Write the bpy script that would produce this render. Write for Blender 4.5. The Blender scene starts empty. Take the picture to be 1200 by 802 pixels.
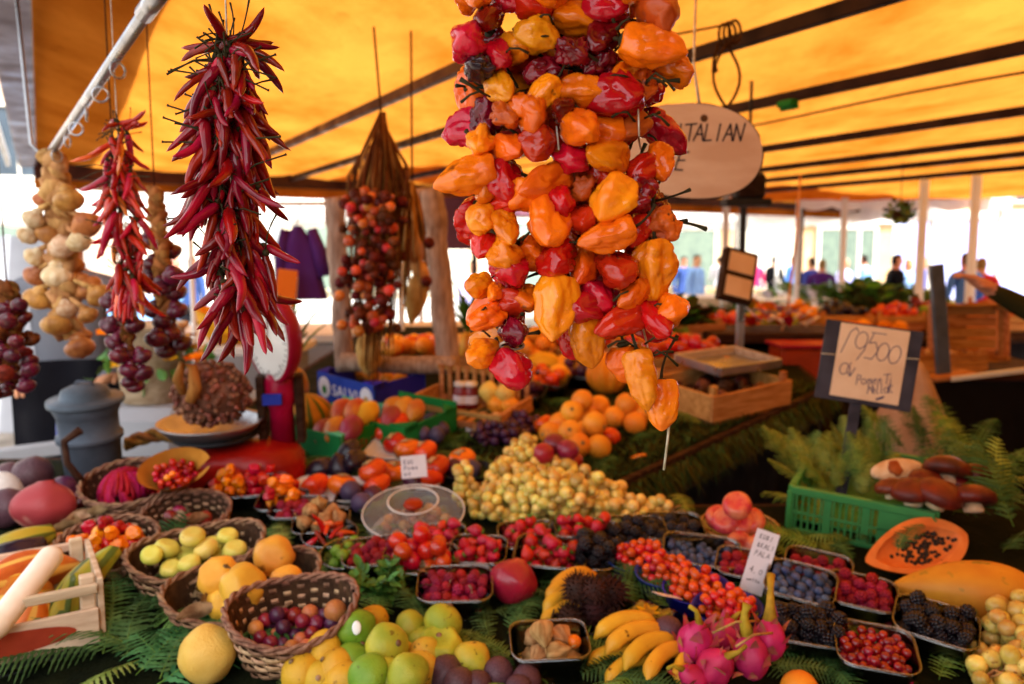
import bpy, bmesh, math, random
from mathutils import Vector, Matrix, Euler, Quaternion, noise
R = random.Random(7)
S = bpy.context.scene
COL = S.collection
pi = math.pi
rad = math.radians

# ---------------------------------------------------------------- camera, world, sun, exposure
CAMZ, FPX = 1.55, 933.3
PITCH = math.atan(101 / FPX)
cd = bpy.data.cameras.new("camera"); cam = bpy.data.objects.new("camera", cd); COL.objects.link(cam)
cam.location = (0, 0, CAMZ); cam.rotation_euler = (pi / 2 - PITCH, 0, 0)
cd.sensor_width = 36; cd.lens = 28; cd.clip_start = 0.05; cd.clip_end = 600
cd.dof.use_dof = True; cd.dof.focus_distance = 0.88; cd.dof.aperture_fstop = 4.2; cd.dof.aperture_blades = 9
S.camera = cam
W = bpy.data.worlds.new("World"); S.world = W; W.use_nodes = True
nt = W.node_tree
sky = nt.nodes.new("ShaderNodeTexSky"); sky.sky_type = 'NISHITA'; sky.sun_disc = False
SUN_EL, SUN_AZ = rad(50), rad(142)         # azimuth clockwise from +Y: behind the buyer's shoulder, above the canopy
sky.sun_elevation = SUN_EL; sky.sun_rotation = SUN_AZ; sky.dust_density = 2.5
bg = nt.nodes["Background"]; bg.inputs[1].default_value = 0.15
hs_ = nt.nodes.new("ShaderNodeHueSaturation"); hs_.inputs['Saturation'].default_value = .12   # white balance for the shade
nt.links.new(sky.outputs[0], hs_.inputs['Color']); nt.links.new(hs_.outputs[0], bg.inputs[0])
sl = bpy.data.lights.new("sun", 'SUN'); sl.energy = 4.0; sl.angle = rad(0.5); sl.color = (1, .95, .86)
so = bpy.data.objects.new("sun", sl); COL.objects.link(so)
sd = Vector((math.sin(SUN_AZ) * math.cos(SUN_EL), math.cos(SUN_AZ) * math.cos(SUN_EL), math.sin(SUN_EL)))
so.rotation_euler = sd.to_track_quat('Z', 'Y').to_euler(); so.location = sd * 30
S.view_settings.view_transform = 'Standard'; S.view_settings.look = 'None'
S.view_settings.exposure = 2.05; S.view_settings.gamma = 1; S.view_settings.use_curve_mapping = False
S.render.engine = 'CYCLES'
try:
    S.cycles.use_denoising = True; S.cycles.max_bounces = 8; S.cycles.transparent_max_bounces = 16
    S.cycles.sample_clamp_indirect = 8; S.cycles.caustics_reflective = False; S.cycles.caustics_refractive = False
except Exception: pass

# ---------------------------------------------------------------- pixel of the photograph -> point in the place
def ray(px, py):
    x, yu = (px - 600) / FPX, (401 - py) / FPX
    c, s = math.cos(PITCH), math.sin(PITCH)
    return Vector((x, c + yu * s, yu * c - s))
def P(px, py, d):
    r = ray(px, py); return Vector((0, 0, CAMZ)) + r * (d / r.y)
def Z(px, py, z):
    r = ray(px, py); return Vector((0, 0, CAMZ)) + r * ((z - CAMZ) / r.z)
TZ, TS = 0.84, 0.11                         # the display table rises away from the buyer
def zt(y): return TZ + TS * (y - 1.3)
def T(px, py, h=0.0):
    r = ray(px, py); t = (TZ + h - TS * 1.3 - CAMZ) / (r.z - TS * r.y)
    return Vector((0, 0, CAMZ)) + r * t
TILT = Matrix.Rotation(math.atan(TS), 4, 'X')
PROP = Matrix.Translation((0, 0, .005)) @ Matrix.Rotation(rad(8), 4, 'X')      # small containers are propped up at the back on the fern bed
def TB(px, py, h=0.0, rz=0.0): return Matrix.Translation(T(px, py, h)) @ TILT @ Matrix.Rotation(rad(rz), 4, 'Z')
def TP(px, py, h=0.0, rz=0.0): return Matrix.Translation(T(px, py, h)) @ TILT @ PROP @ Matrix.Rotation(rad(rz), 4, 'Z')
def rq(r=None):
    r = r or R
    return Euler((r.uniform(0, 6.28), r.uniform(0, 6.28), r.uniform(0, 6.28))).to_matrix().to_4x4()
def at(px, d): return (px - 600) / FPX * d
def aim(d, up=None, roll=0.0):              # local +Z along d
    return Vector(d).normalized().to_track_quat('Z', 'Y').to_matrix().to_4x4() @ Matrix.Rotation(roll, 4, 'Z')
def hx(s):
    s = s.lstrip('#'); v = [int(s[i:i + 2], 16) / 255 for i in (0, 2, 4)]
    return tuple(c / 12.92 if c < .04045 else ((c + .055) / 1.055) ** 2.4 for c in v) + (1,)

# ---------------------------------------------------------------- materials
MATS = {}
def N(t, k, **kw):
    n = t.nodes.new("ShaderNode" + k)
    for a, b in kw.items(): setattr(n, a, b)
    return n
def mat(name, c1, c2=None, rough=.4, ns=30, bump=0.0, bs=150, rv=.15, rh=.015, spots=None, grad=None, coat=0, metal=0,
        sss=0, stretch=None, stripes=None, spec=.5, ramp=(.35, .65)):
    """procedural pigment: noise between two colours, own shift per object, optional spots / tip colour / ribs"""
    m = bpy.data.materials.new(name); m.use_nodes = True; t = m.node_tree; L = t.links.new
    b = t.nodes["Principled BSDF"]; MATS[name] = m
    tc = N(t, "TexCoord"); oi = N(t, "ObjectInfo")
    mu = N(t, "VectorMath", operation='MULTIPLY_ADD'); comb = N(t, "CombineXYZ")
    for i, f in enumerate((7.3, 13.1, 5.7)):
        mm = N(t, "Math", operation='MULTIPLY'); mm.inputs[1].default_value = f; L(oi.outputs['Random'], mm.inputs[0]); L(mm.outputs[0], comb.inputs[i])
    L(tc.outputs['Object'], mu.inputs[0]); mu.inputs[1].default_value = stretch or (1, 1, 1); L(comb.outputs[0], mu.inputs[2])
    no = N(t, "TexNoise"); no.inputs['Scale'].default_value = ns; no.inputs['Detail'].default_value = 4; L(mu.outputs[0], no.inputs['Vector'])
    cr = N(t, "ValToRGB"); cr.color_ramp.elements[0].position, cr.color_ramp.elements[1].position = ramp
    cr.color_ramp.elements[0].color = c1; cr.color_ramp.elements[1].color = c2 or c1
    L(no.outputs['Fac'], cr.inputs[0]); out = cr.outputs[0]
    def mixin(out, fac, col):
        mx = N(t, "Mix", data_type='RGBA'); L(fac, mx.inputs[0]); L(out, mx.inputs[6]); mx.inputs[7].default_value = col; return mx.outputs[2]
    sep = None
    if grad:                                # pigment towards the stem or the tip: (colour, z0, z1)
        sep = N(t, "SeparateXYZ"); L(tc.outputs['Object'], sep.inputs[0])
        mr = N(t, "MapRange"); mr.inputs[1].default_value = grad[1]; mr.inputs[2].default_value = grad[2]; L(sep.outputs['Z'], mr.inputs[0])
        out = mixin(out, mr.outputs[0], grad[0])
    if stripes:                             # pigment ribs round the axis: (colour, count)
        sep = sep or N(t, "SeparateXYZ")
        if not sep.inputs[0].is_linked: L(tc.outputs['Object'], sep.inputs[0])
        at = N(t, "Math", operation='ARCTAN2'); L(sep.outputs['Y'], at.inputs[0]); L(sep.outputs['X'], at.inputs[1])
        nm = N(t, "Math", operation='MULTIPLY_ADD'); L(no.outputs['Fac'], nm.inputs[0]); nm.inputs[1].default_value = .35; L(at.outputs[0], nm.inputs[2])
        ml = N(t, "Math", operation='MULTIPLY'); ml.inputs[1].default_value = stripes[1]; L(nm.outputs[0], ml.inputs[0])
        sn = N(t, "Math", operation='SINE'); L(ml.outputs[0], sn.inputs[0])
        mr = N(t, "MapRange"); mr.inputs[1].default_value = stripes[2] if len(stripes) > 2 else .1; mr.inputs[2].default_value = .7; L(sn.outputs[0], mr.inputs[0])
        out = mixin(out, mr.outputs[0], stripes[0])
    if spots:                               # (colour, scale, threshold)
        n2 = N(t, "TexNoise"); n2.inputs['Scale'].default_value = spots[1]; n2.inputs['Detail'].default_value = 2; L(mu.outputs[0], n2.inputs['Vector'])
        mr = N(t, "MapRange"); mr.inputs[1].default_value = spots[2]; mr.inputs[2].default_value = spots[2] + .06; L(n2.outputs['Fac'], mr.inputs[0])
        out = mixin(out, mr.outputs[0], spots[0])
    hs = N(t, "HueSaturation"); L(out, hs.inputs['Color'])
    a = N(t, "MapRange"); a.inputs[3].default_value = 1 - rv; a.inputs[4].default_value = 1 + rv; L(oi.outputs['Random'], a.inputs[0]); L(a.outputs[0], hs.inputs['Value'])
    fr = N(t, "Math", operation='FRACT'); m3 = N(t, "Math", operation='MULTIPLY'); m3.inputs[1].default_value = 17.3; L(oi.outputs['Random'], m3.inputs[0]); L(m3.outputs[0], fr.inputs[0])
    h = N(t, "MapRange"); h.inputs[3].default_value = .5 - rh; h.inputs[4].default_value = .5 + rh; L(fr.outputs[0], h.inputs[0]); L(h.outputs[0], hs.inputs['Hue'])
    L(hs.outputs[0], b.inputs['Base Color'])
    rr_m = N(t, "MapRange"); rr_m.inputs[1].default_value = .3; rr_m.inputs[2].default_value = .7; rr_m.inputs[3].default_value = rough * .65; rr_m.inputs[4].default_value = min(1, rough * 1.5); L(no.outputs['Fac'], rr_m.inputs[0]); L(rr_m.outputs[0], b.inputs['Roughness'])
    b.inputs['Metallic'].default_value = metal; b.inputs['Specular IOR Level'].default_value = spec if spec != .5 else (.06 if rough > .7 else .12 if rough > .48 else .3 if rough > .3 else .4)
    b.inputs['Coat Weight'].default_value = coat; b.inputs['Coat Roughness'].default_value = .04
    if sss:
        b.inputs['Subsurface Weight'].default_value = sss; b.inputs['Subsurface Radius'].default_value = (.01, .004, .002); b.inputs['Subsurface Scale'].default_value = .5
    if bump:
        n3 = N(t, "TexNoise"); n3.inputs['Scale'].default_value = bs; n3.inputs['Detail'].default_value = 5; L(mu.outputs[0], n3.inputs['Vector'])
        bp = N(t, "Bump"); bp.inputs['Strength'].default_value = bump; bp.inputs['Distance'].default_value = .004
        L(n3.outputs['Fac'], bp.inputs['Height']); L(bp.outputs[0], b.inputs['Normal'])
    return m
def mat_clear(name, tint=(.92, .95, .96, 1), gloss=.16):
    m = bpy.data.materials.new(name); m.use_nodes = True; t = m.node_tree; t.nodes.remove(t.nodes["Principled BSDF"])
    tr = N(t, "BsdfTransparent"); tr.inputs[0].default_value = tint; gl = N(t, "BsdfGlossy"); gl.inputs['Roughness'].default_value = .07
    fn = N(t, "Fresnel"); fn.inputs[0].default_value = 1.5; ad = N(t, "Math", operation='ADD'); ad.inputs[1].default_value = gloss; t.links.new(fn.outputs[0], ad.inputs[0])
    mx = N(t, "MixShader"); t.links.new(ad.outputs[0], mx.inputs[0]); t.links.new(tr.outputs[0], mx.inputs[1]); t.links.new(gl.outputs[0], mx.inputs[2])
    t.links.new(mx.outputs[0], t.nodes["Material Output"].inputs[0]); MATS[name] = m; return m
def mat_cloth(name, c1, c2, trans, ns=2.0):
    m = bpy.data.materials.new(name); m.use_nodes = True; t = m.node_tree; L = t.links.new; t.nodes.remove(t.nodes["Principled BSDF"])
    tc = N(t, "TexCoord"); no = N(t, "TexNoise"); no.inputs['Scale'].default_value = ns; no.inputs['Detail'].default_value = 7; no.inputs['Roughness'].default_value = .62
    mp = N(t, "Mapping"); mp.inputs['Scale'].default_value = (1, .45, 1); mp.inputs['Rotation'].default_value = (0, 0, .53); L(tc.outputs['Object'], mp.inputs[0]); L(mp.outputs[0], no.inputs['Vector'])
    cr = N(t, "ValToRGB"); cr.color_ramp.elements[0].color = c1; cr.color_ramp.elements[1].color = c2; cr.color_ramp.elements[0].position = .36; cr.color_ramp.elements[1].position = .62
    L(no.outputs['Fac'], cr.inputs[0])
    n2 = N(t, "TexNoise"); n2.inputs['Scale'].default_value = 14; n2.inputs['Detail'].default_value = 4; L(mp.outputs[0], n2.inputs['Vector'])
    mr = N(t, "MapRange"); mr.inputs[1].default_value = .66; mr.inputs[2].default_value = .8; mr.inputs[4].default_value = .45; L(n2.outputs['Fac'], mr.inputs[0])
    mx0 = N(t, "Mix", data_type='RGBA'); L(mr.outputs[0], mx0.inputs[0]); L(cr.outputs[0], mx0.inputs[6]); mx0.inputs[7].default_value = (c1[0] * .4, c1[1] * .35, c1[2] * .4, 1)
    di = N(t, "BsdfDiffuse"); tl = N(t, "BsdfTranslucent"); L(mx0.outputs[2], di.inputs[0]); L(mx0.outputs[2], tl.inputs[0])
    bp = N(t, "Bump"); bp.inputs['Strength'].default_value = .8; bp.inputs['Distance'].default_value = .03; L(no.outputs['Fac'], bp.inputs['Height']); L(bp.outputs[0], di.inputs['Normal']); L(bp.outputs[0], tl.inputs['Normal'])
    mx = N(t, "MixShader"); mx.inputs[0].default_value = trans; L(di.outputs[0], mx.inputs[1]); L(tl.outputs[0], mx.inputs[2]); L(mx.outputs[0], t.nodes["Material Output"].inputs[0])
    MATS[name] = m; return m

# ---------------------------------------------------------------- mesh building
class MB:
    def __init__(s): s.v = []; s.f = []; s.m = []; s.s = []
    def add(s, vs, fs, mi=0, M=None, smooth=True):
        o = len(s.v)
        s.v += [tuple(M @ Vector(v)) for v in vs] if M is not None else [tuple(v) for v in vs]
        for f in fs: s.f.append(tuple(i + o for i in f)); s.m.append(mi); s.s.append(smooth)
        return s
    def box(s, c, sz, mi=0, M=None, b=.12):
        """a box with chamfered edges; b: chamfer as a share of the thinnest side"""
        hx_, hy, hz = sz[0] / 2, sz[1] / 2, sz[2] / 2; e = min(hx_, hy, hz) * b * 2
        vs = []
        for sx in (-1, 1):
            for sy in (-1, 1):
                for sz_ in (-1, 1):
                    x, y, z = sx * hx_, sy * hy, sz_ * hz
                    vs += [(x, y - sy * e, z - sz_ * e), (x - sx * e, y, z - sz_ * e), (x - sx * e, y - sy * e, z)]
        def I(a, b_, c_, k): return ((a * 2 + b_) * 2 + c_) * 3 + k
        F = []
        for k in range(3):
            for sg in (0, 1):
                q = []
                for (p, r_) in ((0, 0), (1, 0), (1, 1), (0, 1)):
                    ix = [p, r_]; ix.insert(k, sg); q.append(I(*ix, k))
                F.append(q if (sg == 1) == (k != 1) else q[::-1])
        for k in range(3):                      # edges along axis k
            i, j = [a for a in range(3) if a != k]
            for a in (0, 1):
                for b_ in (0, 1):
                    def idx(e_, kk):
                        ix = [0, 0, 0]; ix[k] = e_; ix[i] = a; ix[j] = b_; return I(*ix, kk)
                    F.append([idx(0, i), idx(1, i), idx(1, j), idx(0, j)])
        for a in (0, 1):
            for b_ in (0, 1):
                for c_ in (0, 1): F.append([I(a, b_, c_, 0), I(a, b_, c_, 1), I(a, b_, c_, 2)])
        # consistent outward winding (convex solid)
        out = []
        for q in F:
            n = (Vector(vs[q[1]]) - Vector(vs[q[0]])).cross(Vector(vs[q[2]]) - Vector(vs[q[0]]))
            cen = sum((Vector(vs[i]) for i in q), Vector()) / len(q)
            out.append(q if n.dot(cen) > 0 else q[::-1])
        vs = [(v[0] + c[0], v[1] + c[1], v[2] + c[2]) for v in vs]
        return s.add(vs, out, mi, M, False)
    def bar(s, a, b, w, t, mi=0, up=(0, 0, 1)):
        """a straight board from a to b, w wide (along up) and t thick"""
        a, b = Vector(a), Vector(b); x = (b - a); l = x.length; x.normalize(); z = Vector(up); z = (z - x * z.dot(x)).normalized(); y = z.cross(x)
        M = Matrix((x, y, z)).transposed().to_4x4(); M.translation = (a + b) / 2
        return s.box((0, 0, 0), (l, t, w), mi, M)
    def tube(s, pts, r, n=6, mi=0, cap=True, M=None, flat=1.0):
        pts = [Vector(p) for p in pts]; k = len(pts); rs = r if isinstance(r, (list, tuple)) else [r] * k
        t0 = (pts[1] - pts[0]).normalized(); ref = Vector((0, 0, 1)) if abs(t0.z) < .9 else Vector((1, 0, 0)); nrm = (ref - t0 * ref.dot(t0)).normalized()
        vs = []
        for i in range(k):
            t = (pts[min(i + 1, k - 1)] - pts[max(i - 1, 0)]); t = t.normalized() if t.length > 1e-9 else t0
            nrm = (nrm - t * nrm.dot(t)); nrm = nrm.normalized() if nrm.length > 1e-6 else t.orthogonal().normalized(); bn = t.cross(nrm)
            for j in range(n):
                a = 2 * pi * j / n; vs.append(pts[i] + (nrm * math.cos(a) + bn * math.sin(a) * flat) * rs[i])
        fs = [(i * n + j, i * n + (j + 1) % n, (i + 1) * n + (j + 1) % n, (i + 1) * n + j) for i in range(k - 1) for j in range(n)]
        if cap: fs += [tuple(range(n))[::-1], tuple((k - 1) * n + j for j in range(n))]
        return s.add(vs, fs, mi, M)
    def lathe(s, prof, n=24, mi=0, M=None, fn=None, close=True, smooth=True):
        """prof: (r, z) list bottom to top; fn(r, z, phi) -> (x, y, z)"""
        vs = []; k = len(prof)
        for (r, z) in prof:
            for j in range(n):
                a = 2 * pi * j / n; vs.append(fn(r, z, a) if fn else (r * math.cos(a), r * math.sin(a), z))
        fs = [(i * n + j, i * n + (j + 1) % n, (i + 1) * n + (j + 1) % n, (i + 1) * n + j) for i in range(k - 1) for j in range(n)]
        if close:
            if prof[0][0] > 1e-6: fs.append(tuple(range(n))[::-1])
            if prof[-1][0] > 1e-6: fs.append(tuple((k - 1) * n + j for j in range(n)))
        return s.add(vs, fs, mi, M, smooth)
    def blob(s, fn, nu=20, nv=12, mi=0, M=None):
        """fn(phi, t) -> point, t 0 (bottom pole) .. 1 (top pole)"""
        vs = [fn(0, 0)]
        for i in range(1, nv):
            for j in range(nu): vs.append(fn(2 * pi * j / nu, i / nv))
        vs.append(fn(0, 1)); top = len(vs) - 1
        fs = [(0, 1 + (j + 1) % nu, 1 + j) for j in range(nu)]
        for i in range(nv - 2):
            for j in range(nu): a = 1 + i * nu; fs.append((a + j, a + (j + 1) % nu, a + nu + (j + 1) % nu, a + nu + j))
        a = 1 + (nv - 2) * nu; fs += [(top, a + j, a + (j + 1) % nu) for j in range(nu)]
        return s.add(vs, fs, mi, M)
    def sheet(s, fn, nu, nv, mi=0, M=None, thick=0):
        vs = [fn(i / nu, j / nv) for j in range(nv + 1) for i in range(nu + 1)]
        fs = [(j * (nu + 1) + i, j * (nu + 1) + i + 1, (j + 1) * (nu + 1) + i + 1, (j + 1) * (nu + 1) + i) for j in range(nv) for i in range(nu)]
        return s.add(vs, fs, mi, M)
    def mesh(s, name, *mats):
        me = bpy.data.meshes.new(name); me.from_pydata(s.v, [], s.f)
        for m in mats: me.materials.append(MATS[m] if isinstance(m, str) else m)
        me.polygons.foreach_set("material_index", s.m); me.polygons.foreach_set("use_smooth", s.s); me.update(); return me
def ball(r, f=None, nu=16, nv=10):
    """sphere point function scaled by f(dir)"""
    def g(p, t):
        th = pi * t; d = Vector((math.sin(th) * math.cos(p), math.sin(th) * math.sin(p), -math.cos(th)))
        return d * r * (f(d, p, t) if f else 1)
    return g
def nz(d, s, seed): return noise.noise(Vector(d) * s + Vector((seed * 3.7, seed * 1.3, seed * 7.1)))
def prof_fn(prof, r, h, lob=0, nl=5, seed=0, nzamp=.04, ph=0.0):
    """fruit shape: prof(t) gives relative radius, t 0..1 bottom to top, height h, lobes round the axis"""
    def g(p, t):
        a = prof(t) * r; zz = h * (t - .5)
        k = 1 + lob * math.cos(nl * p + ph) * math.sin(pi * t)
        d = Vector((math.cos(p), math.sin(p), 2 * t - 1)); k *= 1 + nzamp * nz(d, 1.6, seed)
        return Vector((a * k * math.cos(p), a * k * math.sin(p), zz))
    return g

# ---------------------------------------------------------------- objects
def obj(name, me, M=None, parent=None, **props):
    o = bpy.data.objects.new(name, me); COL.objects.link(o)
    if parent is not None: o.parent = parent
    if M is not None: o.matrix_local = M if isinstance(M, Matrix) else Matrix.Translation(M)
    for k, v in props.items():
        if v is not None: o[k] = v
    return o
def thing(name, label, cat, M=None, group=None): return obj(name, None, M, label=label, category=cat, group=group)
def put(name, me, M, label, cat, group=None): return obj(name, me, M, label=label, category=cat, group=group)
def TR(*a): return Matrix.Translation(Vector(a))
def SC(s): return Matrix.Scale(s, 4) if not isinstance(s, (tuple, list)) else Matrix.Diagonal((*s, 1))
def pack(n, a, b, r, kind='e', floor=0.0, tries=14, rv=.12, heap=0.0, rnd=None, squash=.86):
    """drop round things one by one into an ellipse (e) or rectangle (r) of half sizes a, b: each comes to rest on those below it"""
    rnd = rnd or R; out = []
    for i in range(n):
        ri = r * rnd.uniform(1 - rv, 1 + rv); best = None
        for _ in range(tries):
            aa, bb = max(a - ri, .001), max(b - ri, .001)
            if kind == 'r': x, y = rnd.uniform(-aa, aa), rnd.uniform(-bb, bb)
            else:
                q = rnd.uniform(0, 1) ** (.5 + heap * .5); f = rnd.uniform(0, 6.283); x, y = aa * q * math.cos(f), bb * q * math.sin(f)
            z = floor + ri
            for (px, py, pz, pr) in out:
                d2 = (px - x) ** 2 + (py - y) ** 2; m = (ri + pr) * squash
                if d2 < m * m: z = max(z, pz + math.sqrt(m * m - d2))
            sc = z + (x * x / (a * a) + y * y / (b * b)) * heap * r * 3
            if best is None or sc < best[0]: best = (sc, x, y, z, ri)
        out.append(best[1:])
    return out
# ---------------------------------------------------------------- materials used
mat('pavement', hx('9b948a'), hx('7d776f'), .85, 3, .4, 30, 0, 0)
mat('pavers', hx('a8a196'), hx('8b857b'), .85, 2, .3, 40, .12, 0)
mat_cloth('canvas', (.38, .112, .008, 1), (.61, .228, .030, 1), .40, 1.8)
mat_cloth('shade_canvas', (.16, .06, .015, 1), (.22, .085, .02, 1), .3)  # brown tone stands in for shade on the canopy's left edge
mat_cloth('white_canvas', (.75, .73, .70, 1), (.85, .83, .8, 1), .4)
mat('beam_brown', hx('4a2a20'), hx('3a2019'), .5, 8, .2, 60, .05)
mat('beam_grey', hx('6a5560'), hx('554650'), .45, 6, .2, 60, .05, metal=.3)
mat('dark_rail', hx('2c1a16'), hx('20120f'), .5, 8, 0, 60, .1)
mat('steel', hx('b8b8bc'), hx('9a9aa0'), .3, 12, .05, 200, .05, metal=.9)
mat('zinc', hx('565f6c'), hx('474f5a'), .5, 12, .12, 60, .03, metal=.25)
mat('dark_iron', hx('1b1c20'), hx('26272b'), .55, 10, .1, 80, .1)
mat('white_paint', hx('dcdcd8'), hx('cfcfcc'), .5, 3, 0, 50, .05)
mat('grey_paint', hx('9a9ea6'), hx('8d9199'), .5, 3, 0, 50, .05)
mat('mauve_paint', hx('6b4452'), hx('5a3a48'), .6, 3, 0, 50, .05)
mat('facade_cream', hx('cdbfa6'), hx('bfae95'), .9, 1.5, .2, 20, .05)
mat('facade_rose', hx('c2a592'), hx('b39683'), .9, 1.5, .2, 20, .05)
mat('facade_ochre', hx('c9ad84'), hx('b89a70'), .9, 1.5, .2, 20, .05)
mat('stone_trim', hx('d6d0c4'), hx('c8c1b4'), .8, 3, .1, 40, .05)
mat('window_glass', hx('27313c'), hx('313c48'), .12, 2, 0, 10, .3)
mat('roof_tile', hx('a06548'), hx('855038'), .85, 6, .2, 40, .1)
mat('shutter', hx('6f7f74'), hx('62716a'), .7, 4, 0, 40, .2)
mat('timber_dark', hx('3a2416'), hx('2a190e'), .7, 10, .4, 60, .1, stretch=(1, 6, 6))
mat('crate_wood', hx('c08a52'), hx('9a6636'), .7, 14, .4, 90, .18, stretch=(.6, 4, 4))
mat('pale_wood', hx('cdb69a'), hx('b1967a'), .65, 14, .35, 90, .12, stretch=(.6, 4, 4))
mat('bark', hx('b59c8a'), hx('8a705e'), .9, 22, .9, 60, .12, stretch=(3, 3, .6))
mat('wood_slice', hx('c9ab93'), hx('ba977d'), .55, 16, .1, 60, .05, stretch=(.4, 1, 3))
mat('bark_rim', hx('4a3324'), hx('2e1f15'), .9, 40, .8, 120, 0)
mat('wood_knot', hx('5a3d20'), hx('3d2912'), .7, 60)
mat('ink_blue', hx('25305f'), None, .6, 30, 0, 50, 0, 0)
mat('ink_black', hx('241f2a'), None, .6, 30, 0, 50, 0, 0)
mat('card_beige', hx('d9bd9f'), hx('cbab8c'), .8, 12, .05, 60, 0, 0)
mat('slate', hx('3d3a44'), hx('2f2d35'), .6, 20, .2, 80, 0, 0)
mat('white_card', hx('e2dde2'), hx('d6d0d8'), .7, 12, .05, 60, 0, 0)
mat('twine', hx('cfc4b0'), hx('a99a80'), .8, 80, 0, 90, .1)
mat('brown_cord', hx('4a2b18'), hx('38200f'), .85, 60, 0, 90, .1)
mat('stem_dark', hx('2b2d18'), hx('3a2f1c'), .6, 90, .2, 200, .2)
mat('stem_green', hx('5f7a2e'), hx('46601f'), .55, 60, .2, 200, .2)
mat('stem_straw', hx('c79a62'), hx('8f653a'), .75, 50, .5, 160, .15, stretch=(1, 1, .2))
# peppers
ck = dict(bump=.45, bs=60, rv=.16)
mat('pepper_orange', (.80, .185, .003, 1), (.66, .115, .002, 1), .28, 26, rh=.012, coat=.5, spec=.2, spots=((.24, .05, .006, 1), 48, .69), **ck)
mat('pepper_yellow', (.86, .29, .006, 1), (.78, .20, .004, 1), .28, 26, rh=.012, coat=.5, spec=.2, spots=((.32, .10, .012, 1), 55, .70), **ck)
mat('pepper_red', (.54, .006, .004, 1), (.40, .003, .004, 1), .18, 30, rh=.008, coat=.75, spec=.06, **ck)
mat('pepper_plum', (.22, .003, .006, 1), (.08, .002, .004, 1), .22, 30, rh=.01, coat=.7, spec=.06, **ck)
mat('pepper_black', (.030, .004, .010, 1), (.010, .002, .005, 1), .2, 40, rh=.01, coat=.6, bump=.6, bs=90)
mat('pepper_amber', (.55, .11, .006, 1), (.38, .06, .005, 1), .4, 26, rh=.01, coat=.1, spots=((.09, .02, .006, 1), 60, .62), **ck)
mat('chilli_red', (.27, .003, .006, 1), (.13, .002, .005, 1), .22, 30, bump=.4, bs=70, rv=.35, rh=.012, coat=.6, spec=.06)
mat('chilli_bright', (.42, .006, .007, 1), (.26, .003, .007, 1), .24, 30, bump=.3, bs=70, rv=.25, rh=.012, coat=.35, spec=.1)
mat('chilli_orange', (.72, .16, .01, 1), (.6, .07, .01, 1), .25, 30, bump=.2, bs=70, rv=.2, coat=.4)
# hanging bulbs
mat('garlic', hx('d9c2a0'), hx('b99368'), .55, 30, .15, 120, .15, stretch=(2, 2, .4))
mat('onion_tan', hx('b97f45'), hx('8f5526'), .35, 24, .15, 120, .2, stretch=(2, 2, .4))
mat('onion_red', hx('5c1026'), hx('3a0918'), .28, 24, .1, 120, .25, stretch=(2, 2, .4), coat=.2)
mat('dried_tomato', hx('cc6030'), hx('a83a1c'), .35, 30, .15, 80, .35, .03)
mat('dried_dark', hx('6a2a18'), hx('3d160c'), .5, 40, .3, 90, .3, .02)
mat('straw', hx('a8743c'), hx('6d4420'), .8, 40, .6, 120, .2, stretch=(1, 1, .15))
mat('straw_dark', hx('74451f'), hx('4a2a12'), .85, 40, .6, 120, .2, stretch=(1, 1, .15))
mat('gourd_tan', hx('c89a5c'), hx('a87038'), .6, 18, .1, 60, .1)
# produce
mat('citrus_lime', hx('7fa030'), hx('5f8820'), .34, 16, .30, 320, .10, .012, spots=(hx('56641e'), 60, .66))
mat('citrus_mid', hx('b4ac34'), hx('8c9a2a'), .36, 16, .30, 320, .08, .01, spots=(hx('6f661c'), 60, .66))
mat('citrus_yellow', hx('d6a82e'), hx('c49a26'), .38, 16, .32, 320, .08, .01, spots=(hx('84581a'), 50, .66))
mat('citrus_blush', hx('a8a834'), hx('d2a038'), .36, 14, .30, 320, .08, .01, spots=(hx('54461a'), 50, .64))
mat('lemon_skin', hx('e2c063'), hx('d4ab48'), .42, 14, .55, 260, .05, .01, spots=(hx('b08a35'), 60, .74))
mat('orange_skin', hx('e8a030'), hx('dd8a22'), .38, 14, .32, 320, .1, .01)
mat('persimmon', hx('dc5a16'), hx('c9440e'), .25, 14, .05, 60, .12, .012, coat=.25)
mat('sepal', hx('c9a878'), hx('8a7a48'), .7, 60, .2, 120)
mat('tomato', hx('c22812'), hx('ad1a0c'), .22, 14, .03, 60, .15, .012, coat=.3)
mat('pomegranate', hx('9c1a20'), hx('861018'), .3, 20, .12, 90, .08, .01, coat=.25, spots=(hx('d06048'), 30, .66))
mat('quince', hx('e0a63c'), hx('cf8c28'), .42, 14, .25, 40, .1, .012, spots=(hx('80500f'), 42, .69))
mat('small_apple', hx('d6cd62'), hx('b9bd48'), .32, 18, .05, 60, .12, .025, grad=(hx('d0b850'), .0, .03), spots=(hx('9a8a30'), 90, .72))
mat('red_apple', hx('b8303a'), hx('cf7a52'), .28, 26, .05, 60, .12, .01, coat=.2, stretch=(1.6, 1.6, .4))
mat('plum_red', hx('8a1c2c'), hx('6a1026'), .3, 30, 0, 60, .25, .02, coat=.2)
mat('plum_straw', hx('c8864a'), hx('b05c38'), .35, 30, 0, 60, .2, .02)
mat('plum_purple', hx('55203f'), hx('3c1732'), .3, 30, 0, 60, .25, .02)
mat('plum_blue', hx('3b3450'), hx('50405c'), .42, 26, .05, 60, .2, .03)
mat('passion', hx('5a3a42'), hx('43282f'), .42, 24, .12, 90, .12, .015)
mat('aubergine', hx('251a2c'), hx('1a1220'), .25, 14, 0, 60, .2, .02)
mat('grape_white', hx('dccb74'), hx('bf9c42'), .22, 60, 0, 60, .26, .022, sss=.4, spots=(hx('94703a'), 90, .66))
mat('grape_purple', hx('45203c'), hx('331530'), .35, 30, 0, 60, .3, .02)
mat('strawberry', hx('c81424'), hx('b00c1c'), .26, 60, .55, 700, .18, .01, coat=.2)
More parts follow.
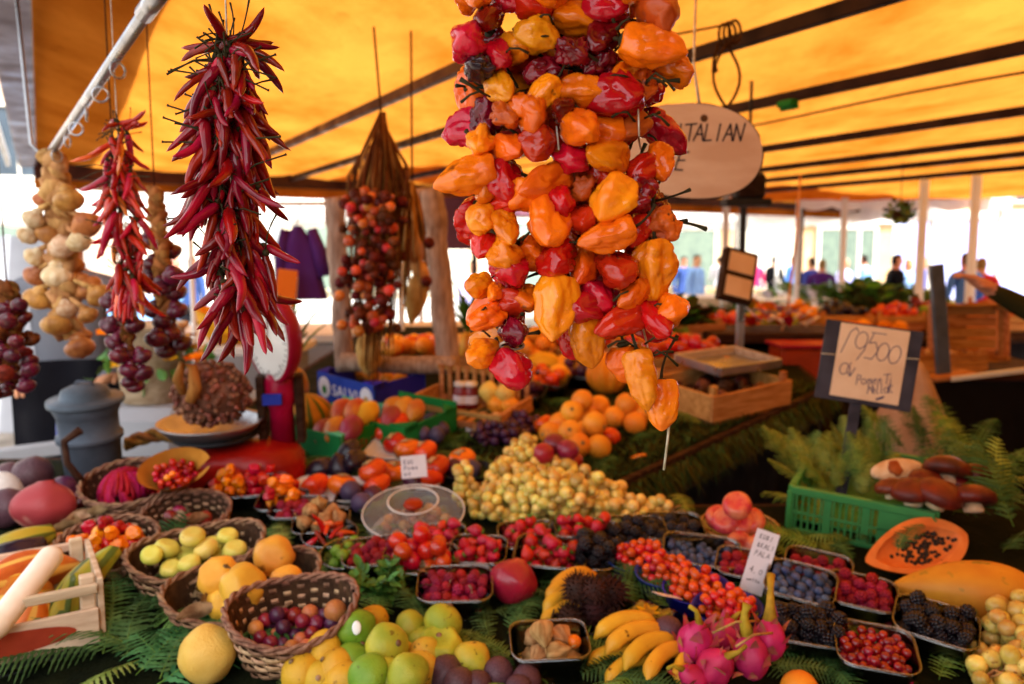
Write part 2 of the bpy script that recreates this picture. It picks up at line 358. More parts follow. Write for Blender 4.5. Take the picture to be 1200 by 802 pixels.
mat('strawberry_leaf', hx('5f8a35'), hx('4c7628'), .6, 60)
mat('raspberry', hx('94102e'), hx('7c0a26'), .4, 60, .25, 200, .25, .015)
mat('blackberry', hx('1a0f18'), hx('0f0a10'), .26, 60, .2, 200, .3, .02)
mat('cranberry', hx('97101f'), hx('7c0a18'), .18, 40, 0, 60, .25, .01, coat=.5)
mat('blueberry', hx('343d5c'), hx('56617c'), .5, 60, .1, 200, .3, .02)
mat('cherry_tomato', hx('cf3b22'), hx('bb2416'), .2, 24, 0, 60, .18, .015, coat=.4)
mat('rambutan', hx('2c1a18'), hx('42231f'), .7, 40, .4, 120, .25, .02)
mat('banana', hx('dba62e'), hx('cf9526'), .45, 18, .1, 60, .1, .01, spots=(hx('6a4412'), 55, .68), stretch=(1, 1, 1))
mat('banana_tip', hx('4a3a18'), hx('2e2410'), .8, 60)
mat('dragon_pink', hx('c02a62'), hx('a81c50'), .42, 24, .1, 80, .12, .012)
mat('dragon_scale', hx('b83a5a'), hx('9c6a3c'), .5, 50, .1, 90, .15, .02)
mat('dragon_stem', hx('b89a2e'), hx('8f7a22'), .55, 40, .2, 90)
mat('papaya_skin', hx('d08a2c'), hx('b86a20'), .45, 9, .08, 60, .08, .015, spots=(hx('8a6a22'), 26, .60))
mat('papaya_flesh', hx('e48c4c'), hx('d9783a'), .38, 30, .12, 70, 0, 0)
mat('papaya_hollow', hx('96401a'), hx('7c3012'), .5, 40, .3, 80, 0, 0)
mat('papaya_seed', hx('241a16'), hx('17100d'), .3, 60)
mat('husk', hx('b8915f'), hx('8a6238'), .75, 60, .4, 130, .15, .01, stretch=(1.5, 1.5, .4))
mat('physalis_fruit', hx('e0641a'), hx('d5560f'), .25, 20, 0, 60)
mat('mango', hx('c8862e'), hx('b04a2c'), .34, 14, .03, 60, .15, .03)
mat('mango_red', hx('a02a3c'), hx('7c4a2a'), .34, 14, .03, 60, .15, .03)
mat('melon', hx('c08a26'), hx('a87420'), .5, 14, .2, 60, .05, stripes=(hx('4a5a1e'), 10))
mat('melon_yellow', hx('dca62e'), hx('c98f22'), .5, 14, .2, 60, .05)
mat('pumpkin_ribbed', hx('d88a1e'), hx('c27618'), .5, 14, .1, 60, .05)
mat('pumpkin_pink', hx('a44a3c'), hx('8e3a30'), .45, 10, .05, 60, .05, spots=(hx('c08a74'), 18, .58))
mat('squash_orange', hx('cf7d1e'), hx('b8601a'), .45, 14, .1, 60, .1, .015, stripes=(hx('dcb048'), 6, .35))
mat('squash_green', hx('8a8f26'), hx('a88f24'), .45, 14, .15, 60, .1, .015, stripes=(hx('47551a'), 5, .2))
mat('daikon', hx('e6dccb'), hx('d8c8b0'), .4, 14, .06, 60, .03, 0, grad=(hx('b98a5c'), .21, .27))
mat('mushroom_cap', hx('6a2414'), hx('48160a'), .42, 30, .2, 90, .2, .02, coat=.12)
mat('mushroom_flesh', hx('d9c3a0'), hx('c9a578'), .7, 40, .15, 90, .1)
mat('mushroom_core', hx('a85a28'), hx('8f4820'), .7, 40, .15, 90, .1)
mat('beet_fibre', hx('a8173f'), hx('8a1034'), .55, 40, .2, 90, .15, .02)
mat('paper_kraft', hx('c07a32'), hx('ad6a28'), .8, 12, .1, 60, .03)
mat('bead_brown', hx('92604e'), hx('734636'), .55, 40, .2, 90, .3, .02)
mat('fur_brown', hx('84584a'), hx('643f32'), .85, 40, .5, 90, .1)
# greenery
mat('fern', hx('44683a'), hx('25451f'), .5, 20, .1, 90, .3, .03)
mat('fern_pale', hx('77904a'), hx('55742f'), .5, 20, .1, 90, .2, .03)
mat('fern_olive', hx('7d8e3a'), hx('557530'), .5, 20, .1, 90, .2, .03)
mat('moss', hx('2f3a14'), hx('4a4418'), .9, 12, .5, 60, .2, .03)
mat('turf', hx('0e130a'), hx('181c0c'), .95, 14, .9, 90, 0, 0)
mat('basil', hx('4f7f34'), hx('38682a'), .4, 30, .2, 90, .25, .02)
mat('lettuce', hx('4c7a26'), hx('2f5a1c'), .5, 16, .3, 60, .25, .03)
mat('dry_leaf', hx('a08462'), hx('6d5238'), .8, 30, .3, 90, .2)
mat('yellow_flower', hx('d8a81c'), hx('c98a12'), .6, 30)
# containers, plastics, cloth
mat_clear('clear_plastic'); mat_clear('smoky_plastic', (.35, .35, .37, 1), .08); mat_clear('film', (.9, .95, .9, 1), .12)
mat_clear('clear_rim', (.86, .88, .9, 1), .16); mat('dome_plastic', hx('a9adb2'), None, .08, 10, 0, 50, 0, 0); MATS['dome_plastic'].node_tree.nodes['Principled BSDF'].inputs['Alpha'].default_value = .12
mat('white_plastic', hx('d8d6d2'), hx('ccc9c4'), .35, 10, 0, 60, .04)
mat('black_plastic', hx('17171a'), hx('1f1f22'), .4, 10, .05, 60, .1)
mat('blue_plastic', hx('1c2f96'), hx('17267e'), .3, 10, 0, 60, .08)
mat('blue_card', hx('2a3aa8'), hx('243292'), .6, 10, 0, 60, .04)
mat('green_card', hx('1c7a38'), hx('176a30'), .55, 10, 0, 60, .06)
mat('mint_card', hx('58b890'), hx('4aa882'), .55, 10, 0, 60, .04)
mat('green_plastic', hx('3f8a4c'), hx('357a42'), .35, 10, 0, 60, .06)
mat('red_enamel', hx('9c0c16'), hx('840912'), .3, 10, 0, 60, .03, coat=.1, spec=.15)
mat('lilac_white', hx('b4bcf0'), hx('a8b2ec'), .7, 3, 0, 60, .03)
mat('tarp_green', hx('1f2a20'), hx('182019'), .7, 3, .1, 30, .03)
mat('red_plastic', hx('a01a14'), hx('8a140f'), .4, 10, 0, 60, .05)
mat('wicker_pale', hx('d0aa86'), hx('b28a68'), .6, 40, .4, 160, .14, .01, stretch=(2, 2, .6))
mat('wicker_plum', hx('9a755a'), hx('6c4a3a'), .6, 40, .4, 160, .14, .01, stretch=(2, 2, .6))
mat('wicker_dark', hx('4d3424'), hx('342117'), .7, 40, .4, 160, .14, .01)
mat('print_red', hx('94371f'), hx('832d1a'), .7, 20, 0, 60, 0, 0)
mat('print_dark', hx('4a1c14'), hx('3d1610'), .7, 20, 0, 60, 0, 0)
mat('sack_beige', hx('b89a7e'), hx('a4866a'), .85, 14, .3, 60, .05)
mat('brown_paper', hx('8f5a30'), hx('74441f'), .8, 14, .4, 40, .1)
mat('sticker', hx('e8ecec'), None, .4, 10, 0, 60, 0, 0)
# people
mat('skin', hx('c58c6c'), hx('b87c5e'), .5, 20, .05, 90, .1)
mat('hair_dark', hx('2a1c14'), hx('1c120c'), .7, 40, .4, 90, .2); mat('hair_fair', hx('8a6a40'), hx('6f5230'), .7, 40, .4, 90, .2); mat('hair_grey', hx('8c8880'), hx('77736c'), .7, 40, .4, 90, .1)
for n_, c_ in (('black', '14141a'), ('navy', '34447e'), ('blue', '4468b4'), ('sky', '7ea8d8'), ('lilac', 'a8a5d4'), ('red', 'b02c4c'), ('olive', '2e2c14'), ('white', 'c9c9d0'), ('grey', '6c6f78'), ('denim', '3c4f74'), ('purple', '46205e'), ('brown', '4a3020'), ('sand', 'a8906c'), ('orange', 'c86a1c')):
    mat('cloth_' + n_, hx(c_), None, .85, 10, .3, 120, .1)

# ---------------------------------------------------------------- ground and far market
me = MB().sheet(lambda a, b: (-200 + 400 * a, -60 + 400 * b, 0), 1, 1, 0).mesh('ground', 'pavement'); obj('ground', me, kind='structure')
# paving slabs of the lane that can be told apart near the stall (receding: the far ones are the ground's material)
def window_unit(parent, M, w, h, shutter=True):
    fr = MB()
    for sx in (-1, 1): fr.box((sx * w / 2, -.04, 0), (.09, .12, h + .18))
    fr.box((0, -.04, h / 2 + .045), (w - .09, .12, .09)); fr.box((0, -.08, -h / 2 - .06), (w + .3, .22, .1)); fr.box((0, -.02, 0), (.05, .06, h))
    f = obj('window', MB_cache('win%.2f%.2f' % (w, h), fr, 'stone_trim'), M, parent)
    for sx in (-1, 1): obj('pane', MB_cache('pane%.2f%.2f' % (w, h), MB().box((0, 0, 0), (w / 2 - .07, .02, h)), 'window_glass'), TR(sx * w / 4, -.01, 0), f)
    if shutter:
        for sx in (-1, 1):
            sh = MB()
            for k in range(8): sh.box((0, 0, -h / 2 + h * (k + .5) / 8), (w * .42, .04, h / 8 * .82))
            obj('shutter', MB_cache('sh%.2f%.2f' % (w, h), sh, 'shutter'), TR(sx * (w / 2 + w * .27), -.09, 0), f)
_mc = {}
def MB_cache(key, mb, *mats):
    if key not in _mc: _mc[key] = mb.mesh(key.split('#')[0], *mats)
    return _mc[key]
def building(label, x, y, w, h, dep, wall, rz, cols, storeys, fascia):
    b = thing('town_house', label, 'building', TR(x, y, 0) @ Matrix.Rotation(rad(rz), 4, 'Z'), 'houses round the market square')
    obj('wall', MB().box((0, dep / 2, h / 2), (w, dep, h), 0, None, .002).mesh('wall', wall), None, b)
    rf = MB().add([(-w / 2 - .4, -.4, h), (w / 2 + .4, -.4, h), (w / 2 + .4, dep + .4, h), (-w / 2 - .4, dep + .4, h), (-w / 2 - .4, dep / 2, h + 2), (w / 2 + .4, dep / 2, h + 2)],
                  [(0, 1, 5, 4), (2, 3, 4, 5), (1, 2, 5), (3, 0, 4), (0, 3, 2, 1)], 0, None, False)
    obj('roof', rf.mesh('roof', 'roof_tile'), TR(0, 0, .03), b)
    obj('cornice', MB().box((0, -.12, h - .2), (w + .2, .24, .3)).mesh('cornice', 'stone_trim'), None, b)
    for i in range(cols):
        xx = -w / 2 + w * (i + .5) / cols
        for s_ in range(1, storeys): window_unit(b, TR(xx, -.02, 3.4 + (s_ - 1) * 3.2 + 1.0), 1.0, 1.7)
        d = obj('shop_door', MB_cache('door#%d' % (i % 2), MB().box((0, 0, 0), (1.9, .1, 2.5)), 'stone_trim' if i % 2 else 'shutter'), TR(xx, -.06, 1.25), b)
        obj('door_frame', MB_cache('dframe#', MB().box((-1.02, 0, 0), (.14, .16, 2.6)).box((1.02, 0, 0), (.14, .16, 2.6)).box((0, 0, 1.34), (2.18, .16, .14)), 'stone_trim'), None, d)
    obj('shop_fascia', MB().box((0, -.1, 2.95), (w * .9, .18, .45)).mesh('fascia', fascia), None, b)
    return b
building('rose plastered house with shuttered windows behind the onion strings', -14, 20, 13, 10, 8, 'facade_rose', 18, 4, 3, 'white_paint')
building('cream plastered house with a mauve shop board behind the twig frame', -1.0, 24, 11.5, 11, 8, 'facade_cream', 4, 4, 3, 'mauve_paint')
building('ochre plastered house behind the market awnings and poles', 12.5, 30, 14.5, 10, 8, 'facade_ochre', -6, 5, 3, 'white_paint')
building('pale plastered house at the far end of the market square', 31, 36, 20, 12, 8, 'facade_cream', -22, 6, 3, 'grey_paint')

def awning(label, x, y, w, d, h, rz, cloth, group='canvas stalls across the square', skirt='cloth_sand'):
    t = thing('market_stall', label, 'market stall', TR(x, y, 0) @ Matrix.Rotation(rad(rz), 4, 'Z'), group)
    def roof(a, b):
        return (w * (a - .5), d * (b - .5), h + .5 * (1 - abs(2 * b - 1)) - .05 * math.sin(a * pi * 4) ** 2)
    obj('awning', MB().sheet(roof, 24, 8).mesh('awning', cloth), None, t)
    for sy in (-1, 1):
        obj('valance', MB().sheet(lambda a, b, sy=sy: (w * (a - .5), sy * (d / 2 + .012 + .015 * math.sin(a * 60)), h - .01 - .28 * b * (.8 + .2 * abs(math.sin(a * 20)))), 60, 2).mesh('valance', cloth), None, t)
    for sx in (-1, 1):
        for sy in (-1, 1): obj('post', MB_cache('post%.2f' % h, MB().box((0, 0, h / 2), (.06, .06, h)), 'white_paint'), TR(sx * (w / 2 - .08), sy * (d / 2 - .08), 0), t)
    obj('counter', MB().box((0, 0, .86), (w * .9, d * .55, .06)).mesh('counter', 'pale_wood'), None, t)
    obj('counter_skirt', MB().sheet(lambda a, b: (w * .9 * (a - .5), -d * .275 - .015 - .012 * math.sin(a * 70), .83 * (1 - b) + .05), 80, 2).mesh('skirt', skirt), None, t)
    return t
# ---------------------------------------------------------------- the stall's canopy
CU, CV = Vector((-.508, .861, 0)), Vector((.861, .508, 0)); CZ = 2.30
def cs(px, py): q = Z(px, py, CZ); return q.dot(CV), q.dot(CU)
s_left = cs(38, 85)[0]; t_rear = cs(300, 208)[1]; s_right = s_left + 11.5; t_near = -3.6  # near end drawn out behind the camera to block sky light there
rafters = [cs(*p)[0] for p in ((430, 128), (640, 118), (1030, 92), (1045, 153), (1090, 176), (1100, 191), (1130, 203))]
can = thing('market_canopy', 'orange canvas canopy on dark metal rafters covering the whole fruit stall', 'canopy', TR(0, 0, CZ))
ks = sorted([s_left] + [r for r in rafters if r > s_left] + [s_right])
def canvas(a, b):
    s = s_left + (s_right - s_left) * a; t = t_near + (t_rear - t_near) * b; sag = 0
    for i in range(len(ks) - 1):
        if ks[i] <= s <= ks[i + 1]:
            f = (s - ks[i]) / (ks[i + 1] - ks[i] + 1e-6); sag = .045 * min(1.2, ks[i + 1] - ks[i]) * math.sin(pi * f) ** .8
    p = CV * s + CU * t
    return (p.x, p.y, .05 - sag + .020 * noise.noise((s * 2.1, t * .8, 3)) + .016 * noise.noise((s * 6, t * 2, 9)) + .012 * (1 - abs(noise.noise((s * 1.6 + t, t * 1.2, 5))) * 3))
obj('canvas_sheet', MB().sheet(canvas, 150, 70).mesh('canvas', 'canvas'), None, can)
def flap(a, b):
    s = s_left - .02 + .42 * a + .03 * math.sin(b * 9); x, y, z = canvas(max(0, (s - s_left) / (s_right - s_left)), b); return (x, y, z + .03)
obj('canvas_shade_flap', MB().sheet(flap, 6, 60).mesh('flap', 'shade_canvas'), None, can)  # shade band along the left edge, put in as a darker cloth strip
obj('canvas_shade_flap', MB().sheet(lambda a, b: (lambda q: (q[0], q[1], q[2] + .05))(canvas(.22 + .76 * a, .86 + .135 * b + .012 * math.sin(a * 40))), 80, 5).mesh('flap', 'canvas'), None, can)  # extra cloth layer added to imitate shade on the rear canopy
def beam(name, a, b, w, h, m, zoff=0): return obj(name, MB().bar(a + Vector((0, 0, zoff)), b + Vector((0, 0, zoff)), h, w, 0).mesh(name, m), None, can)
beam('side_beam', CV * (s_left - .06) + CU * t_near, CV * (s_left - .06) + CU * (t_rear + .06), .13, .05, 'beam_grey', .02)
beam('gutter', CV * (s_left - .20) + CU * t_near, CV * (s_left - .20) + CU * (t_rear + .06), .03, .07, 'white_paint', .03)
beam('rear_beam', CV * (s_left - .02) + CU * (t_rear + .03), CV * s_right + CU * (t_rear + .03), .07, .13, 'beam_brown', -.02)
beam('rear_valance', CV * (s_left - .02) + CU * (t_rear + .09), CV * s_right + CU * (t_rear + .09), .02, .24, 'canvas', -.06)
cq = Z(0, 185, CZ); ca_ = CV * (s_left - .02) + CU * (t_rear - .06); cl_ = (Z(216, 192, CZ - .12).dot(CV) - s_left)
beam('cross_beam', ca_, ca_ + CV * max(1.2, cl_), .06, .27, 'beam_brown', .03)
beam('near_beam', CV * (s_left - .02) + CU * t_near, CV * s_right + CU * t_near, .06, .10, 'beam_brown', 0)
for i, r in enumerate(rafters):
    beam('rafter', CV * r + CU * (t_near + .05), CV * r + CU * (t_rear - .01), .035 if i < 2 else .036, .05, 'beam_brown' if i == 0 else 'dark_rail', .0)
for (s, t) in ((s_left + .02, t_near), (s_left + 4.2, t_rear + .03), (s_left + 6.7, t_rear + .03), (s_left + 9.6, t_rear + .03), (s_right, t_near)):
    p = CV * s + CU * t; obj('post', MB_cache('cpost', MB().box((0, 0, -CZ / 2), (.06, .06, CZ - .04)), 'dark_iron'), TR(p.x, p.y, -.02), can)
# cable sagging along the third bay, its clip, the tied cord
cb = [CV * (rafters[2] + .20 + .018 * math.sin(k * 1.1)) + CU * (t_near + .1 + (t_rear - t_near - .2) * k / 40) + Vector((0, 0, CZ - .05 - .01 * math.sin(k * .9))) for k in range(41)]
obj('cable', MB().tube(cb, .006, 6).mesh('cable', 'brown_cord'), None, None, label='thin wavy brown cable running under the canvas beside a rafter', category='cable')
q = Z(923, 122, CZ - .045); g = MB().box((0, 0, 0), (.05, .09, .03)).box((.012, 0, -.02), (.02, .1, .014))
put('clip', g.mesh('clip', 'green_card'), TR(*q) @ Matrix.Rotation(rad(30), 4, 'Z'), 'small green clip clamped on the dark rafter', 'clip')
kq = Z(853, 40, CZ - .03)
kn = MB()
for k in range(3):
    a = kq + CU * (k * .022 - .03); kn.tube([a + CV * .027 * math.cos(f) + Vector((0, 0, .036 * math.sin(f))) for f in [i * .5 for i in range(14)]], .005, 6)
kn.tube([kq + Vector((.0, 0, -.03)) + CV * (.05 * math.sin(f) * (1 - .2 * math.cos(f))) + CU * .01 * math.sin(3 * f) + Vector((0, 0, -.10 + .10 * math.cos(f))) for f in [i * pi / 12 for i in range(25)]], .005, 6)
kn.tube([kq + CU * .04 + Vector((0, 0, -.02)), kq + CU * .06 + Vector((0, 0, -.07)), kq + CU * .055 + Vector((0, 0, -.11))], [.006, .006, .012], 6)
kn.tube([kq + Vector((0, 0, .03)), kq + CU * .3 - CV * .15 + Vector((0, 0, .02)), kq + CU * .7 - CV * .35 + Vector((0, 0, .04))], .004, 5)
put('knotted_cord', kn.mesh('knot', 'brown_cord'), None, 'brown cord tied in a loose bow round the dark rafter', 'cord')
# hanging rail with rings
ra, rb = P(190, -14, 1.22), P(58, 182, 2.05)
rail = thing('hanging_rail', 'polished steel tube slanting under the canopy with rings along it', 'rail', None)
obj('tube', MB().tube([ra, rb], .0105, 12).mesh('tube', 'steel'), None, rail)
def torus(r, t, n=14, m=5):
    return MB().tube([(r * math.cos(2 * pi * k / n), 0, r * math.sin(2 * pi * k / n)) for k in range(n + 1)], t, m)
ringm = torus(.014, .0022).mesh('ring', 'steel')
for k, f in enumerate((.28, .42, .55, .66, .76, .9)): obj('ring', ringm, TR(*(ra.lerp(rb, f) - Vector((0, 0, .026)))) @ Matrix.Rotation(R.uniform(0, 3), 4, 'Z'), rail)
obj('end_cap', MB().tube([ra.lerp(rb, .02), ra.lerp(rb, .10)], .0145, 12).mesh('cap', 'steel'), None, rail)
obj('bracket', MB().tube([rb, rb + (rb - ra) * .05, rb + (rb - ra) * .09 + Vector((-.03, 0, .05)), rb + (rb - ra) * .1 + Vector((-.06, .02, CZ - rb.z + .1))], .005, 6).mesh('bracket', 'steel'), None, rail)
up = thing('hanging_rod', 'dark rod crossing under the canopy above the pepper strings', 'rail')
obj('tube', MB().tube([(-1.0, .95, 2.20), (1.2, .80, 2.20)], .012, 10).mesh('rod', 'dark_iron'), None, up)
for xx, yy in ((-.9, .943), (1.1, .807)): obj('bracket', MB().tube([(xx, yy, 2.2), (xx, yy, CZ + .04)], .006, 6).mesh('bracket', 'dark_iron'), None, up)

# ---------------------------------------------------------------- display table (L-shaped, rising to the back)
dt = thing('display_table', 'long dark display table covered in fern and green matting', 'table', None)
def slab(pts, th, mi=0):
    n = len(pts); vs = [(x, y, zt(y)) for x, y in pts] + [(x, y, zt(y) - th) for x, y in pts]
    return MB().add(vs, [tuple(range(n)), tuple(range(n, 2 * n))[::-1]] + [(i + n, (i + 1) % n + n, (i + 1) % n, i) for i in range(n)], mi, None, False)
E0, E1 = T(660, 640), T(965, 455)
A_ = [(-1.9, 1.02), (2.3, 1.02), (2.3, 2.02), (E0.x, 1.96)]
B_ = [(E0.x, 1.96), (E1.x, E1.y), (E1.x + .05, 4.3), (-.75, 4.3), (-.95, 2.75), (-1.9, 2.55), (-1.9, 1.02)]
obj('tabletop', slab([(-1.9, 1.02), (2.3, 1.02), (2.3, 2.02), (E0.x, 1.96), (E1.x, E1.y), (E1.x + .05, 4.3), (-.75, 4.3), (-.95, 2.75), (-.98, 2.32), (-1.9, 2.28)], .045).mesh('tabletop', 'turf'), None, dt)
# edge boards
def edge(p, q, drop=.10, m='timber_dark'):
    a = Vector((p[0], p[1], zt(p[1]) - .05)); b = Vector((q[0], q[1], zt(q[1]) - .05)); d = (b - a).cross(Vector((0, 0, 1))).normalized() * .014
    return obj('edge_board', MB().bar(a + d, b + d, drop, .022, 0).mesh('edge', m), None, dt)
edge((E0.x, 1.96), (E1.x, E1.y), .12); edge((2.3, 2.02), (E0.x + .02, 1.96)); edge((-1.9, 1.02), (2.3, 1.02)); edge((2.3, 1.02), (2.3, 2.02))
edge((E1.x, E1.y), (E1.x + .05, 4.3)); edge((-.98, 2.32), (-1.9, 2.28)); edge((-.75, 4.3), (-.95, 2.78))
for (x, y) in ((-1.8, 1.1), (2.2, 1.1), (2.2, 1.95), (.1, 1.6), (.9, 3.2), (E1.x - .05, 4.2), (-.7, 4.2), (-.9, 2.7), (-1.8, 2.2)):
    h = zt(y) - .05; obj('leg', MB().box((0, 0, h / 2), (.06, .06, h - .01)).mesh('leg', 'timber_dark'), TR(x, y, 0), dt)
def drape(p, q):
    a, b = Vector((*p, zt(p[1]) - .10)), Vector((*q, zt(q[1]) - .10)); d = (b - a).cross(Vector((0, 0, 1))).normalized()
    return obj('skirt', MB().sheet(lambda u, v: tuple(a.lerp(b, u) + d * (-.03 + .012 * math.sin(u * 60) * v) - Vector((0, 0, (a.lerp(b, u).z - .03) * v))), 90, 4).mesh('skirt', 'cloth_black'), None, dt)
drape((E0.x, 1.97), (E1.x, E1.y)); drape((E1.x, E1.y), (E1.x + .05, 4.28)); drape((2.28, 1.06), (2.28, 2.0))
# moss and grass matting hanging over the back table's edge: nobody could count it
gm = MB(); rg = random.Random(3); ev = Vector((E1.x - E0.x, E1.y - 1.96)); el = ev.length; ev /= el; en = Vector((-ev.y, ev.x))
for k in range(15000):
    s = rg.uniform(.0, el); w_ = rg.random() ** 1.3 * .62
    if k < 4000: w_ = rg.uniform(-.03, .03)
    p = Vector((E0.x, 1.96)) + ev * s + en * w_
    if p.y < 2.0 and p.x < E0.x - .25: continue
    z = zt(p.y); l = rg.uniform(.02, .055); a = rg.uniform(0, 6.28)
    hang = w_ < .012
    d = Vector((math.cos(a), math.sin(a), rg.uniform(.1, .8)))
    if hang:
        d = Vector((-en.x * .35 + rg.uniform(-.3, .3), -en.y * .35 + rg.uniform(-.3, .3), -rg.uniform(.3, 1.2))); l *= rg.uniform(1, 1.9)
        p = p - en * .03; z -= rg.uniform(0, .03)
    d = d.normalized() * l; sd_ = Vector((-d.y, d.x, 0)).normalized() * rg.uniform(.0015, .004) if abs(d.x) + abs(d.y) > 1e-5 else Vector((.002, 0, 0)); o = Vector((p.x, p.y, z))
    gm.add([o - sd_, o + sd_, o + d * .6 + sd_ * .8 - Vector((0, 0, 0)), o + d], [(0, 1, 2, 3)], 0 if rg.random() < .7 else 1)
obj('moss_matting', gm.mesh('moss', 'moss', 'fern'), None, None, kind='stuff', label='rough moss and grass matting over the edge of the back table', category='moss')

# ---------------------------------------------------------------- ferns
def frond(seed, L=.34, n=24, wd=.085):
    r = random.Random(seed); m = MB(); c = r.uniform(-.25, .25); arch = r.uniform(.012, .03)
    def sp(t): return Vector((c * t * t * L, L * t, .012 + arch * math.sin(pi * min(1, t * .9)) - .012 * t))
    m.tube([sp(k / 10) for k in range(11)], [.0022 * (1 - .7 * k / 10) for k in range(11)], 4, 1)
    for k in range(n):
        t = .08 + .9 * k / n; o = sp(t); tg = (sp(t + .01) - sp(t)).normalized(); l = wd * (math.sin(pi * (t * .86 + .12)) ** .8) * r.uniform(.88, 1.08)
        for sd2 in (-1, 1):
            side = Vector((tg.y * sd2, -tg.x * sd2, 0)).normalized(); d = (side * .92 + tg * .42).normalized(); q = 7; vs = []
            dr = r.uniform(.1, .45); tw = r.uniform(-.3, .3)
            for j in range(q + 1):
                f = j / q; w = .0098 * (1 - f * .85) * (1 if j % 2 == 0 else .55); pz = -dr * l * f * f
                a = o + d * (l * f) + Vector((0, 0, pz)); pr = tg * w
                vs += [a - pr + Vector((0, 0, tw * w)), a + Vector((0, 0, .0015)), a + pr - Vector((0, 0, tw * w))]
            for j in range(q):
                b = j * 3
                fs = [(b, b + 1, b + 4, b + 3), (b + 1, b + 2, b + 5, b + 4)]
                m.add([], [], 0)
                o0 = len(m.v) if j == 0 else o0
                if j == 0: m.v += [tuple(v) for v in vs]
                for f_ in fs: m.f.append(tuple(i + o0 for i in (f_ if sd2 == 1 else f_[::-1]))); m.m.append(0); m.s.append(True)
    return m
FR = {k: [frond(s, L, n, w).mesh('fern_frond', k, 'stem_green') for s, L, n, w in ((1, .34, 18, .085), (2, .30, 16, .075), (3, .38, 20, .095))] for k in ('fern', 'fern_pale', 'fern_olive')}
def fern(px, py, rz, k='fern', lift=0, pitch=0, sc=1.0, label=None, group='fern fronds laid under the fruit', roll=0):
    M = TB(px, py, .003 + lift * .3, rz) @ Matrix.Rotation(rad(pitch * .25), 4, 'X') @ Matrix.Rotation(rad(roll), 4, 'Y') @ SC(sc * (.78 if px < 235 and py > 680 else .5))
    return put('fern_frond', R.choice(FR[k]), M, label or 'dark green fern frond lying flat among the fruit containers', 'fern frond', group)
# ---------------------------------------------------------------- hanging strings
_vc = {}
def withmat(me, *mats):
    k = (me.name, mats)
    if k not in _vc:
        c = me.copy(); c.materials.clear()
        for m in mats: c.materials.append(MATS[m])
        _vc[k] = c
    return _vc[k]
def habanero(seed, r=.0225, h=.054, nl=4, crump=.12, tip=.5):
    rr = random.Random(seed); ph = rr.uniform(0, 6); tw = rr.uniform(-1.4, 1.4); bx = rr.uniform(-.5, .5); by = rr.uniform(-.4, .4); sq = rr.uniform(.74, .98); lb = rr.uniform(.10, .17)
    def g(p, t):
        th = pi * t; c = math.cos(th)
        a = r * math.sin(th) ** .70 * (tip + (1 - tip) * t ** .7)
        d = Vector((math.cos(p) * math.sin(th), math.sin(p) * math.sin(th), -c))
        k = 1 + lb * math.sin(th) * math.cos(nl * p + ph + tw * t * 2) + crump * 1.4 * nz(d, 1.4, seed)
        k -= crump * 1.1 * (1 - min(1, abs(nz(d, 1.7, seed + 11)) * 4)) * math.sin(th) + crump * .4 * (1 - min(1, abs(nz(d, 3.4, seed + 5)) * 4)) * math.sin(th)
        z = -c * h / 2
        if t > .80: z -= (t - .80) / .2 * h * .13 * (1 - math.sin(th) * .4)
        if t < .2: a *= .55 + .45 * (t / .2); z -= (1 - t / .2) * h * .05
        b = (1 - t) ** 2
        return Vector((a * k * math.cos(p) + bx * r * b, a * k * math.sin(p) * sq + by * r * b, z + .10 * r * nz(d, 2.2, seed + 3)))
    return MB().blob(g, 46, 32).mesh('pepper', 'pepper_orange')
HAB = [habanero(s, *a) for s, a in enumerate([(.0225, .054, 4, .12, .5), (.024, .050, 3, .14, .62), (.0235, .046, 4, .12, .78), (.0215, .060, 3, .15, .42), (.025, .048, 5, .12, .8), (.022, .056, 4, .18, .5), (.0235, .052, 3, .2, .6), (.0225, .058, 4, .12, .45)])]
SHRIV = [habanero(s + 30, .0215, .044, 4, .30, .8) for s in range(3)]
def pstem(seed):
    r = random.Random(seed); m = MB(); L = r.uniform(.026, .046); b = r.uniform(-1, 1) * .022
    m.lathe([(.0, -.002), (.0065, -.002), (.0085, .000), (.006, .0025), (.002, .004)], 9)
    m.tube([(b * (k / 6) ** 2, .3 * b * (k / 6), .002 + L * k / 6) for k in range(7)], [.0022, .0016, .0014, .0013, .0013, .0015, .0024], 5); return m.mesh('pepper_stem', 'stem_dark')
PST = [pstem(s) for s in range(5)]
ps = thing('pepper_string', 'thick string of shiny orange, yellow and dark red habanero peppers on white twine', 'pepper string', P(660, 10, .80) and TR(*P(660, -40, .80)))
PB = P(660, -40, .80); PD = .80
def pl(v): return v - PB
for (x0, x1, y1) in ((575, 590, 425), (655, 690, 408), (648, 655, 150), (745, 757, 455)):
    a, b = P(x0, -160, PD + .02), P(x1, y1, PD); pts = [a.lerp(b, k / 40) + Vector((.0035 * math.sin(k * 1.3 + x0), .003 * math.cos(k * 1.7), 0)) for k in range(41)]
    obj('twine', MB().tube([pl(p) for p in pts], .0011, 5).mesh('twine', 'twine'), None, ps)
obj('twine', MB().tube([pl(P(785, 485, .775)), pl(P(783, 510, .776)), pl(P(778, 551, .778))], .0013, 5).mesh('twine', 'twine'), None, ps)
obj('twine', MB().tube([pl(P(640, -160, .81)), pl(P(650, -280, .81)), pl(Vector((P(650, -280, .81).x, .815, 2.20)))], .002, 5).mesh('twine', 'twine'), None, ps)
obj('knot', MB().tube([pl(P(600 + 14 * math.cos(f), 405 + 5 * math.sin(f), .772 + .006 * math.sin(f))) for f in [i * .5 for i in range(13)]], .0012, 5).mesh('knot', 'twine'), None, ps)
CM = dict(O='pepper_orange', Y='pepper_yellow', R='pepper_red', D='pepper_plum', K='pepper_black', A='pepper_amber')
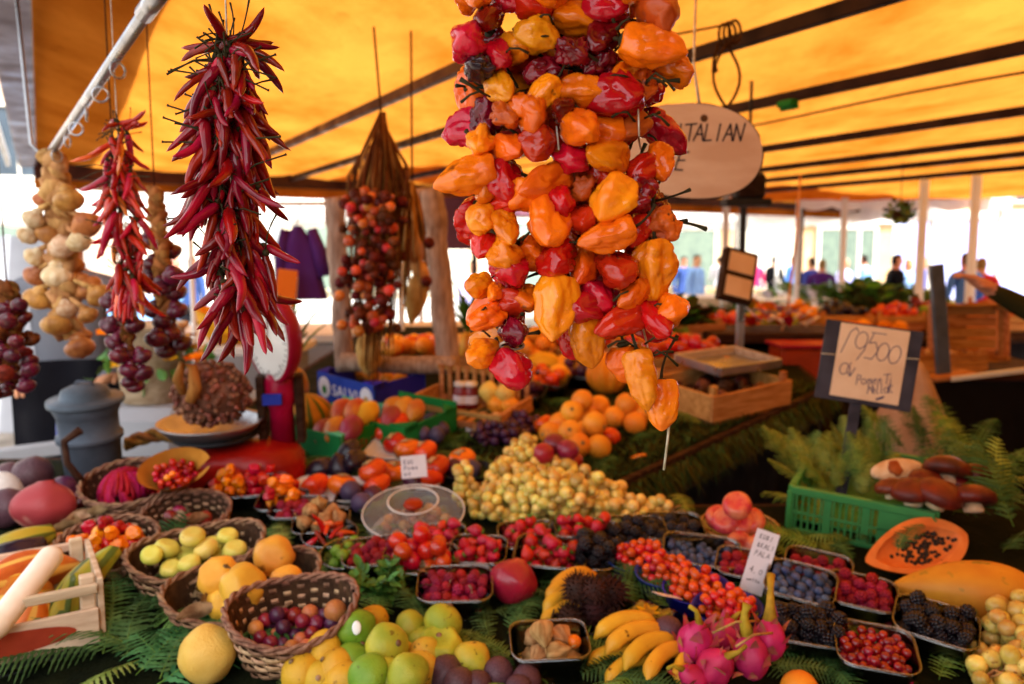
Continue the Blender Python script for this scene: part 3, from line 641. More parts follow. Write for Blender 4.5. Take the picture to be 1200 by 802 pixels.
PEP = """573,20,40,D 545,50,44,R 560,82,38,K 582,61,34,R 630,45,44,Y 605,55,38,Y 629,3,48,R 678,20,48,O 712,12,46,R 774,18,54,A 762,55,60,O 789,82,42,O
670,62,42,D 706,46,42,D 706,78,40,D 636,82,40,D 587,101,40,Y 619,133,54,O 683,106,42,O 723,118,58,R 680,151,54,O 730,90,40,O 566,165,42,Y 596,171,40,O
548,206,54,O 590,214,48,R 632,168,40,R 670,184,42,D 638,213,56,O 714,182,50,O 683,219,42,A 722,231,52,Y 756,203,44,R 770,190,40,O 708,152,44,O 752,100,38,A
590,135,38,A 638,110,36,O 584,236,46,R 566,255,34,Y 568,281,36,D 592,268,42,O 592,302,50,O 640,259,58,O 683,258,44,R 713,275,50,O 749,271,36,D 776,265,42,A
652,305,52,R 622,300,44,O 722,318,52,R 769,315,58,Y 687,311,48,O 563,335,32,O 580,343,30,O 598,357,42,R 615,348,40,O 650,357,58,Y 683,361,48,D 728,373,54,R
767,373,52,R 789,365,40,O 573,374,38,O 603,388,40,D 566,417,42,O 597,431,44,R 687,398,50,O 734,426,44,O 753,441,54,Y 777,472,48,Y 648,-12,50,O 596,-8,44,R
740,-14,50,O 700,-22,48,D 560,-12,44,O 668,345,40,O 700,345,38,D 745,345,40,O 612,232,40,O 656,238,38,D 700,210,38,R 660,130,40,D 740,150,40,A 600,320,40,R 750,225,40,D 572,222,38,O""".split()
rp = random.Random(21)
def pepper(px, py, size, code, depth, back=False):
    sx = min(((575 + (py / 425) * 15), (655 + max(0, py / 408) * 35), (745 + py / 455 * 12)), key=lambda v: abs(v - px))
    c = P(px, py, depth); st = P(sx, py - 6, PD)
    ax = (st - c); ax.z *= .3; ax = ax.normalized() * .8 + Vector((rp.uniform(-.55, .55), rp.uniform(-.6, .6), rp.uniform(-.1, .75)))
    if code == 'X': ax = Vector((0, .2, 1))
    if (px, py) in ((734, 426), (753, 441), (687, 398), (777, 472), (650, 357), (722, 318) if False else (769, 315)): ax = Vector((rp.uniform(-.3, .3), rp.uniform(0, .4), 1))
    if (px, py) in ((762, 55), (713, 275), (548, 206)): ax = Vector((-.9 if px > 600 and px != 713 else .9, .1, .25))
    ax.normalize(); s = size / FPX * depth / .0445 * (1.0 if not back else 1.05)
    hi = rp.randrange(8); me = HAB[hi] if code not in 'K' and not (code in 'DA' and rp.random() < .5) else rp.choice(SHRIV)
    if (px, py) in ((762, 55), (713, 275), (548, 206)): me = HAB[3 if px != 762 else 0]
    if code == 'R' and rp.random() < .6: me = HAB[rp.choice((2, 4, 1))]
    M = Matrix.Translation(c - PB) @ aim(ax, roll=rp.uniform(0, 6)) @ SC(s)
    o = obj('pepper', withmat(me, CM[code]), M, ps, label={'K': 'shrivelled black pepper', 'A': 'dull amber wrinkled pepper'}.get(code))
    obj('pepper_stem', rp.choice(PST), TR(0, 0, (.054 if me not in SHRIV else .044) * .40), o)
for e in PEP:
    x, y, s, c = e.split(','); c = 'R' if c == 'D' and int(y) > 120 and int(x) % 3 else c; pepper(int(x), int(y), int(s) * 1.07, c, PD - .030 + rp.uniform(-.012, .012) - (.01 if int(s) > 49 else 0))
for k in range(62):                                    # the peppers behind, seen between those in front
    y = rp.uniform(-40, 400); lo, hi = (545 + max(0, (y - 300)) * .15, 780 - max(0, y - 380) * .3); x = rp.uniform(lo, hi)
    if y > 370 and 620 < x < 665: continue
    pepper(x, y, rp.uniform(44, 54), rp.choice('RODORRRO'), PD + rp.uniform(.012, .05), True)

for k in range(26):                                    # bare dry stems sticking out of the strands
    sx = rp.choice((580, 655, 655, 750, 750)); y = rp.uniform(20, 440); sg_ = rp.choice((-1, 1)); l = rp.uniform(24, 46); d_ = PD - .048
    q = [P(sx + sg_ * 6, y, PD - .03), P(sx + sg_ * l * .45, y - rp.uniform(2, 14), d_), P(sx + sg_ * l, y + rp.uniform(-8, 12), d_ + .005)]
    obj('dry_stem', MB().tube([pl(q[0]), pl(q[0].lerp(q[1], .6)), pl(q[1]), pl(q[1].lerp(q[2], .5) + Vector((0, 0, .002))), pl(q[2])], [.0012, .001, .001, .0011, .0016], 6).mesh('dry_stem', 'stem_dark'), None, ps)
for (x0, y0, x1, y1) in ((651, 95, 653, 118), (652, 148, 655, 176), (748, 128, 749, 160)): obj('twine', MB().tube([pl(P(x0, y0, PD - .040)), pl(P(x1, y1, PD - .042))], .0009, 5).mesh('twine', 'twine'), None, ps)
# long thin chillies
def chilli(seed, L=.085, r=.0075):
    rr = random.Random(seed); b = rr.uniform(.2, .95); ph = rr.uniform(0, 6); n = 14; m = MB()
    pts = []; rs = []
    for k in range(n + 1):
        t = k / n; pts.append(Vector((b * L * t * t * math.cos(ph) * .6 + .003 * math.sin(5 * t + ph), b * L * t * t * math.sin(ph) * .6, -L * t)))
        rs.append(r * (min(1, .55 + t * 3) * (1 - t ** 3.0) ** .62 + .02) * (1 + .12 * nz((t * 4, 0, 0), 1, seed)))
    m.tube(pts, rs, 9)
    for i, v in enumerate(m.v):
        d = nz((v[0] * 90, v[1] * 90, v[2] * 45), 1, seed); m.v[i] = (v[0] * (1 + .1 * d), v[1] * (1 + .1 * d) + .0012 * d, v[2])
    return m.mesh('chilli', 'chilli_red')
CHI = [chilli(s, R.uniform(.062, .1), R.uniform(.0060, .0084)) for s in range(12)]
def cstem(seed):
    r = random.Random(seed); L = r.uniform(.03, .055); b = r.uniform(-.6, .6); m = MB()
    m.lathe([(.0, -.001), (.0055, -.001), (.0045, .004), (.0016, .007)], 8); m.tube([(b * L * (k / 5) ** 2, 0, .005 + L * k / 5) for k in range(6)], [.0014, .0011, .001, .001, .0011, .0016], 5); return m.mesh('chilli_stem', 'stem_dark')
CST = [cstem(s) for s in range(4)]
def chilli_string(name_label, axis, depth, n, scale, width, mats, seed, spread=.6, top_len=.3):
    rr = random.Random(seed); base = P(axis[0][0], axis[0][1], depth); t0 = thing('chilli_string', name_label, 'chilli string', TR(*base)); m = FPX / depth
    def ap(f):
        f *= len(axis) - 1; i = min(int(f), len(axis) - 2); f -= i; return (axis[i][0] + (axis[i + 1][0] - axis[i][0]) * f, axis[i][1] + (axis[i + 1][1] - axis[i][1]) * f)
    pts = [P(*ap(k / 20), depth) - base for k in range(21)]
    obj('twine', MB().tube([Vector((pts[0].x, 0, 2.20 - base.z))] + pts, .0012, 5).mesh('twine', 'twine'), None, t0)
    for k in range(n):
        f = (k + rr.random()) / n * .93; px, py = ap(f); az = rr.uniform(0, 2 * pi)
        w = width(f); out = Vector((math.cos(az), math.sin(az) * .75, 0)); dn = 1.15 - .2 * rr.random() if f > .06 else .1
        st = P(px, py, depth) - base + out * w * rr.uniform(.05, .75)
        d = (out * rr.uniform(.1, spread) + Vector((0, 0, -dn * rr.uniform(.6, 1))) + Vector((rr.uniform(-.45, .45), rr.uniform(-.4, .4), rr.uniform(-.2, .3)))).normalized()
        if f < .03: d = (out + Vector((0, 0, rr.uniform(-.3, .04)))).normalized()
        o = obj('chilli', withmat(rr.choice(CHI), rr.choice(mats)), Matrix.Translation(st) @ aim(-d, roll=rr.uniform(0, 6)) @ SC(scale * rr.uniform(.8, 1.1)), t0)
        obj('chilli_stem', rr.choice(CST), Matrix.Rotation(rr.uniform(-.5, .5), 4, 'X'), o)
    for k in range(n // 9):                             # long bare stems standing out of the string
        px, py = ap(rr.uniform(.04, .7)); sg_ = -1 if rr.random() < .75 else 1; st = P(px, py, depth) - base; l = rr.uniform(.045, .085) * scale; e = Vector((sg_ * l, -rr.uniform(.0, .03), l * rr.uniform(-.35, .6)))
        obj('dry_stem', MB().tube([st, st + e * .5 + Vector((0, -.01, .004)), st + e * .97, st + e], [.0012, .001, .0011, .0018], 5).mesh('dry_stem', 'stem_dark'), None, t0)
    return t0
chilli_string('long string of glossy dark red chillies with thin dark stems sticking out', [(266, 44), (268, 130), (272, 240), (286, 400)], .95, 235, .86,
              lambda f: .016 + .032 * min(1, f * 2.2), ['chilli_red'] * 6 + ['chilli_bright'], 5, .62)
chilli_string('smaller string of red chillies with a few orange ones, beside the pale onions', [(137, 140), (142, 220), (152, 310), (152, 350)], 1.55, 105, .88,
              lambda f: .025 + .025 * min(1, f * 3) - .02 * f, ['chilli_bright'] * 9 + ['chilli_orange'], 9, .5)

# garlic and onion plaits
def bulb(seed, r, h, neck=.35, lob=0, nl=8):
    rr = random.Random(seed)
    def pf(t):
        if t < .06: return .25 * t / .06
        if t < .74: return max(.02, math.sin(pi * (t - .0) / .80) ** .62)
        return .62 - (t - .74) / .26 * (.62 - .16) if t < 1 else .02
    f = prof_fn(pf, r, h, lob, nl, seed, .06); return MB().blob(f, 22, 18).mesh('bulb', 'garlic')
GAR = [bulb(s, .034, .07, lob=.06) for s in range(3)]; ONI = [bulb(s + 9, .038, .075) for s in range(3)]
def plait(label, top, bot, depth, bulbs, braid_r, braid_mat, cat, stemmat=None, cord_to=None):
    base = P(*top, depth); t0 = thing(cat.replace(' ', '_'), label, cat, TR(*base)); bb = P(*bot, depth) - base; n = 34
    for s in range(3):
        obj('plait_strand', MB().tube([bb * (k / n) + Vector((braid_r * .8 * math.sin(k * .9 + s * 2.1), braid_r * .6 * math.cos(k * 1.8 + s * 2.1), 0)) for k in range(n + 1)], [braid_r * (.75 + .2 * math.sin(k + s)) * (1 - .4 * abs(k / n - .3)) for k in range(n + 1)], 7).mesh('strand', braid_mat), None, t0)
    if cord_to is not None: obj('cord', MB().tube([(0, 0, 0), Vector(cord_to) - base], .0018, 5).mesh('cord', 'brown_cord'), None, t0)
    rr = random.Random(len(bulbs))
    for (px, py, sz, m, dd) in bulbs:
        c = P(px, py, depth + dd) - base; f = min(1, max(0, c.z / bb.z - .1)); st = bb * f; ax = (st - c) + Vector((rr.uniform(-.02, .02), rr.uniform(-.02, .02), .05)); ax.normalize()
        me = withmat(rr.choice(GAR if m == 'garlic' else ONI), m); s = sz / FPX * depth / .072
        o = obj('bulb', me, Matrix.Translation(c) @ aim(ax, roll=rr.uniform(0, 6)) @ SC(s), t0)
        if stemmat: obj('bulb_stem', MB().tube([c + ax * .03 * s, c.lerp(st, .6) + ax * .01, st], [.008, .006, .005], 6).mesh('bulb_stem', stemmat), None, t0)
    return t0
gb = []
rr_ = random.Random(4)
for (x, y, s, m) in [(80, 232, 32, 'onion_tan'), (100, 262, 32, 'onion_tan'), (58, 272, 30, 'onion_tan'), (72, 288, 30, 'garlic'), (92, 282, 28, 'garlic'), (68, 320, 38, 'garlic'), (42, 322, 26, 'onion_tan'), (42, 300, 26, 'garlic'), (100, 335, 34, 'onion_tan'),
                     (115, 345, 28, 'onion_tan'), (45, 348, 30, 'onion_tan'), (78, 362, 26, 'garlic'), (66, 378, 32, 'onion_tan'), (40, 255, 26, 'garlic'), (33, 275, 24, 'garlic'), (85, 310, 26, 'onion_tan'), (50, 232, 22, 'onion_tan'), (60, 350, 26, 'onion_tan'), (88, 340, 26, 'garlic'), (102, 368, 22, 'onion_tan'), (93, 405, 32, 'onion_tan'), (97, 392, 20, 'onion_tan')]:
    gb.append((x, y, s, m, rr_.uniform(-.05, .05)))
plait('thick straw plait of pale garlic heads and tan onions beside the steel tube', (62, 182), (80, 395), 2.0, gb, .026, 'stem_straw', 'garlic plait', 'stem_straw', rb)
on = [(x, y, s, 'onion_red', rr_.uniform(-.04, .04)) for x, y, s in ((175, 280, 26), (200, 293, 24), (178, 320, 26), (203, 322, 25), (205, 340, 26), (180, 362, 24), (207, 362, 24), (188, 335, 24), (200, 388, 26), (184, 395, 26), (212, 400, 24), (195, 408, 26), (178, 308, 22), (190, 376, 22))]
plait('plait of dark red onions round a brown straw braid, behind the chillies', (181, 222), (196, 385), 1.9, on, .016, 'straw', 'red onion plait', None, Vector((P(181, 222, 1.9).x, 1.9, CZ - .0)))
on = [(x, y, s, 'onion_red', rr_.uniform(-.03, .03)) for x, y, s in ((128, 352, 22), (142, 345, 22), (130, 380, 24), (146, 392, 25), (135, 400, 22), (158, 380, 22), (150, 412, 25), (166, 416, 22), (152, 432, 23), (168, 436, 22), (158, 450, 22), (140, 416, 22), (146, 368, 20), (152, 446, 20))]
plait('short bunch of small round red onions hanging below the smaller chilli string', (140, 330), (155, 440), 1.8, on, .010, 'straw_dark', 'red onion plait', None, Vector((P(140, 330, 1.8).x, 1.8, CZ - .0)))
on = [(rr_.uniform(-12, 36), rr_.uniform(352, 462), rr_.uniform(15, 21), rr_.choice(['onion_red', 'onion_red', 'dried_dark']), rr_.uniform(-.08, .05)) for _ in range(44)]
plait('dark bunch of small purple onions at the edge of the stall', (8, 335), (14, 450), 1.75, on, .02, 'straw_dark', 'onion bunch', None, Vector((P(8, 335, 1.75).x, 1.75, CZ - .0)))
# dried tomatoes under straw
tb = P(448, 150, 2.6); dtb = thing('dried_tomato_bunch', 'dried vine tomatoes bunched under a cone of brown straw', 'dried bunch', TR(*tb)); rr = random.Random(8)
for k in range(270):
    a = rr.uniform(0, 6.28); w0 = rr.uniform(0, .012); w1 = rr.uniform(.015, .10); l = rr.uniform(.22, .72) * (1.25 - w1 * 3)
    mid = Vector((math.cos(a) * w1 * .95 - .005 + rr.uniform(-.02, .02), math.sin(a) * w1 * .5, -l * rr.uniform(.3, .5))); end = Vector((math.cos(a) * w1 - .03, math.sin(a) * w1 * .7, -l))
    obj('straw', MB().tube([(math.cos(a) * w0, math.sin(a) * w0, rr.uniform(-.02, .05)), mid, end], [.002, .0035, .0012], 4).mesh('straw', rr.choice(['straw', 'straw_dark', 'straw_dark', 'straw_dark'])), None, dtb)
TOMD = [MB().blob(ball(.021, lambda d, p, t: .95 + .12 * nz(d, 1.8, 3) - .1 * (t > .9)), 14, 10).mesh('dried_tomato', 'dried_tomato')]
for k in range(175):
    f = rr.random(); px = 440 + max(-36, min(34, rr.gauss(0, 16))) - 8 * f; py = 225 + 165 * f ** 1.1
    s = rr.uniform(.55, 1.0) * (1.25 if k < 6 else 1)
    obj('dried_tomato', withmat(TOMD[0], 'dried_tomato' if rr.random() < .45 else 'dried_dark'), Matrix.Translation(P(px, py, 2.6 + rr.uniform(-.16, -.02)) - tb) @ rq(rr) @ SC(s), dtb)
obj('cord', MB().tube([(0, 0, 0), (-.03, .05, CZ - tb.z - .02)], .004, 5).mesh('cord', 'brown_cord'), None, dtb)
gt = P(483, 215, 2.75); gd = thing('dried_gourd_bunch', 'tan dried gourds and corn husks hanging behind the tomatoes', 'dried bunch', TR(*gt))
obj('cord', MB().tube([(0, 0, 0), (0, .02, CZ - gt.z)], .004, 5).mesh('cord', 'brown_cord'), None, gd)
GRD = MB().blob(prof_fn(lambda t: math.sin(pi * t ** 1.25) ** .7 * (1 - .45 * t), .045, .2, .06, 5, 3), 16, 14).mesh('gourd', 'gourd_tan')
for (px, py, s, rx) in ((488, 345, 1.1, .2), (484, 290, .95, -.2), (478, 255, .8, .3), (492, 318, .8, -.4)): obj('gourd', GRD, Matrix.Translation(P(px, py, 2.75) - gt) @ Matrix.Rotation(rx, 4, 'Y') @ SC(s), gd)
for k in range(26):
    a = rr.uniform(0, 6.28); l = rr.uniform(.1, .42); obj('straw', MB().tube([(0, 0, .01), (math.cos(a) * .03, math.sin(a) * .03, -l * .5), (math.cos(a) * .05, math.sin(a) * .05, -l)], [.003, .008, .003], 4).mesh('straw', rr.choice(['straw', 'gourd_tan'])), None, gd)
for (px, py) in ((500, 330), (503, 285), (470, 300)): obj('dried_tomato', withmat(TOMD[0], 'dried_dark'), Matrix.Translation(P(px, py, 2.72) - gt), gd)

# ---------------------------------------------------------------- handwriting (strokes as thin print on the surface)
def circ(cx, cy, rx, ry, a0=0, a1=360, n=14): return [(cx + rx * math.cos(rad(a0 + (a1 - a0) * k / n)), cy + ry * math.sin(rad(a0 + (a1 - a0) * k / n))) for k in range(n + 1)]
GLY = {'I': [[(.3, 0), (.4, 1)]], 'T': [[(.4, 0), (.45, 1)], [(0, .96), (.85, 1.02)]], 'A': [[(0, 0), (.42, 1), (.72, 0)], [(.15, .38), (.65, .4)]], 'L': [[(.15, 1), (.08, 0), (.6, .04)]], 'N': [[(.05, 0), (.12, 1), (.6, 0), (.78, 1.05)]],
       'F': [[(.1, 0), (.15, 1), (.65, 1.05)], [(.12, .52), (.5, .55)]], 'E': [[(.75, 1), (.2, 1), (.05, 0), (.6, 0)], [(.12, .52), (.6, .54)]], '9': [circ(.3, .66, .27, .34, 0, 360), [(.57, .7), (.55, .3), (.35, -.15)]], '5': [[(.1, 1.05), (.75, 1.1)], [(.2, 1.02), (.12, .62), (.4, .7), (.62, .4), (.45, .02), (.1, .02)]],
       '0': [circ(.3, .4, .26, .36)], 'f': [[(.6, .95), (.45, 1.1), (.25, .9), (.1, .0)]], 'a': [circ(.3, .35, .28, .32, 30, 330), [(.62, .75), (.5, .3), (.75, 0)]], 'v': [[(0, .5), (.2, 0), (.35, .5)]], 'P': [[(.1, 0), (.15, 1), (.55, .9), (.5, .5), (.12, .48)]], 'o': [circ(.28, .3, .24, .28)], 'm': [[(.05, 0), (.1, .5), (.3, .5), (.33, 0)], [(.33, .4), (.5, .55), (.6, 0)]],
       'e': [[(.05, .3), (.5, .34), (.4, .55), (.15, .5), (.08, .15), (.5, .05)]], 'n': [[(.08, 0), (.1, .55)], [(.1, .4), (.35, .55), (.42, 0)]], 't': [[(.25, .9), (.25, .1), (.45, 0)], [(.05, .6), (.45, .62)]], 'i': [[(.2, 0), (.22, .5)], [(.23, .7), (.24, .74)]], 'M': [[(0, 0), (.1, 1), (.4, .4), (.7, 1), (.75, 0)]], 'l': [[(.2, 1), (.2, .05), (.4, 0)]], 'r': [[(.1, 0), (.12, .5)], [(.12, .35), (.4, .5)]],
       '-': [[(0, .1), (.9, .3)], [(.05, .0), (.85, .18)]], '/': [[(0, 0), (.4, 1)]], 'U': [[(.1, 1), (.1, .2), (.4, 0), (.6, .3), (.62, 1)]], 'R': [[(.1, 0), (.12, 1), (.5, .85), (.14, .5), (.6, 0)]], 'B': [[(.1, 0), (.1, 1), (.5, .8), (.12, .52), (.55, .28), (.1, 0)]], 'K': [[(.1, 0), (.12, 1)], [(.55, 1), (.14, .5), (.6, 0)]], '4': [[(.45, 0), (.45, 1), (.05, .4), (.65, .4)]], ',': [[(.15, .1), (.08, -.12)]], '&': [[(.6, 0), (.15, .75), (.35, 1), (.5, .75), (.1, .25), (.35, 0), (.65, .4)]], 'k': [[(.1, 0), (.1, 1)], [(.4, .55), (.12, .3), (.42, 0)]], 'g': [circ(.28, .3, .22, .26), [(.5, .5), (.48, -.3), (.1, -.3)]], 'c': [circ(.3, .3, .24, .28, 50, 310)], 'h': [[(.1, 1), (.1, 0)], [(.1, .4), (.35, .5), (.4, 0)]]}
def write(mb, text, x, y, h, adv=.8, w=.0016, z=.0006, slant=.1, rot=0.0, rnd=None):
    """ribbons in the XY plane of the sign, standing z proud"""
    cr_, sr_ = math.cos(rot), math.sin(rot)
    for ch in text:
        for st in GLY.get(ch, []):
            pts = [Vector((x + (px + py * slant) * h * .8 * cr_ - py * h * sr_, y + (px + py * slant) * h * .8 * sr_ + py * h * cr_, z)) for px, py in st]
            for p_, q_ in zip(pts, pts[1:]):
                t = (q_ - p_).normalized(); n = Vector((-t.y, t.x, 0)) * w; e = t * w * .7; mb.add([p_ - n - e, p_ + n - e, q_ + n + e, q_ - n + e], [(0, 3, 2, 1)], 0, None, False)
        x += adv * h * cr_; y += adv * h * sr_
# oval wood-slice sign
sg = P(806, 178, 1.9); kx = FPX / 1.9
sign = thing('oval_wood_sign', 'oval slice of wood with dark handwriting hanging from the rafter', 'sign', TR(*sg) @ Matrix.Rotation(rad(88), 4, 'X') @ Matrix.Rotation(rad(-3), 4, 'Z'))
def oval(p, k=1.0): return (.172 * k * math.cos(p) * (1 + .02 * math.cos(2 * p + 1)), .114 * k * math.sin(p) * (1 + .04 * math.cos(p)) + .004 * math.sin(3 * p))
def ovm(k, z0, z1, m, rough=0):
    n = 72; rr2 = random.Random(2); vs = []; ks_ = [k * (1 + rough * rr2.uniform(-1, 1)) for _ in range(n)]
    for z in (z0, z1):
        for j in range(n): x, y = oval(2 * pi * j / n, ks_[j]); vs.append((x, y, z))
    return MB().add(vs, [tuple(range(n))[::-1], tuple(range(n, 2 * n))] + [(j, (j + 1) % n, n + (j + 1) % n, n + j) for j in range(n)], 0, None, False)
obj('sign_face', ovm(.985, -.012, .0125, 0).mesh('face', 'wood_slice'), None, sign)
obj('bark_edge', ovm(1.0, -.011, .0105, 0, .012).mesh('bark', 'bark_rim'), None, sign)
lt = MB(); write(lt, 'FITALIAN', -.060, .020, .038, .60, .0021, .0132, .15, .05); write(lt, 'E', -.032, -.045, .042, .6, .0020, .0132, .2)
obj('lettering', lt.mesh('lettering', 'ink_black'), None, sign)
obj('knot', MB().lathe([(.009, 0), (.007, .0012), (0, .0016)], 10).mesh('knot', 'wood_knot'), TR(.03, .076, .0125), sign)
tp = Vector((-.01, CZ - sg.z - .02, 0)); obj('hanging_strap', MB().tube([(.02, .108, 0), (.0, .2, 0), tp], [.004, .003, .003], 6).mesh('strap', 'twine'), None, sign)
# fluorescent ballast / speaker box hung on the far rafter
bx = P(877, 219, 3.6); b_ = thing('junction_box', 'small dark ribbed box hung under the canopy behind the oval sign', 'box', TR(*bx))
obj('case', MB().box((0, 0, 0), (.13, .10, .11)).mesh('case', 'dark_iron'), None, b_)
for k in range(7): obj('rib', MB_cache('brib', MB().box((0, 0, 0), (.008, .012, .09)), 'timber_dark'), TR(-.05 + .0167 * k, -.056, 0), b_)
obj('bracket', MB().box((0, 0, .055 + (CZ - bx.z) / 2), (.012, .012, CZ - bx.z - .05)).mesh('bracket', 'dark_iron'), None, b_)
obj('base_plate', MB().box((-.01, 0, -.07), (.2, .12, .03)).mesh('plate', 'dark_iron'), None, b_)
# ---------------------------------------------------------------- fruit meshes
def fm(name, mats, fn, nu=20, nv=14): return MB().blob(fn, nu, nv).mesh(name, mats)
def variants(name, m, fnf, k=3, nu=20, nv=14): return [fm(name, m, fnf(s), nu, nv) for s in range(k)]
def p_apple(t): return max(.03, math.sin(pi * t) ** .62 * (.88 + .16 * t))
def dimple(fn, h, top=.16, bot=.07):
    def g(p, t):
        v = fn(p, t)
        if t > .78: v.z -= ((t - .78) / .22) ** 1.6 * h * top
        if t < .16: v.z += ((.16 - t) / .16) ** 1.6 * h * bot
        return v
    return g
CIT = [fm('citrus', 'citrus_mid', dimple(prof_fn(lambda t, e=e: math.sin(pi * t) ** .58 * (1 - .06 * e * t), .042, .078, .015, 5, s, .05), .078, .06, -.05 * e), 26, 18) for s, e in ((1, 1), (2, .4), (3, .8))]
NAV = fm('citrus', 'citrus_mid', dimple(prof_fn(lambda t: math.sin(pi * t) ** .55, .044, .066, .05, 7, 5, .05), .066, .3, .1), 30, 20)
LEM = fm('lemon', 'lemon_skin', lambda p, t: (lambda v: Vector((v.x, v.y, v.z + (.010 * max(0, 1 - t / .1) * -1 if t < .1 else 0))))(prof_fn(lambda t: math.sin(pi * t) ** .6 * (1 - .05 * math.cos(2 * pi * t)) if t > .07 else .22 * math.sqrt(t / .07), .047, .105, .02, 4, 8, .07)(p, t)), 28, 22)
ORA = variants('orange', 'orange_skin', lambda s: dimple(ball(.039, lambda d, p, t: .97 + .04 * nz(d, 1.2, s)), .078, .05, .03), 2, 22, 16)
def stemdot(me_list, top, m, r=.004):
    return me_list
PER = variants('persimmon', 'persimmon', lambda s: dimple(prof_fn(lambda t: math.sin(pi * t) ** .5, .041, .066, .03, 4, s, .04), .066, .14, .02), 2, 24, 16)
QUI = variants('quince', 'quince', lambda s: dimple(prof_fn(lambda t: max(.03, math.sin(pi * t) ** .55 * (1 - .22 * (t - .35))), .041, .083, .055, 5, s + 4, .14), .083, .16, .18), 3, 26, 18)
SAP = variants('apple', 'small_apple', lambda s: dimple(prof_fn(p_apple, .027, .046, .02, 5, s, .05), .046, .22, .1), 2, 20, 14)
RAP = variants('apple', 'red_apple', lambda s: dimple(prof_fn(p_apple, .036, .062, .02, 5, s, .05), .062, .24, .1), 2, 22, 16)
SPH = variants('plum', 'plum_red', lambda s: ball(.5, lambda d, p, t: .96 + .06 * nz(d, 1.3, s)), 2, 14, 10)          # unit plum, scaled
OVO = variants('plum', 'plum_blue', lambda s: prof_fn(lambda t: math.sin(pi * t) ** .55, .42, 1.0, 0, 5, s, .06), 2, 16, 12)
MAN = variants('mango', 'mango', lambda s: prof_fn(lambda t: math.sin(pi * t) ** .6 * (.85 + .2 * t), .036, .105, .03, 2, s, .1), 2, 18, 14)
PMG = fm('pomegranate', 'pomegranate', prof_fn(lambda t: math.sin(pi * min(1, t * 1.04)) ** .55 if t < .93 else .2 + (t - .93) * 1.5, .047, .095, .03, 6, 3, .06), 30, 24)
STR = MB().blob(prof_fn(lambda t: math.sin(pi * t) ** .7 * (.45 + .62 * t), .0155, .034, .03, 5, 2, .08), 14, 11)
STR.lathe([(.011, .0145), (.003, .0175)], 10, 1, None, lambda r, z, a: ((r * (.62 + .3 * math.cos(5 * a)) * math.cos(a)), r * (.62 + .3 * math.cos(5 * a)) * math.sin(a), z + .002))
STR = [STR.mesh('strawberry', 'strawberry', 'strawberry_leaf')]
def drupe(name, m, r, n, elong=1.0, dr=.36):
    mb = MB(); ga = pi * (3 - math.sqrt(5))
    mb.blob(ball(r * .8), 10, 7)
    for k in range(n):
        z = 1 - 2 * (k + .5) / n; q = math.sqrt(1 - z * z); c = Vector((math.cos(ga * k) * q, math.sin(ga * k) * q, z * elong)) * r * .78
        mb.blob(ball(r * dr), 7, 5, 0, Matrix.Translation(c))
    return mb.mesh(name, m)
RAS = [drupe('raspberry', 'raspberry', .0098, 34, 1.1)]; BLK = [drupe('blackberry', 'blackberry', .0125, 36, 1.15)]
BLU = [MB().blob(ball(.0078, lambda d, p, t: 1 - .12 * (t > .9)), 12, 9).mesh('blueberry', 'blueberry')]
CRA = [MB().blob(ball(.0072), 11, 8).mesh('cranberry', 'cranberry')]
CTO = [MB().blob(prof_fn(lambda t: math.sin(pi * t) ** .55, .0105, .024, 0, 5, s, .07), 13, 10).mesh('cherry_tomato', 'cherry_tomato') for s in (1, 2)]
MPE = [habanero(s + 60, .0165, .030, 4, .12, .8) for s in range(3)]
def spiky(r, n, sp, m, seed=1):
    mb = MB().blob(ball(r), 14, 10); ga = pi * (3 - math.sqrt(5)); rr = random.Random(seed)
    for k in range(n):
        z = 1 - 2 * (k + .5) / n; q = math.sqrt(1 - z * z); d = Vector((math.cos(ga * k) * q, math.sin(ga * k) * q, z)); e = d + Vector((rr.uniform(-.5, .5), rr.uniform(-.5, .5), rr.uniform(-.5, .5))) * .8
        mb.tube([d * r * .95, d * r + e * sp * .5, d * r + e * sp * .8 + Vector((0, 0, -sp * .2))], [.0022, .0013, .0004], 4)
    return mb.mesh('rambutan', m)
RAM = [spiky(.024, 90, .011, 'rambutan', s) for s in (1, 2)]
GRA = [MB().blob(ball(.0128, lambda d, p, t: 1 + .08 * abs(d.z)), 12, 9).mesh('grape', 'grape_white')]
def husk(seed):
    rr = random.Random(seed); mb = MB()
    f = prof_fn(lambda t: math.sin(pi * t ** .8) ** .7 * (1.1 - .5 * t) + .02, .019, .045, .16, 5, seed, .28); mb.blob(f, 20, 12); mb.tube([(0, 0, .018), (.003, 0, .027), (.006, .002, .032)], .0009, 5); return mb.mesh('physalis', 'husk')
HUS = [husk(s) for s in range(3)]
def leafm(L, w, m, fold=.25, seed=0):
    def g(a, b): return ((a - .5) * 2 * w * math.sin(pi * min(1, b * .93 + .05)) ** .8, L * b, .35 * L * b * (1 - b) + abs(a - .5) * 2 * w * fold + .08 * w * math.sin(b * 20 + seed) * abs(a - .5))
    return MB().sheet(g, 4, 8).mesh('leaf', m)

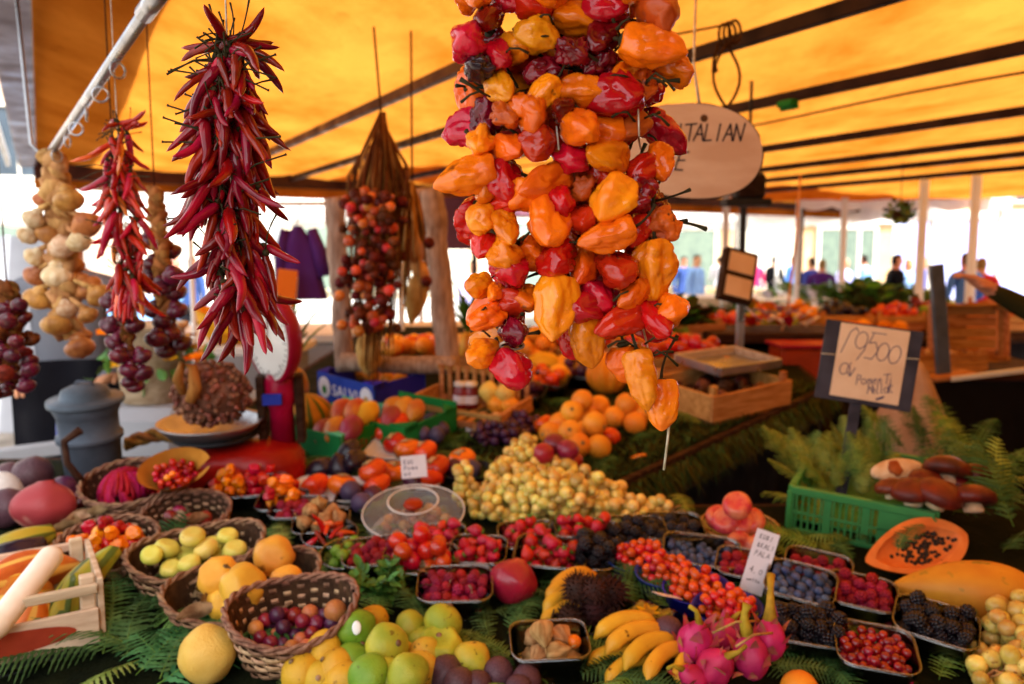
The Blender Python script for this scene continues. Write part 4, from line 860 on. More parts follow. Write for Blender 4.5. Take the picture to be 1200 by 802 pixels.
# ---------------------------------------------------------------- containers
def rrect(a, b, rc, n=5):
    pts = []
    for (sx, sy, a0) in ((1, 1, 0), (-1, 1, 90), (-1, -1, 180), (1, -1, 270)):
        for k in range(n + 1): f = rad(a0 + 90 * k / n); pts.append((sx * (a - rc) + rc * math.cos(f), sy * (b - rc) + rc * math.sin(f)))
    return pts
def punnet(M, w, d, h, label, wall='clear_plastic', rim='clear_rim', rnd=False, cat='punnet', group=None, name='punnet'):
    t = thing(name, label, cat, M, group); key = '%s%.3f%.3f%.3f%d' % (wall, w, d, h, rnd)
    rc = min(w, d) * (.499 if rnd else .24)
    def loop(k, z, rib=0):
        p = rrect(w / 2 * k, d / 2 * k, rc * k, 8 if rnd else 5)
        return [(x * (1 + rib * (i % 2)), y * (1 + rib * (i % 2)), z) for i, (x, y) in enumerate(p)]
    if 'w' + key not in _mc:
        L = [loop(.80, .002), loop(.84, .004, .012), loop(.97, h * .85, .012), loop(.985, h * .97), loop(.97, h * .97 - .0012), loop(.955, h * .85), loop(.82, .006), loop(.78, .004)]
        n = len(L[0]); vs = [v for l in L for v in l]; fs = [(i * n + j, i * n + (j + 1) % n, (i + 1) * n + (j + 1) % n, (i + 1) * n + j) for i in range(len(L) - 1) for j in range(n)]
        fs += [tuple(range(n))[::-1], tuple((len(L) - 1) * n + j for j in range(n))]
        _mc['w' + key] = MB().add(vs, fs).mesh('punnet_wall', wall)
        rp_ = loop(1.0, h); _mc['r' + key] = MB().tube(rp_ + rp_[:2], .0019, 6, 0, False).mesh('punnet_rim', rim)
    obj('tray', _mc['w' + key], None, t); obj('rim', _mc['r' + key], None, t); return t
def fill(M, n, a, b, r, meshes, name, label, cat, group, kind='r', floor=.006, scale=1.0, rv=.12, heap=0., mats=None, upright=False, rnd=None, squash=.86):
    out = []
    for (x, y, z, ri) in pack(n, a, b, r, kind, floor, 16, rv, heap, rnd, squash):
        me = R.choice(meshes)
        if isinstance(mats, str): mats = [mats]
        if mats: me = withmat(me, *([R.choice(mats)] if isinstance(mats, list) else mats))
        rot = Matrix.Rotation(R.uniform(0, 6.28), 4, 'Z') @ Matrix.Rotation(R.gauss(0, .35), 4, 'X') if upright else rq()
        out.append(put(name, me, M @ TR(x, y, z) @ rot @ SC(scale * ri / r), label, cat, group))
    return out
def basket(M, rx, ry, h, label, flare=1.28, rows=8, liner='wicker_dark', mid=(2, 5), group='woven baskets of fruit', handle=False, warp=.0):
    t = thing('basket', label, 'basket', M, group); ns = 26; per = 4
    def pt(f, z, k=1.0):
        s = (1 + (flare - 1) * (z / h)) / flare * k; ww = warp * (z / h) * math.cos(2 * f)
        return Vector((rx * s * math.cos(f), ry * s * math.sin(f), z + ww))
    hs = h / rows
    for i in range(rows):
        n = ns * per; vs = []
        for j in range(n):
            f = 2 * pi * j / n; wv = .0030 * math.cos(ns / 2 * f + pi * i)
            for (dz, dr) in ((-.46, -.0012), (-.46, .0016), (0, .0026), (.46, .0016), (.46, -.0012)):
                v = pt(f, hs * (i + .5) + dz * hs * R.uniform(.92, 1.0)); o = Vector((math.cos(f), math.sin(f), 0)); vs.append(v + o * (wv + dr))
        fs = [(j * 5 + k, ((j + 1) % n) * 5 + k, ((j + 1) % n) * 5 + (k + 1) % 5, j * 5 + (k + 1) % 5) for j in range(n) for k in range(5)]
        obj('weave_strip', MB().add(vs, fs).mesh('strip', 'wicker_pale' if mid[0] <= i < mid[1] else 'wicker_plum'), None, t)
    sk = MB()
    for j in range(ns): f = 2 * pi * (j + .5) / ns; sk.tube([pt(f, 0), pt(f, h * .5), pt(f, h)], .0022, 5)
    obj('stakes', sk.mesh('stakes', 'wicker_dark'), None, t)
    lin = MB().sheet(lambda a, b: pt(2 * pi * a, h * .97 * b, .965), 48, 3).mesh('liner', liner); obj('lining', lin, None, t)
    obj('base', MB().lathe([(0, .002), (.96 / flare, .002), (.96 / flare, .006), (0, .006)], 32, 0, None, lambda r, z, a: (rx * r * math.cos(a), ry * r * math.sin(a), z), False).mesh('base', 'wicker_dark'), None, t)
    for s in range(2):
        obj('rim_twist', MB().tube([pt(2 * pi * k / 96, h) + Vector((0, 0, .004 * math.sin(k * .8 + s * pi) + .003)) + Vector((math.cos(2 * pi * k / 96), math.sin(2 * pi * k / 96), 0)) * .003 * math.cos(k * .8 + s * pi) for k in range(97)], .0038, 6, 0, False).mesh('rim', 'wicker_plum'), None, t)
    if handle:
        obj('handle', MB().tube([pt(pi, h) + Vector((0, 0, 0)), pt(pi, h) + Vector((-.03, .01, .05)), pt(pi, h) + Vector((-.035, .03, .10)), pt(pi, h) + Vector((-.0, .05, .12))], [.010, .008, .009, .011], 8).mesh('handle', 'wicker_dark'), None, t)
    return t
def fruit(me, px, py, r, label, cat, name, m=None, h=None, rot=None, sc=1.0, group=None):
    """a fruit whose centre shows at this pixel, r above the table (h: higher, when it lies on others)"""
    c = T(px, py, h if h is not None else r)
    return put(name, withmat(me, *(m if isinstance(m, tuple) else (m,))) if m else me, Matrix.Translation(c) @ (rot if rot is not None else rq()) @ SC(sc), label, cat, group)

# ---------------------------------------------------------------- citrus heap, pomegranate, lemon, passion fruit
CL = [('lime', 417, 736, .085, 'citrus_lime', 'smooth green citrus fruit with a white oval sticker', 1.0), ('mid', 454, 757, .085, 'citrus_mid', 'large yellow-green citrus on top of the heap, under the stickered one', 1.05), ('lime', 415, 774, .045, 'citrus_lime', 'plain green citrus low in the heap between two yellow ones', 1.0), ('y', 379, 762, .06, 'citrus_yellow', 'golden yellow citrus touching the plum basket', .95),
      ('y', 352, 787, .04, 'citrus_yellow', 'scarred orange-yellow citrus in front of the plum basket', .93), ('m', 480, 734, .05, 'citrus_mid', 'yellow-green citrus with a stem scar beside the basil', .85), ('m', 519, 728, .07, 'citrus_mid', 'yellow-green citrus set high nearest the berry punnets', 1.0), ('n', 515, 755, .055, 'citrus_mid', 'flattened ribbed yellow-green citrus with a navel', 1.0),
      ('b', 491, 786, .04, 'citrus_blush', 'green citrus turning orange low in the heap', .95), ('b', 552, 775, .04, 'citrus_blush', 'squat green and gold citrus lying apart beside the passion fruit', .98), ('y', 405, 800, .04, 'citrus_yellow', 'yellow citrus cut off by the picture edge beside the green one', 1.0), ('m', 453, 798, .05, 'citrus_mid', 'yellow-green citrus at the very front of the heap', 1.05),
      ('y', 437, 728, .04, 'citrus_yellow', 'small orange-yellow citrus half hidden beneath the stickered one', .85), ('b', 470, 770, .035, 'citrus_blush', 'orange-tinged citrus wedged in the middle of the heap', .8), ('y', 376, 795, .036, 'citrus_yellow', 'orange citrus hidden under the scarred yellow one', .85), ('m', 495, 752, .035, 'citrus_mid', 'dull yellow-green citrus under the ribbed one', .75), ('l', 432, 792, .07, 'citrus_lime', 'green citrus with yellow patch between the two front yellow ones', 1.0), ('b', 497, 768, .045, 'citrus_blush', 'mottled green-gold citrus below the ribbed one', .9), ('m', 478, 790, .075, 'citrus_mid', 'yellow-green citrus at the front beside the passion fruit', .98), ('y', 392, 782, .05, 'citrus_yellow', 'golden citrus between the scarred one and the green one', .9)]
for i, (k, x, y, h, m, lab, sc) in enumerate(CL):
    o = fruit(NAV if k == 'n' else CIT[i % 3], x, y, .04, lab, 'citrus fruit', 'citrus', m, h * .88, (aim((-.6, .5, .8)) if i == 0 else None) if k != 'n' else Matrix.Rotation(.35, 4, 'X'), sc * .86)
    obj('stem_scar', MB_cache('scar', MB().lathe([(.0062, -.0005), (.0048, .0012), (.002, .0008), (.0012, .003), (0, .003)], 10), 'dry_leaf'), TR(0, 0, .0360 if k != 'n' else .026), o)
    if i == 0:
        c = o.matrix_basis.translation.copy(); d = (Vector((.05, 0, CAMZ)) - c).normalized(); s = obj('sticker', MB().lathe([(0, .0006), (.62, .0004), (.95, -.0004), (1, -.001)], 20, 0, None, lambda r, z, a: (r * .0075 * math.cos(a), r * .0115 * math.sin(a), z)).mesh('sticker', 'sticker'), o.matrix_basis.inverted() @ Matrix.Translation(c + d * .0374) @ aim(d), o)
fruit(PMG, 602, 681, .048, 'large round red pomegranate with its crown turned away', 'pomegranate', 'pomegranate', None, .047, Matrix.Rotation(-.5, 4, 'X') @ Matrix.Rotation(.35, 4, 'Y'), 1.0)
fruit(LEM, 243, 767, .047, 'big pale yellow lemon lying in front of the quince basket', 'lemon', 'lemon', None, .045, Matrix.Rotation(rad(70), 4, 'Z') @ Matrix.Rotation(rad(78), 4, 'X'), 1.0)
for i, (x, y, s) in enumerate(((523, 789, .062), (538, 802, .058), (584, 789, .055), (560, 803, .05), (617, 797, .052), (608, 808, .05))):
    fruit(SPH[i % 2], x, y, .03, 'round dull purple passion fruit at the front, next to the citrus heap', 'passion fruit', 'passion_fruit', 'passion', s * .5, None, s, 'passion fruit by the citrus heap')
for (x, y, h, lab) in ((783, 738, .05, 'dark purple passion fruit resting on another beside the wrapped green beans'), (774, 760, .022, 'dark passion fruit lying under another behind the banana hand'), (727, 748, .02, 'brownish small passion fruit between the husk punnet and the green beans')):
    fruit(SPH[0], x, y, .025, lab, 'passion fruit', 'passion_fruit', 'passion', h, None, .052)

# ---------------------------------------------------------------- baskets and what is in them
def bm(px, py, rz=0, tx=0): return TP(px, py, 0, rz) @ Matrix.Rotation(rad(tx), 4, 'X')
B1 = bm(134, 672, 8, 2); basket(B1, .100, .080, .080, 'round woven basket full of small orange and red peppers', 1.2, 8, mid=(4, 7))
fill(B1, 40, .082, .064, .0155, MPE, 'mini_pepper', 'small crumpled pepper, red, orange or yellow, in the round basket', 'pepper', 'small peppers in the round basket', 'e', .028, 1, mats=['pepper_red', 'pepper_orange', 'pepper_orange', 'pepper_yellow', 'chilli_bright'], heap=.4)
B2 = bm(238, 688, 22, 5); basket(B2, .130, .085, .092, 'oval woven basket of small yellow-green apples', 1.22, 9, mid=(3, 7), warp=.012)
fill(B2, 14, .108, .066, .0235, SAP, 'small_apple', 'small yellow-green apple in the oval basket', 'apple', 'apples in the oval basket', 'e', .034, .9, upright=True)
B3 = bm(290, 722, 24, 5); basket(B3, .142, .092, .074, 'dark oval woven basket of knobbly yellow quinces', 1.2, 8, mid=(1, 4), warp=.014)
QL = [(321, 652, .11, 'pale golden quince resting high on the basket rim with its dimple showing', 1.0), (286, 687, .105, 'lumpy golden quince in the middle of the dark basket', 1.08), (256, 676, .10, 'smooth yellow quince by the apple basket', 1.0), (337, 684, .085, 'small yellow quince low beside the far rim', .85), (258, 708, .06, 'orange quince half hidden beneath the smooth one', .8), (302, 704, .06, 'brownish orange quince under the lumpy one', .85), (276, 712, .055, 'yellow quince slice-shaped at the near rim', .8), (318, 700, .05, 'orange quince at the bottom of the dark basket', .8)]
for i, (x, y, h, lab, sc) in enumerate(QL): fruit(QUI[i % 3], x, y, .04, lab, 'quince', 'quince', None, h, aim(Vector((.3, -1, .5)) if i == 0 else Vector((R.uniform(-.6, .6), -R.uniform(.2, .9), R.uniform(-.2, .8)))), sc * .97)
B4 = bm(349, 766, 14, 4); basket(B4, .110, .088, .100, 'round woven basket of small red and straw-coloured plums', 1.22, 9, mid=(3, 7), warp=.012)
fill(B4, 40, .085, .068, .0128, SPH, 'small_plum', 'marble-sized plum, red, purple or straw-coloured, in the round basket', 'plum', 'small plums in the round basket', 'e', .022, .028, mats=['plum_red', 'plum_straw', 'plum_straw', 'plum_purple', 'plum_red'])
fruit(SPH[0], 393, 716, .02, 'largest straw-coloured plum, resting against the basket wall above the small ones', 'plum', 'small_plum', 'plum_straw', .078, None, .042)
B5 = bm(160, 600, 0, 6); basket(B5, .115, .095, .085, 'deep woven basket with a handle holding magenta beet fibre', 1.25, 8, mid=(1, 4), handle=True)
bt = put('beet_bundle', None, B5 @ TR(-.015, 0, .055), 'round magenta bundle of coiled beet fibre in the handled basket', 'beet bundle')
for k in range(46):
    a = k * 2.4; tl = R.uniform(-.7, .7); pts = [Matrix.Rotation(tl, 4, 'X') @ Matrix.Rotation(a, 4, 'Z') @ Vector((.058 * math.cos(f), .02 * math.sin(a), .052 * math.sin(f))) for f in [i * pi / 9 for i in range(10)]]
    obj('strand', MB().tube(pts, .0055, 5).mesh('beet_strand', 'beet_fibre'), None, bt)
# paper cone of red berries
cM = Matrix.Translation(T(206, 562, .095)) @ Matrix.Rotation(rad(20), 4, 'Z') @ Matrix.Rotation(rad(52), 4, 'X')
pc = put('paper_cone', MB().sheet(lambda a, b: ((.012 + .062 * b) * math.cos(a * 5.9 + .2) * (1 + .12 * b), (.012 + .05 * b) * math.sin(a * 5.9 + .2), .13 * b - .06 + .03 * b * math.cos(a * 5.9 + 1.0)), 40, 8).mesh('cone', 'paper_kraft'), cM, 'brown paper cone of red berries leaning on the handled basket', 'paper cone')
fill(cM @ TR(0, 0, 0), 60, .055, .044, .0085, CRA, 'red_berry', 'small scarlet berry in the brown paper cone', 'berry', 'scarlet berries in the paper cone', 'e', .012, 1.15, mats=['cherry_tomato', 'tomato', 'chilli_bright'], heap=.5)
for (x, y) in ((202, 556), (196, 560)): fruit(CRA[0], x, y, .1, 'small golden berry on top of the red ones in the paper cone', 'berry', 'golden_berry', 'pepper_yellow', .155, None, 1.1, 'golden berries in the paper cone')
fill(TB(183, 594), 60, .05, .04, .009, CRA, 'red_berry', 'scarlet berry in the loose pile below the paper cone', 'berry', 'scarlet berries below the paper cone', 'e', .02, 1.2, mats=['tomato', 'cherry_tomato'], heap=.9)
B6 = bm(222, 622, 10, 8); basket(B6, .10, .075, .05, 'low woven basket with a few round radishes and dry husks', 1.2, 6, mid=(1, 3))
for (x, y, h) in ((210, 600, .05), (240, 607, .055), (222, 610, .05), (200, 606, .05)): fruit(SPH[0], x, y, .018, 'small round red radish among dry husks', 'radish', 'radish', 'plum_red', h, None, .034, 'radishes in the low basket')
DL = [leafm(.10, .022, 'dry_leaf', .3, s) for s in range(3)]
for k in range(34):
    x, y = R.choice([(R.uniform(185, 262), R.uniform(575, 618)), (R.uniform(62, 110), R.uniform(592, 628)), (R.uniform(235, 262), R.uniform(680, 712))])
    put('dry_leaf', DL[k % 3], Matrix.Translation(T(x, y, R.uniform(.03, .07))) @ rq() @ SC(R.uniform(.5, .9)), 'curled dry brown leaf tucked among the baskets', 'leaf', 'dry leaves among the baskets')
fruit(PMG, 52, 592, .06, 'large rosy pumpkin with a pale bloom beside the baskets', 'pumpkin', 'pumpkin', 'pumpkin_pink', .062, Matrix.Rotation(-.25, 4, 'X') @ Matrix.Diagonal((1, 1, .82, 1)), 1.55)
for (x, y, s, lab) in ((38, 558, .11, 'dark round beetroot behind the rosy pumpkin'), (8, 596, .10, 'dark beetroot at the table edge near the pumpkin'), (75, 575, .08, 'purple red beetroot between the pumpkin and the zinc can'), (12, 560, .09, 'greyish beetroot against the table corner')): fruit(SPH[0], x, y, .05, lab, 'beetroot', 'beetroot', 'plum_purple' if x == 75 else 'passion', s * .45, None, s)
fruit(SPH[1], -2, 580, .05, 'pale lilac cabbage cut off at the picture edge', 'cabbage', 'cabbage', 'white_plastic', .06, None, .12)
for (x, y, a) in ((92, 575, 25), (108, 585, -10), (70, 608, 40)):
    put('root_stick', MB().tube([(0, -.07, 0), (.01, 0, .01), (.0, .08, 0)], [.011, .013, .008], 8).mesh('root', 'plum_red' if a != 40 else 'dry_leaf'), Matrix.Translation(T(x, y, .02)) @ Matrix.Rotation(rad(a), 4, 'Z'), 'reddish root stick lying by the handled basket' if a != 40 else 'dry brown root stick lying under the pumpkin', 'root', 'root sticks by the handled basket' if a != 40 else None)

# wooden crate of squashes on a black plastic crate
cr0 = T(117, 752, .022); ca = rad(-57); CRM = Matrix.Translation(cr0) @ Matrix.Rotation(rad(33), 4, 'Z')   # local x runs back along the long side to the corner at the origin
sq = thing('squash_crate', 'pale wooden crate of squashes with a red printed oval on its side', 'crate', CRM)
LW, DW = .62, .24
for (n_, c, s) in (('side_panel', (-LW / 2, -.006, .035), (LW, .010, .062)), ('side_panel', (-LW / 2, DW + .006, .035), (LW, .010, .062)), ('rail', (-LW / 2, -.006, .102), (LW, .012, .016)), ('rail', (-LW / 2, DW + .006, .102), (LW, .012, .016)),
                   ('end_panel', (.006, DW / 2, .06), (.010, DW - .004, .11)), ('end_panel', (-LW - .006, DW / 2, .06), (.010, DW - .004, .11)), ('bottom_board', (-LW / 2, DW / 2, .004), (LW - .002, DW - .002, .008))):
    obj(n_, MB().box(c, s).mesh(n_, 'pale_wood'), None, sq)
for (x, y) in ((-.014, .012), (-.014, DW - .012), (-LW + .014, .012), (-LW + .014, DW - .012)): obj('corner_post', MB().box((x, y, .065), (.024, .02, .115)).mesh('post', 'pale_wood'), None, sq)
pr = MB().lathe([(0, 0), (1, 0)], 28, 0, None, lambda r, z, a: (-.16 + .125 * r * math.cos(a), -.0125, .036 + .021 * r * math.sin(a)), False).mesh('print', 'print_red'); o_ = obj('printed_oval', pr, None, sq)
lt = MB()
for k in range(3): write(lt, 'PRoeM' if k else 'aneroM', -.235, -.008 - .012 * k + .012, .011, .9, .0007, .0, 0)
for k in range(1): pass
obj('lettering', lt.mesh('lettering', 'print_dark'), TR(0, -.0135, .036) @ Matrix.Rotation(pi / 2, 4, 'X'), sq)
bk = thing('plastic_crate', 'black plastic crate under the wooden squash crate', 'crate', Matrix.Translation(cr0 - Vector((0, 0, .064))) @ Matrix.Rotation(rad(33), 4, 'Z'))
for k in range(3): obj('side_slat', MB_cache('bslat', MB().box((-LW / 2, .0, 0), (LW, .012, .014)), 'black_plastic'), TR(0, .02, .010 + .02 * k), bk)
for x in (-.01, -LW / 2, -LW + .01): obj('post', MB_cache('bpost', MB().box((0, 0, 0), (.03, .014, .058)), 'black_plastic'), TR(x, .034, .03), bk)
obj('deck', MB().box((-LW / 2, DW / 2, .05), (LW - .02, DW - .06, .008)).mesh('deck', 'black_plastic'), None, bk)
def squash(seed, L, r, m, neck, bend): 
    def g(p, t):
        a = r * (math.sin(pi * min(1, t * 1.02)) ** .6 if t < .5 else (1 - neck) * math.sin(pi * min(.999, t)) ** .8 + neck) if t < .985 else .003
        a *= 1 + .2 * abs(math.cos(3.5 * p)) * math.sin(pi * t); x = bend * (t - .5) ** 2 * L; return Vector((a * math.cos(p) + x, a * math.sin(p), L * (t - .5)))
    return MB().blob(g, 30, 20).mesh('squash', m)
SQ = [squash(1, .20, .038, 'squash_orange', .3, .6), squash(2, .24, .030, 'squash_green', .45, -.4), squash(3, .15, .042, 'squash_orange', .2, .3)]
SL = [(30, 672, .12, 0, 'squash_orange', (-.5, -.85, .1), 1.1, 'ribbed orange squash on top under the white radish'), (12, 695, .10, 2, 'squash_orange', (-.6, -.7, .2), 1.15, 'fat orange squash lowest at the picture edge'), (90, 690, .10, 1, 'squash_green', (.25, .8, .5), 1.0, 'speckled green-yellow squash leaning at the crate corner'), (40, 735, .06, 2, 'squash_orange', (.1, .3, 1), 1.0, 'orange squash with yellow ribs standing behind the crate rail'), (76, 722, .07, 1, 'squash_green', (.1, .2, 1), .8, 'yellow-green striped squash standing at the crate end'), (10, 740, .05, 0, 'squash_orange', (-.5, .4, .7), .9, 'dull orange squash low in the crate behind the printed side'), (100, 690, .05, 0, 'squash_orange', (.4, .8, .3), .6, 'small orange squash in the crate corner'), (60, 640, .09, 0, 'squash_orange', (.3, 1, .2), .55, 'yellow crooked squash behind the white radish')]
for (x, y, h, k, m, ax, sc, lab) in SL: fruit(SQ[k], x, y, .04, lab, 'squash', 'squash', m, h - .025, aim(ax), sc * .85)
SQG = squash(5, .16, .028, 'squash_green', .5, .3)
for (x, y, lab) in ((20, 640, 'dark green warty squash behind the orange ones'), (8, 655, 'dark green squash at the picture edge behind the crate')): fruit(SQG, x, y, .03, lab, 'squash', 'squash', 'aubergine' if x == 8 else 'squash_green', .09, aim((.6, .7, .1)), 1)
a, b = P(-22, 757, 1.20), P(67, 643, 1.42); ax = b - a
dk = MB().blob(lambda p, t: Vector(((.021 if t < .9 else .021 * (1 - ((t - .9) / .1) ** 2 * .75)) * min(1, (t + .001) * 6) ** .5 * math.cos(p), (.021 if t < .9 else .021 * (1 - ((t - .9) / .1) ** 2 * .75)) * min(1, (t + .001) * 6) ** .5 * math.sin(p), ax.length * t)), 24, 24)
put('white_radish', dk.mesh('daikon', 'daikon'), Matrix.Translation(a) @ aim(ax), 'long smooth white radish leaning across the squash crate', 'white radish')
# ---------------------------------------------------------------- basil, berries in punnets
bs = thing('basil_plant', 'small bushy green basil plant standing between the plum basket and the berries', 'plant', TB(448, 712))
LF = [leafm(.030, .0095, 'basil', .25, s) for s in range(2)]; rb_ = random.Random(12)
for k in range(16):
    a = rb_.uniform(0, 6.28); l = rb_.uniform(.02, .06); tip = Vector((l * math.cos(a), l * math.sin(a), rb_.uniform(.05, .085)))
    st = obj('stem', MB().tube([(0, 0, 0), tip * .5 + Vector((0, 0, .012)), tip], [.0018, .0014, .001], 5).mesh('stem', 'stem_green'), None, bs)
    for j in range(12):
        f = rb_.uniform(.35, 1.02); p = tip * f; d = rq(rb_); obj('leaf', LF[j % 2], Matrix.Translation(p) @ Matrix.Rotation(rb_.uniform(0, 6.28), 4, 'Z') @ Matrix.Rotation(rb_.uniform(-.2, .9), 4, 'X') @ SC(rb_.uniform(.6, 1.1)), st)
def pn(px, py, rz, w, d, h, label, n, r, meshes, fname, flabel, fcat, grp, mats=None, wall='clear_plastic', rim='clear_rim', rnd=False, heap=.12, lift=0, sc=1.0, tx=0, floor=None, cat='punnet'):
    M = TP(px, py, lift, rz) @ Matrix.Rotation(rad(tx), 4, 'X'); punnet(M, w, d, h, label, wall, rim, rnd, cat)
    return fill(M, n, w / 2 * .9, d / 2 * .9, r, meshes, fname, flabel, fcat, grp, 'e' if rnd else 'r', floor if floor is not None else max(.006, h - 4.0 * r), sc, .12, heap, mats)
pn(512, 656, 4, .13, .10, .055, 'clear punnet of strawberries just in front of the plastic cake dome', 20, .0155, STR, 'strawberry', 'ripe strawberry in the punnet before the cake dome', 'strawberry', 'strawberries before the cake dome')
pn(494, 683, 3, .155, .10, .055, 'clear punnet of dark cherry tomatoes behind the basil plant', 16, .0185, SPH, 'cherry_tomato', 'dark red cherry tomato in the punnet by the basil', 'tomato', 'tomatoes in the punnet by the basil', 'tomato', sc=.037)
pn(534, 713, 2, .145, .11, .055, 'clear punnet of dark raspberries with leaf bits beside the pomegranate', 62, .0098, RAS, 'raspberry', 'dark raspberry in the punnet beside the pomegranate', 'raspberry', 'raspberries beside the pomegranate')
pn(446, 672, 14, .155, .10, .055, 'clear punnet of dusty raspberries with green bits behind the basil', 62, .0098, RAS, 'raspberry', 'dusty raspberry in the punnet behind the basil', 'raspberry', 'raspberries behind the basil', heap=.5)
pn(561, 671, -4, .12, .10, .055, 'clear punnet of small strawberries behind the pomegranate', 22, .0150, STR, 'strawberry', 'small strawberry in the punnet behind the pomegranate', 'strawberry', 'strawberries behind the pomegranate')
pn(645, 676, -8, .15, .11, .06, 'clear punnet heaped with bright strawberries and a green leaf, right of the pomegranate'.replace('right of', 'past'), 26, .0165, STR, 'strawberry', 'bright strawberry in the heaped punnet past the pomegranate', 'strawberry', 'strawberries past the pomegranate', heap=.5)
pn(682, 650, -6, .15, .11, .055, 'clear punnet of strawberries touching the white grapes', 24, .0165, STR, 'strawberry', 'strawberry in the punnet touching the white grapes', 'strawberry', 'strawberries touching the white grapes', heap=.4)
pn(618, 650, 6, .13, .10, .05, 'small clear punnet of strawberries under the tilted white card', 18, .0155, STR, 'strawberry', 'strawberry in the punnet under the tilted white card', 'strawberry', 'strawberries under the tilted card')
for k in range(12): put('dry_leaf', DL[0], TB(*R.choice([(450, 650), (495, 664), (534, 690), (530, 686), (660, 640), (700, 628)]), .06) @ TR(R.uniform(-.04, .04), R.uniform(-.03, .03), 0) @ rq() @ SC(.28), 'scrap of dry leaf on top of the berries', 'leaf', 'leaf scraps on the berries')
pn(408, 666, 0, .115, .115, .035, 'round clear tub of small green fruit behind the raspberries', 14, .014, OVO, 'green_plum', 'small oval green plum in the round tub', 'plum', 'green plums in the round tub', 'citrus_lime', rnd=True, sc=.03, cat='tub', rim='clear_rim')
pn(388, 645, 0, .125, .11, .04, 'oval clear tub of long red peppers beside the green plums', 10, .012, [CHI[1]], 'red_pepper', 'small bright red pepper in the oval tub', 'pepper', 'red peppers in the oval tub', ['tomato', 'chilli_bright', 'chilli_orange'], rnd=True, sc=.85, cat='tub', floor=.03, heap=.6)
pn(378, 629, 10, .13, .10, .04, 'clear punnet of papery physalis husks by the cake dome', 12, .018, HUS, 'physalis', 'papery physalis husk in the punnet by the cake dome', 'physalis', 'physalis by the cake dome', heap=.4)
pn(352, 617, 0, .13, .10, .05, 'clear punnet of dark raspberries beside the physalis husks', 40, .010, RAS, 'raspberry', 'dark raspberry in the punnet beside the physalis husks', 'raspberry', 'raspberries beside the physalis', heap=.7)
pn(311, 590, 15, .13, .10, .05, 'clear punnet of small red peppers with a wooden spoon in it', 16, .0165, MPE, 'mini_pepper', 'small red pepper in the punnet with the wooden spoon', 'pepper', 'peppers in the spoon punnet', ['pepper_red', 'chilli_bright', 'pepper_red', 'pepper_orange'], heap=.3)
pn(333, 606, 0, .12, .10, .045, 'clear punnet of mixed little peppers, one of them yellow', 16, .0165, MPE, 'mini_pepper', 'small pepper, red or yellow, in the mixed punnet', 'pepper', 'peppers in the mixed punnet', ['pepper_red', 'pepper_red', 'pepper_orange', 'pepper_yellow'], heap=.9)
pn(275, 590, 0, .14, .11, .045, 'clear punnet of orange and red mini peppers in front of the red scale', 20, .0165, MPE, 'mini_pepper', 'orange or red mini pepper in front of the red scale', 'pepper', 'peppers in front of the red scale', ['pepper_orange', 'pepper_red', 'pepper_orange', 'pepper_yellow'], heap=.7)
put('wooden_spoon', MB().tube([(0, 0, 0), (0, .002, .03), (.002, .004, .07)], [.006, .008, .010], 8, 0, True, None, .35).mesh('spoon', 'pale_wood'), TB(302, 574, .02), 'flat wooden scoop standing in the punnet of red peppers', 'scoop')
for (px, py, n, lab) in ((330, 552, 34, 'bunch of tiny red peppers lying against the red scale'), (290, 562, 26, 'bunch of tiny dark red peppers below the red scale')):
    t = thing('pepper_bunch', lab, 'pepper bunch', TB(px, py))
    for (x, y, z, ri) in pack(n, .07, .05, .013, 'e', 0, 14, .15, .9): obj('mini_pepper', withmat(R.choice(MPE), R.choice(['pepper_red', 'chilli_bright', 'pepper_red', 'tomato'])), TR(x, y, z) @ rq() @ SC(.8), t)
# physalis punnet in front
pn(643, 786, 4, .132, .095, .062, 'clear punnet of papery physalis with one bare orange berry', 9, .0195, HUS, 'physalis', 'dry papery physalis husk in the front punnet', 'physalis', 'physalis in the front punnet', heap=.3, floor=.01)
fruit(SPH[0], 673, 752, .012, 'bare orange physalis berry among papery husks', 'physalis', 'physalis_berry', 'physalis_fruit', .062, None, .024)
# rambutans in black tray
RMt = TP(697, 738, 0, -12); punnet(RMt, .155, .11, .03, 'black plastic tray of dark hairy rambutans beside the bananas', 'smoky_plastic', 'black_plastic', False, 'tray', None, 'tray')
fill(RMt, 6, .07, .05, .027, RAM, 'rambutan', 'dark brown hairy rambutan in the black tray', 'rambutan', 'rambutans in the black tray', 'r', .006, heap=.2)
# bananas
def banana(seed, L=.155, r=.0165):
    rr = random.Random(seed); n = 16; pts = []; rs = []
    for k in range(n + 1):
        t = k / n; a = (t - .5) * 1.35; pts.append((L * .74 * math.sin(a), 0, -L * .74 * (1 - math.cos(a)))); rs.append(r * max(.24, min(1, t * 4.5 + .25) * min(1, (1 - t) * 5 + .3)) * (1 if .08 < t < .95 else .8))
    m = MB(); m.tube(pts, rs, 9, 0)
    m.tube([pts[-1], Vector(pts[-1]) * 1.03], [r * .3, r * .25], 6, 1)
    return m
BAN = [banana(s).mesh('banana', 'banana', 'banana_tip') for s in range(2)]
def bhand(label, px, py, specs, base_rz):
    M = TB(px, py, 0, base_rz); t = thing('banana_hand', label, 'bananas', M)
    for (x, y, z, rz, rx, s) in specs: obj('banana', BAN[0], TR(x, y, z) @ Matrix.Rotation(rad(rz), 4, 'Z') @ Matrix.Rotation(rad(rx), 4, 'X') @ SC(s), t)
    obj('crown', MB().blob(ball(.018, lambda d, p, t_: 1 + .25 * nz(d, 2, 1)), 12, 8).mesh('crown', 'banana_tip'), TR(specs[0][0] + .07, specs[0][1] + .02, .035), t); return t
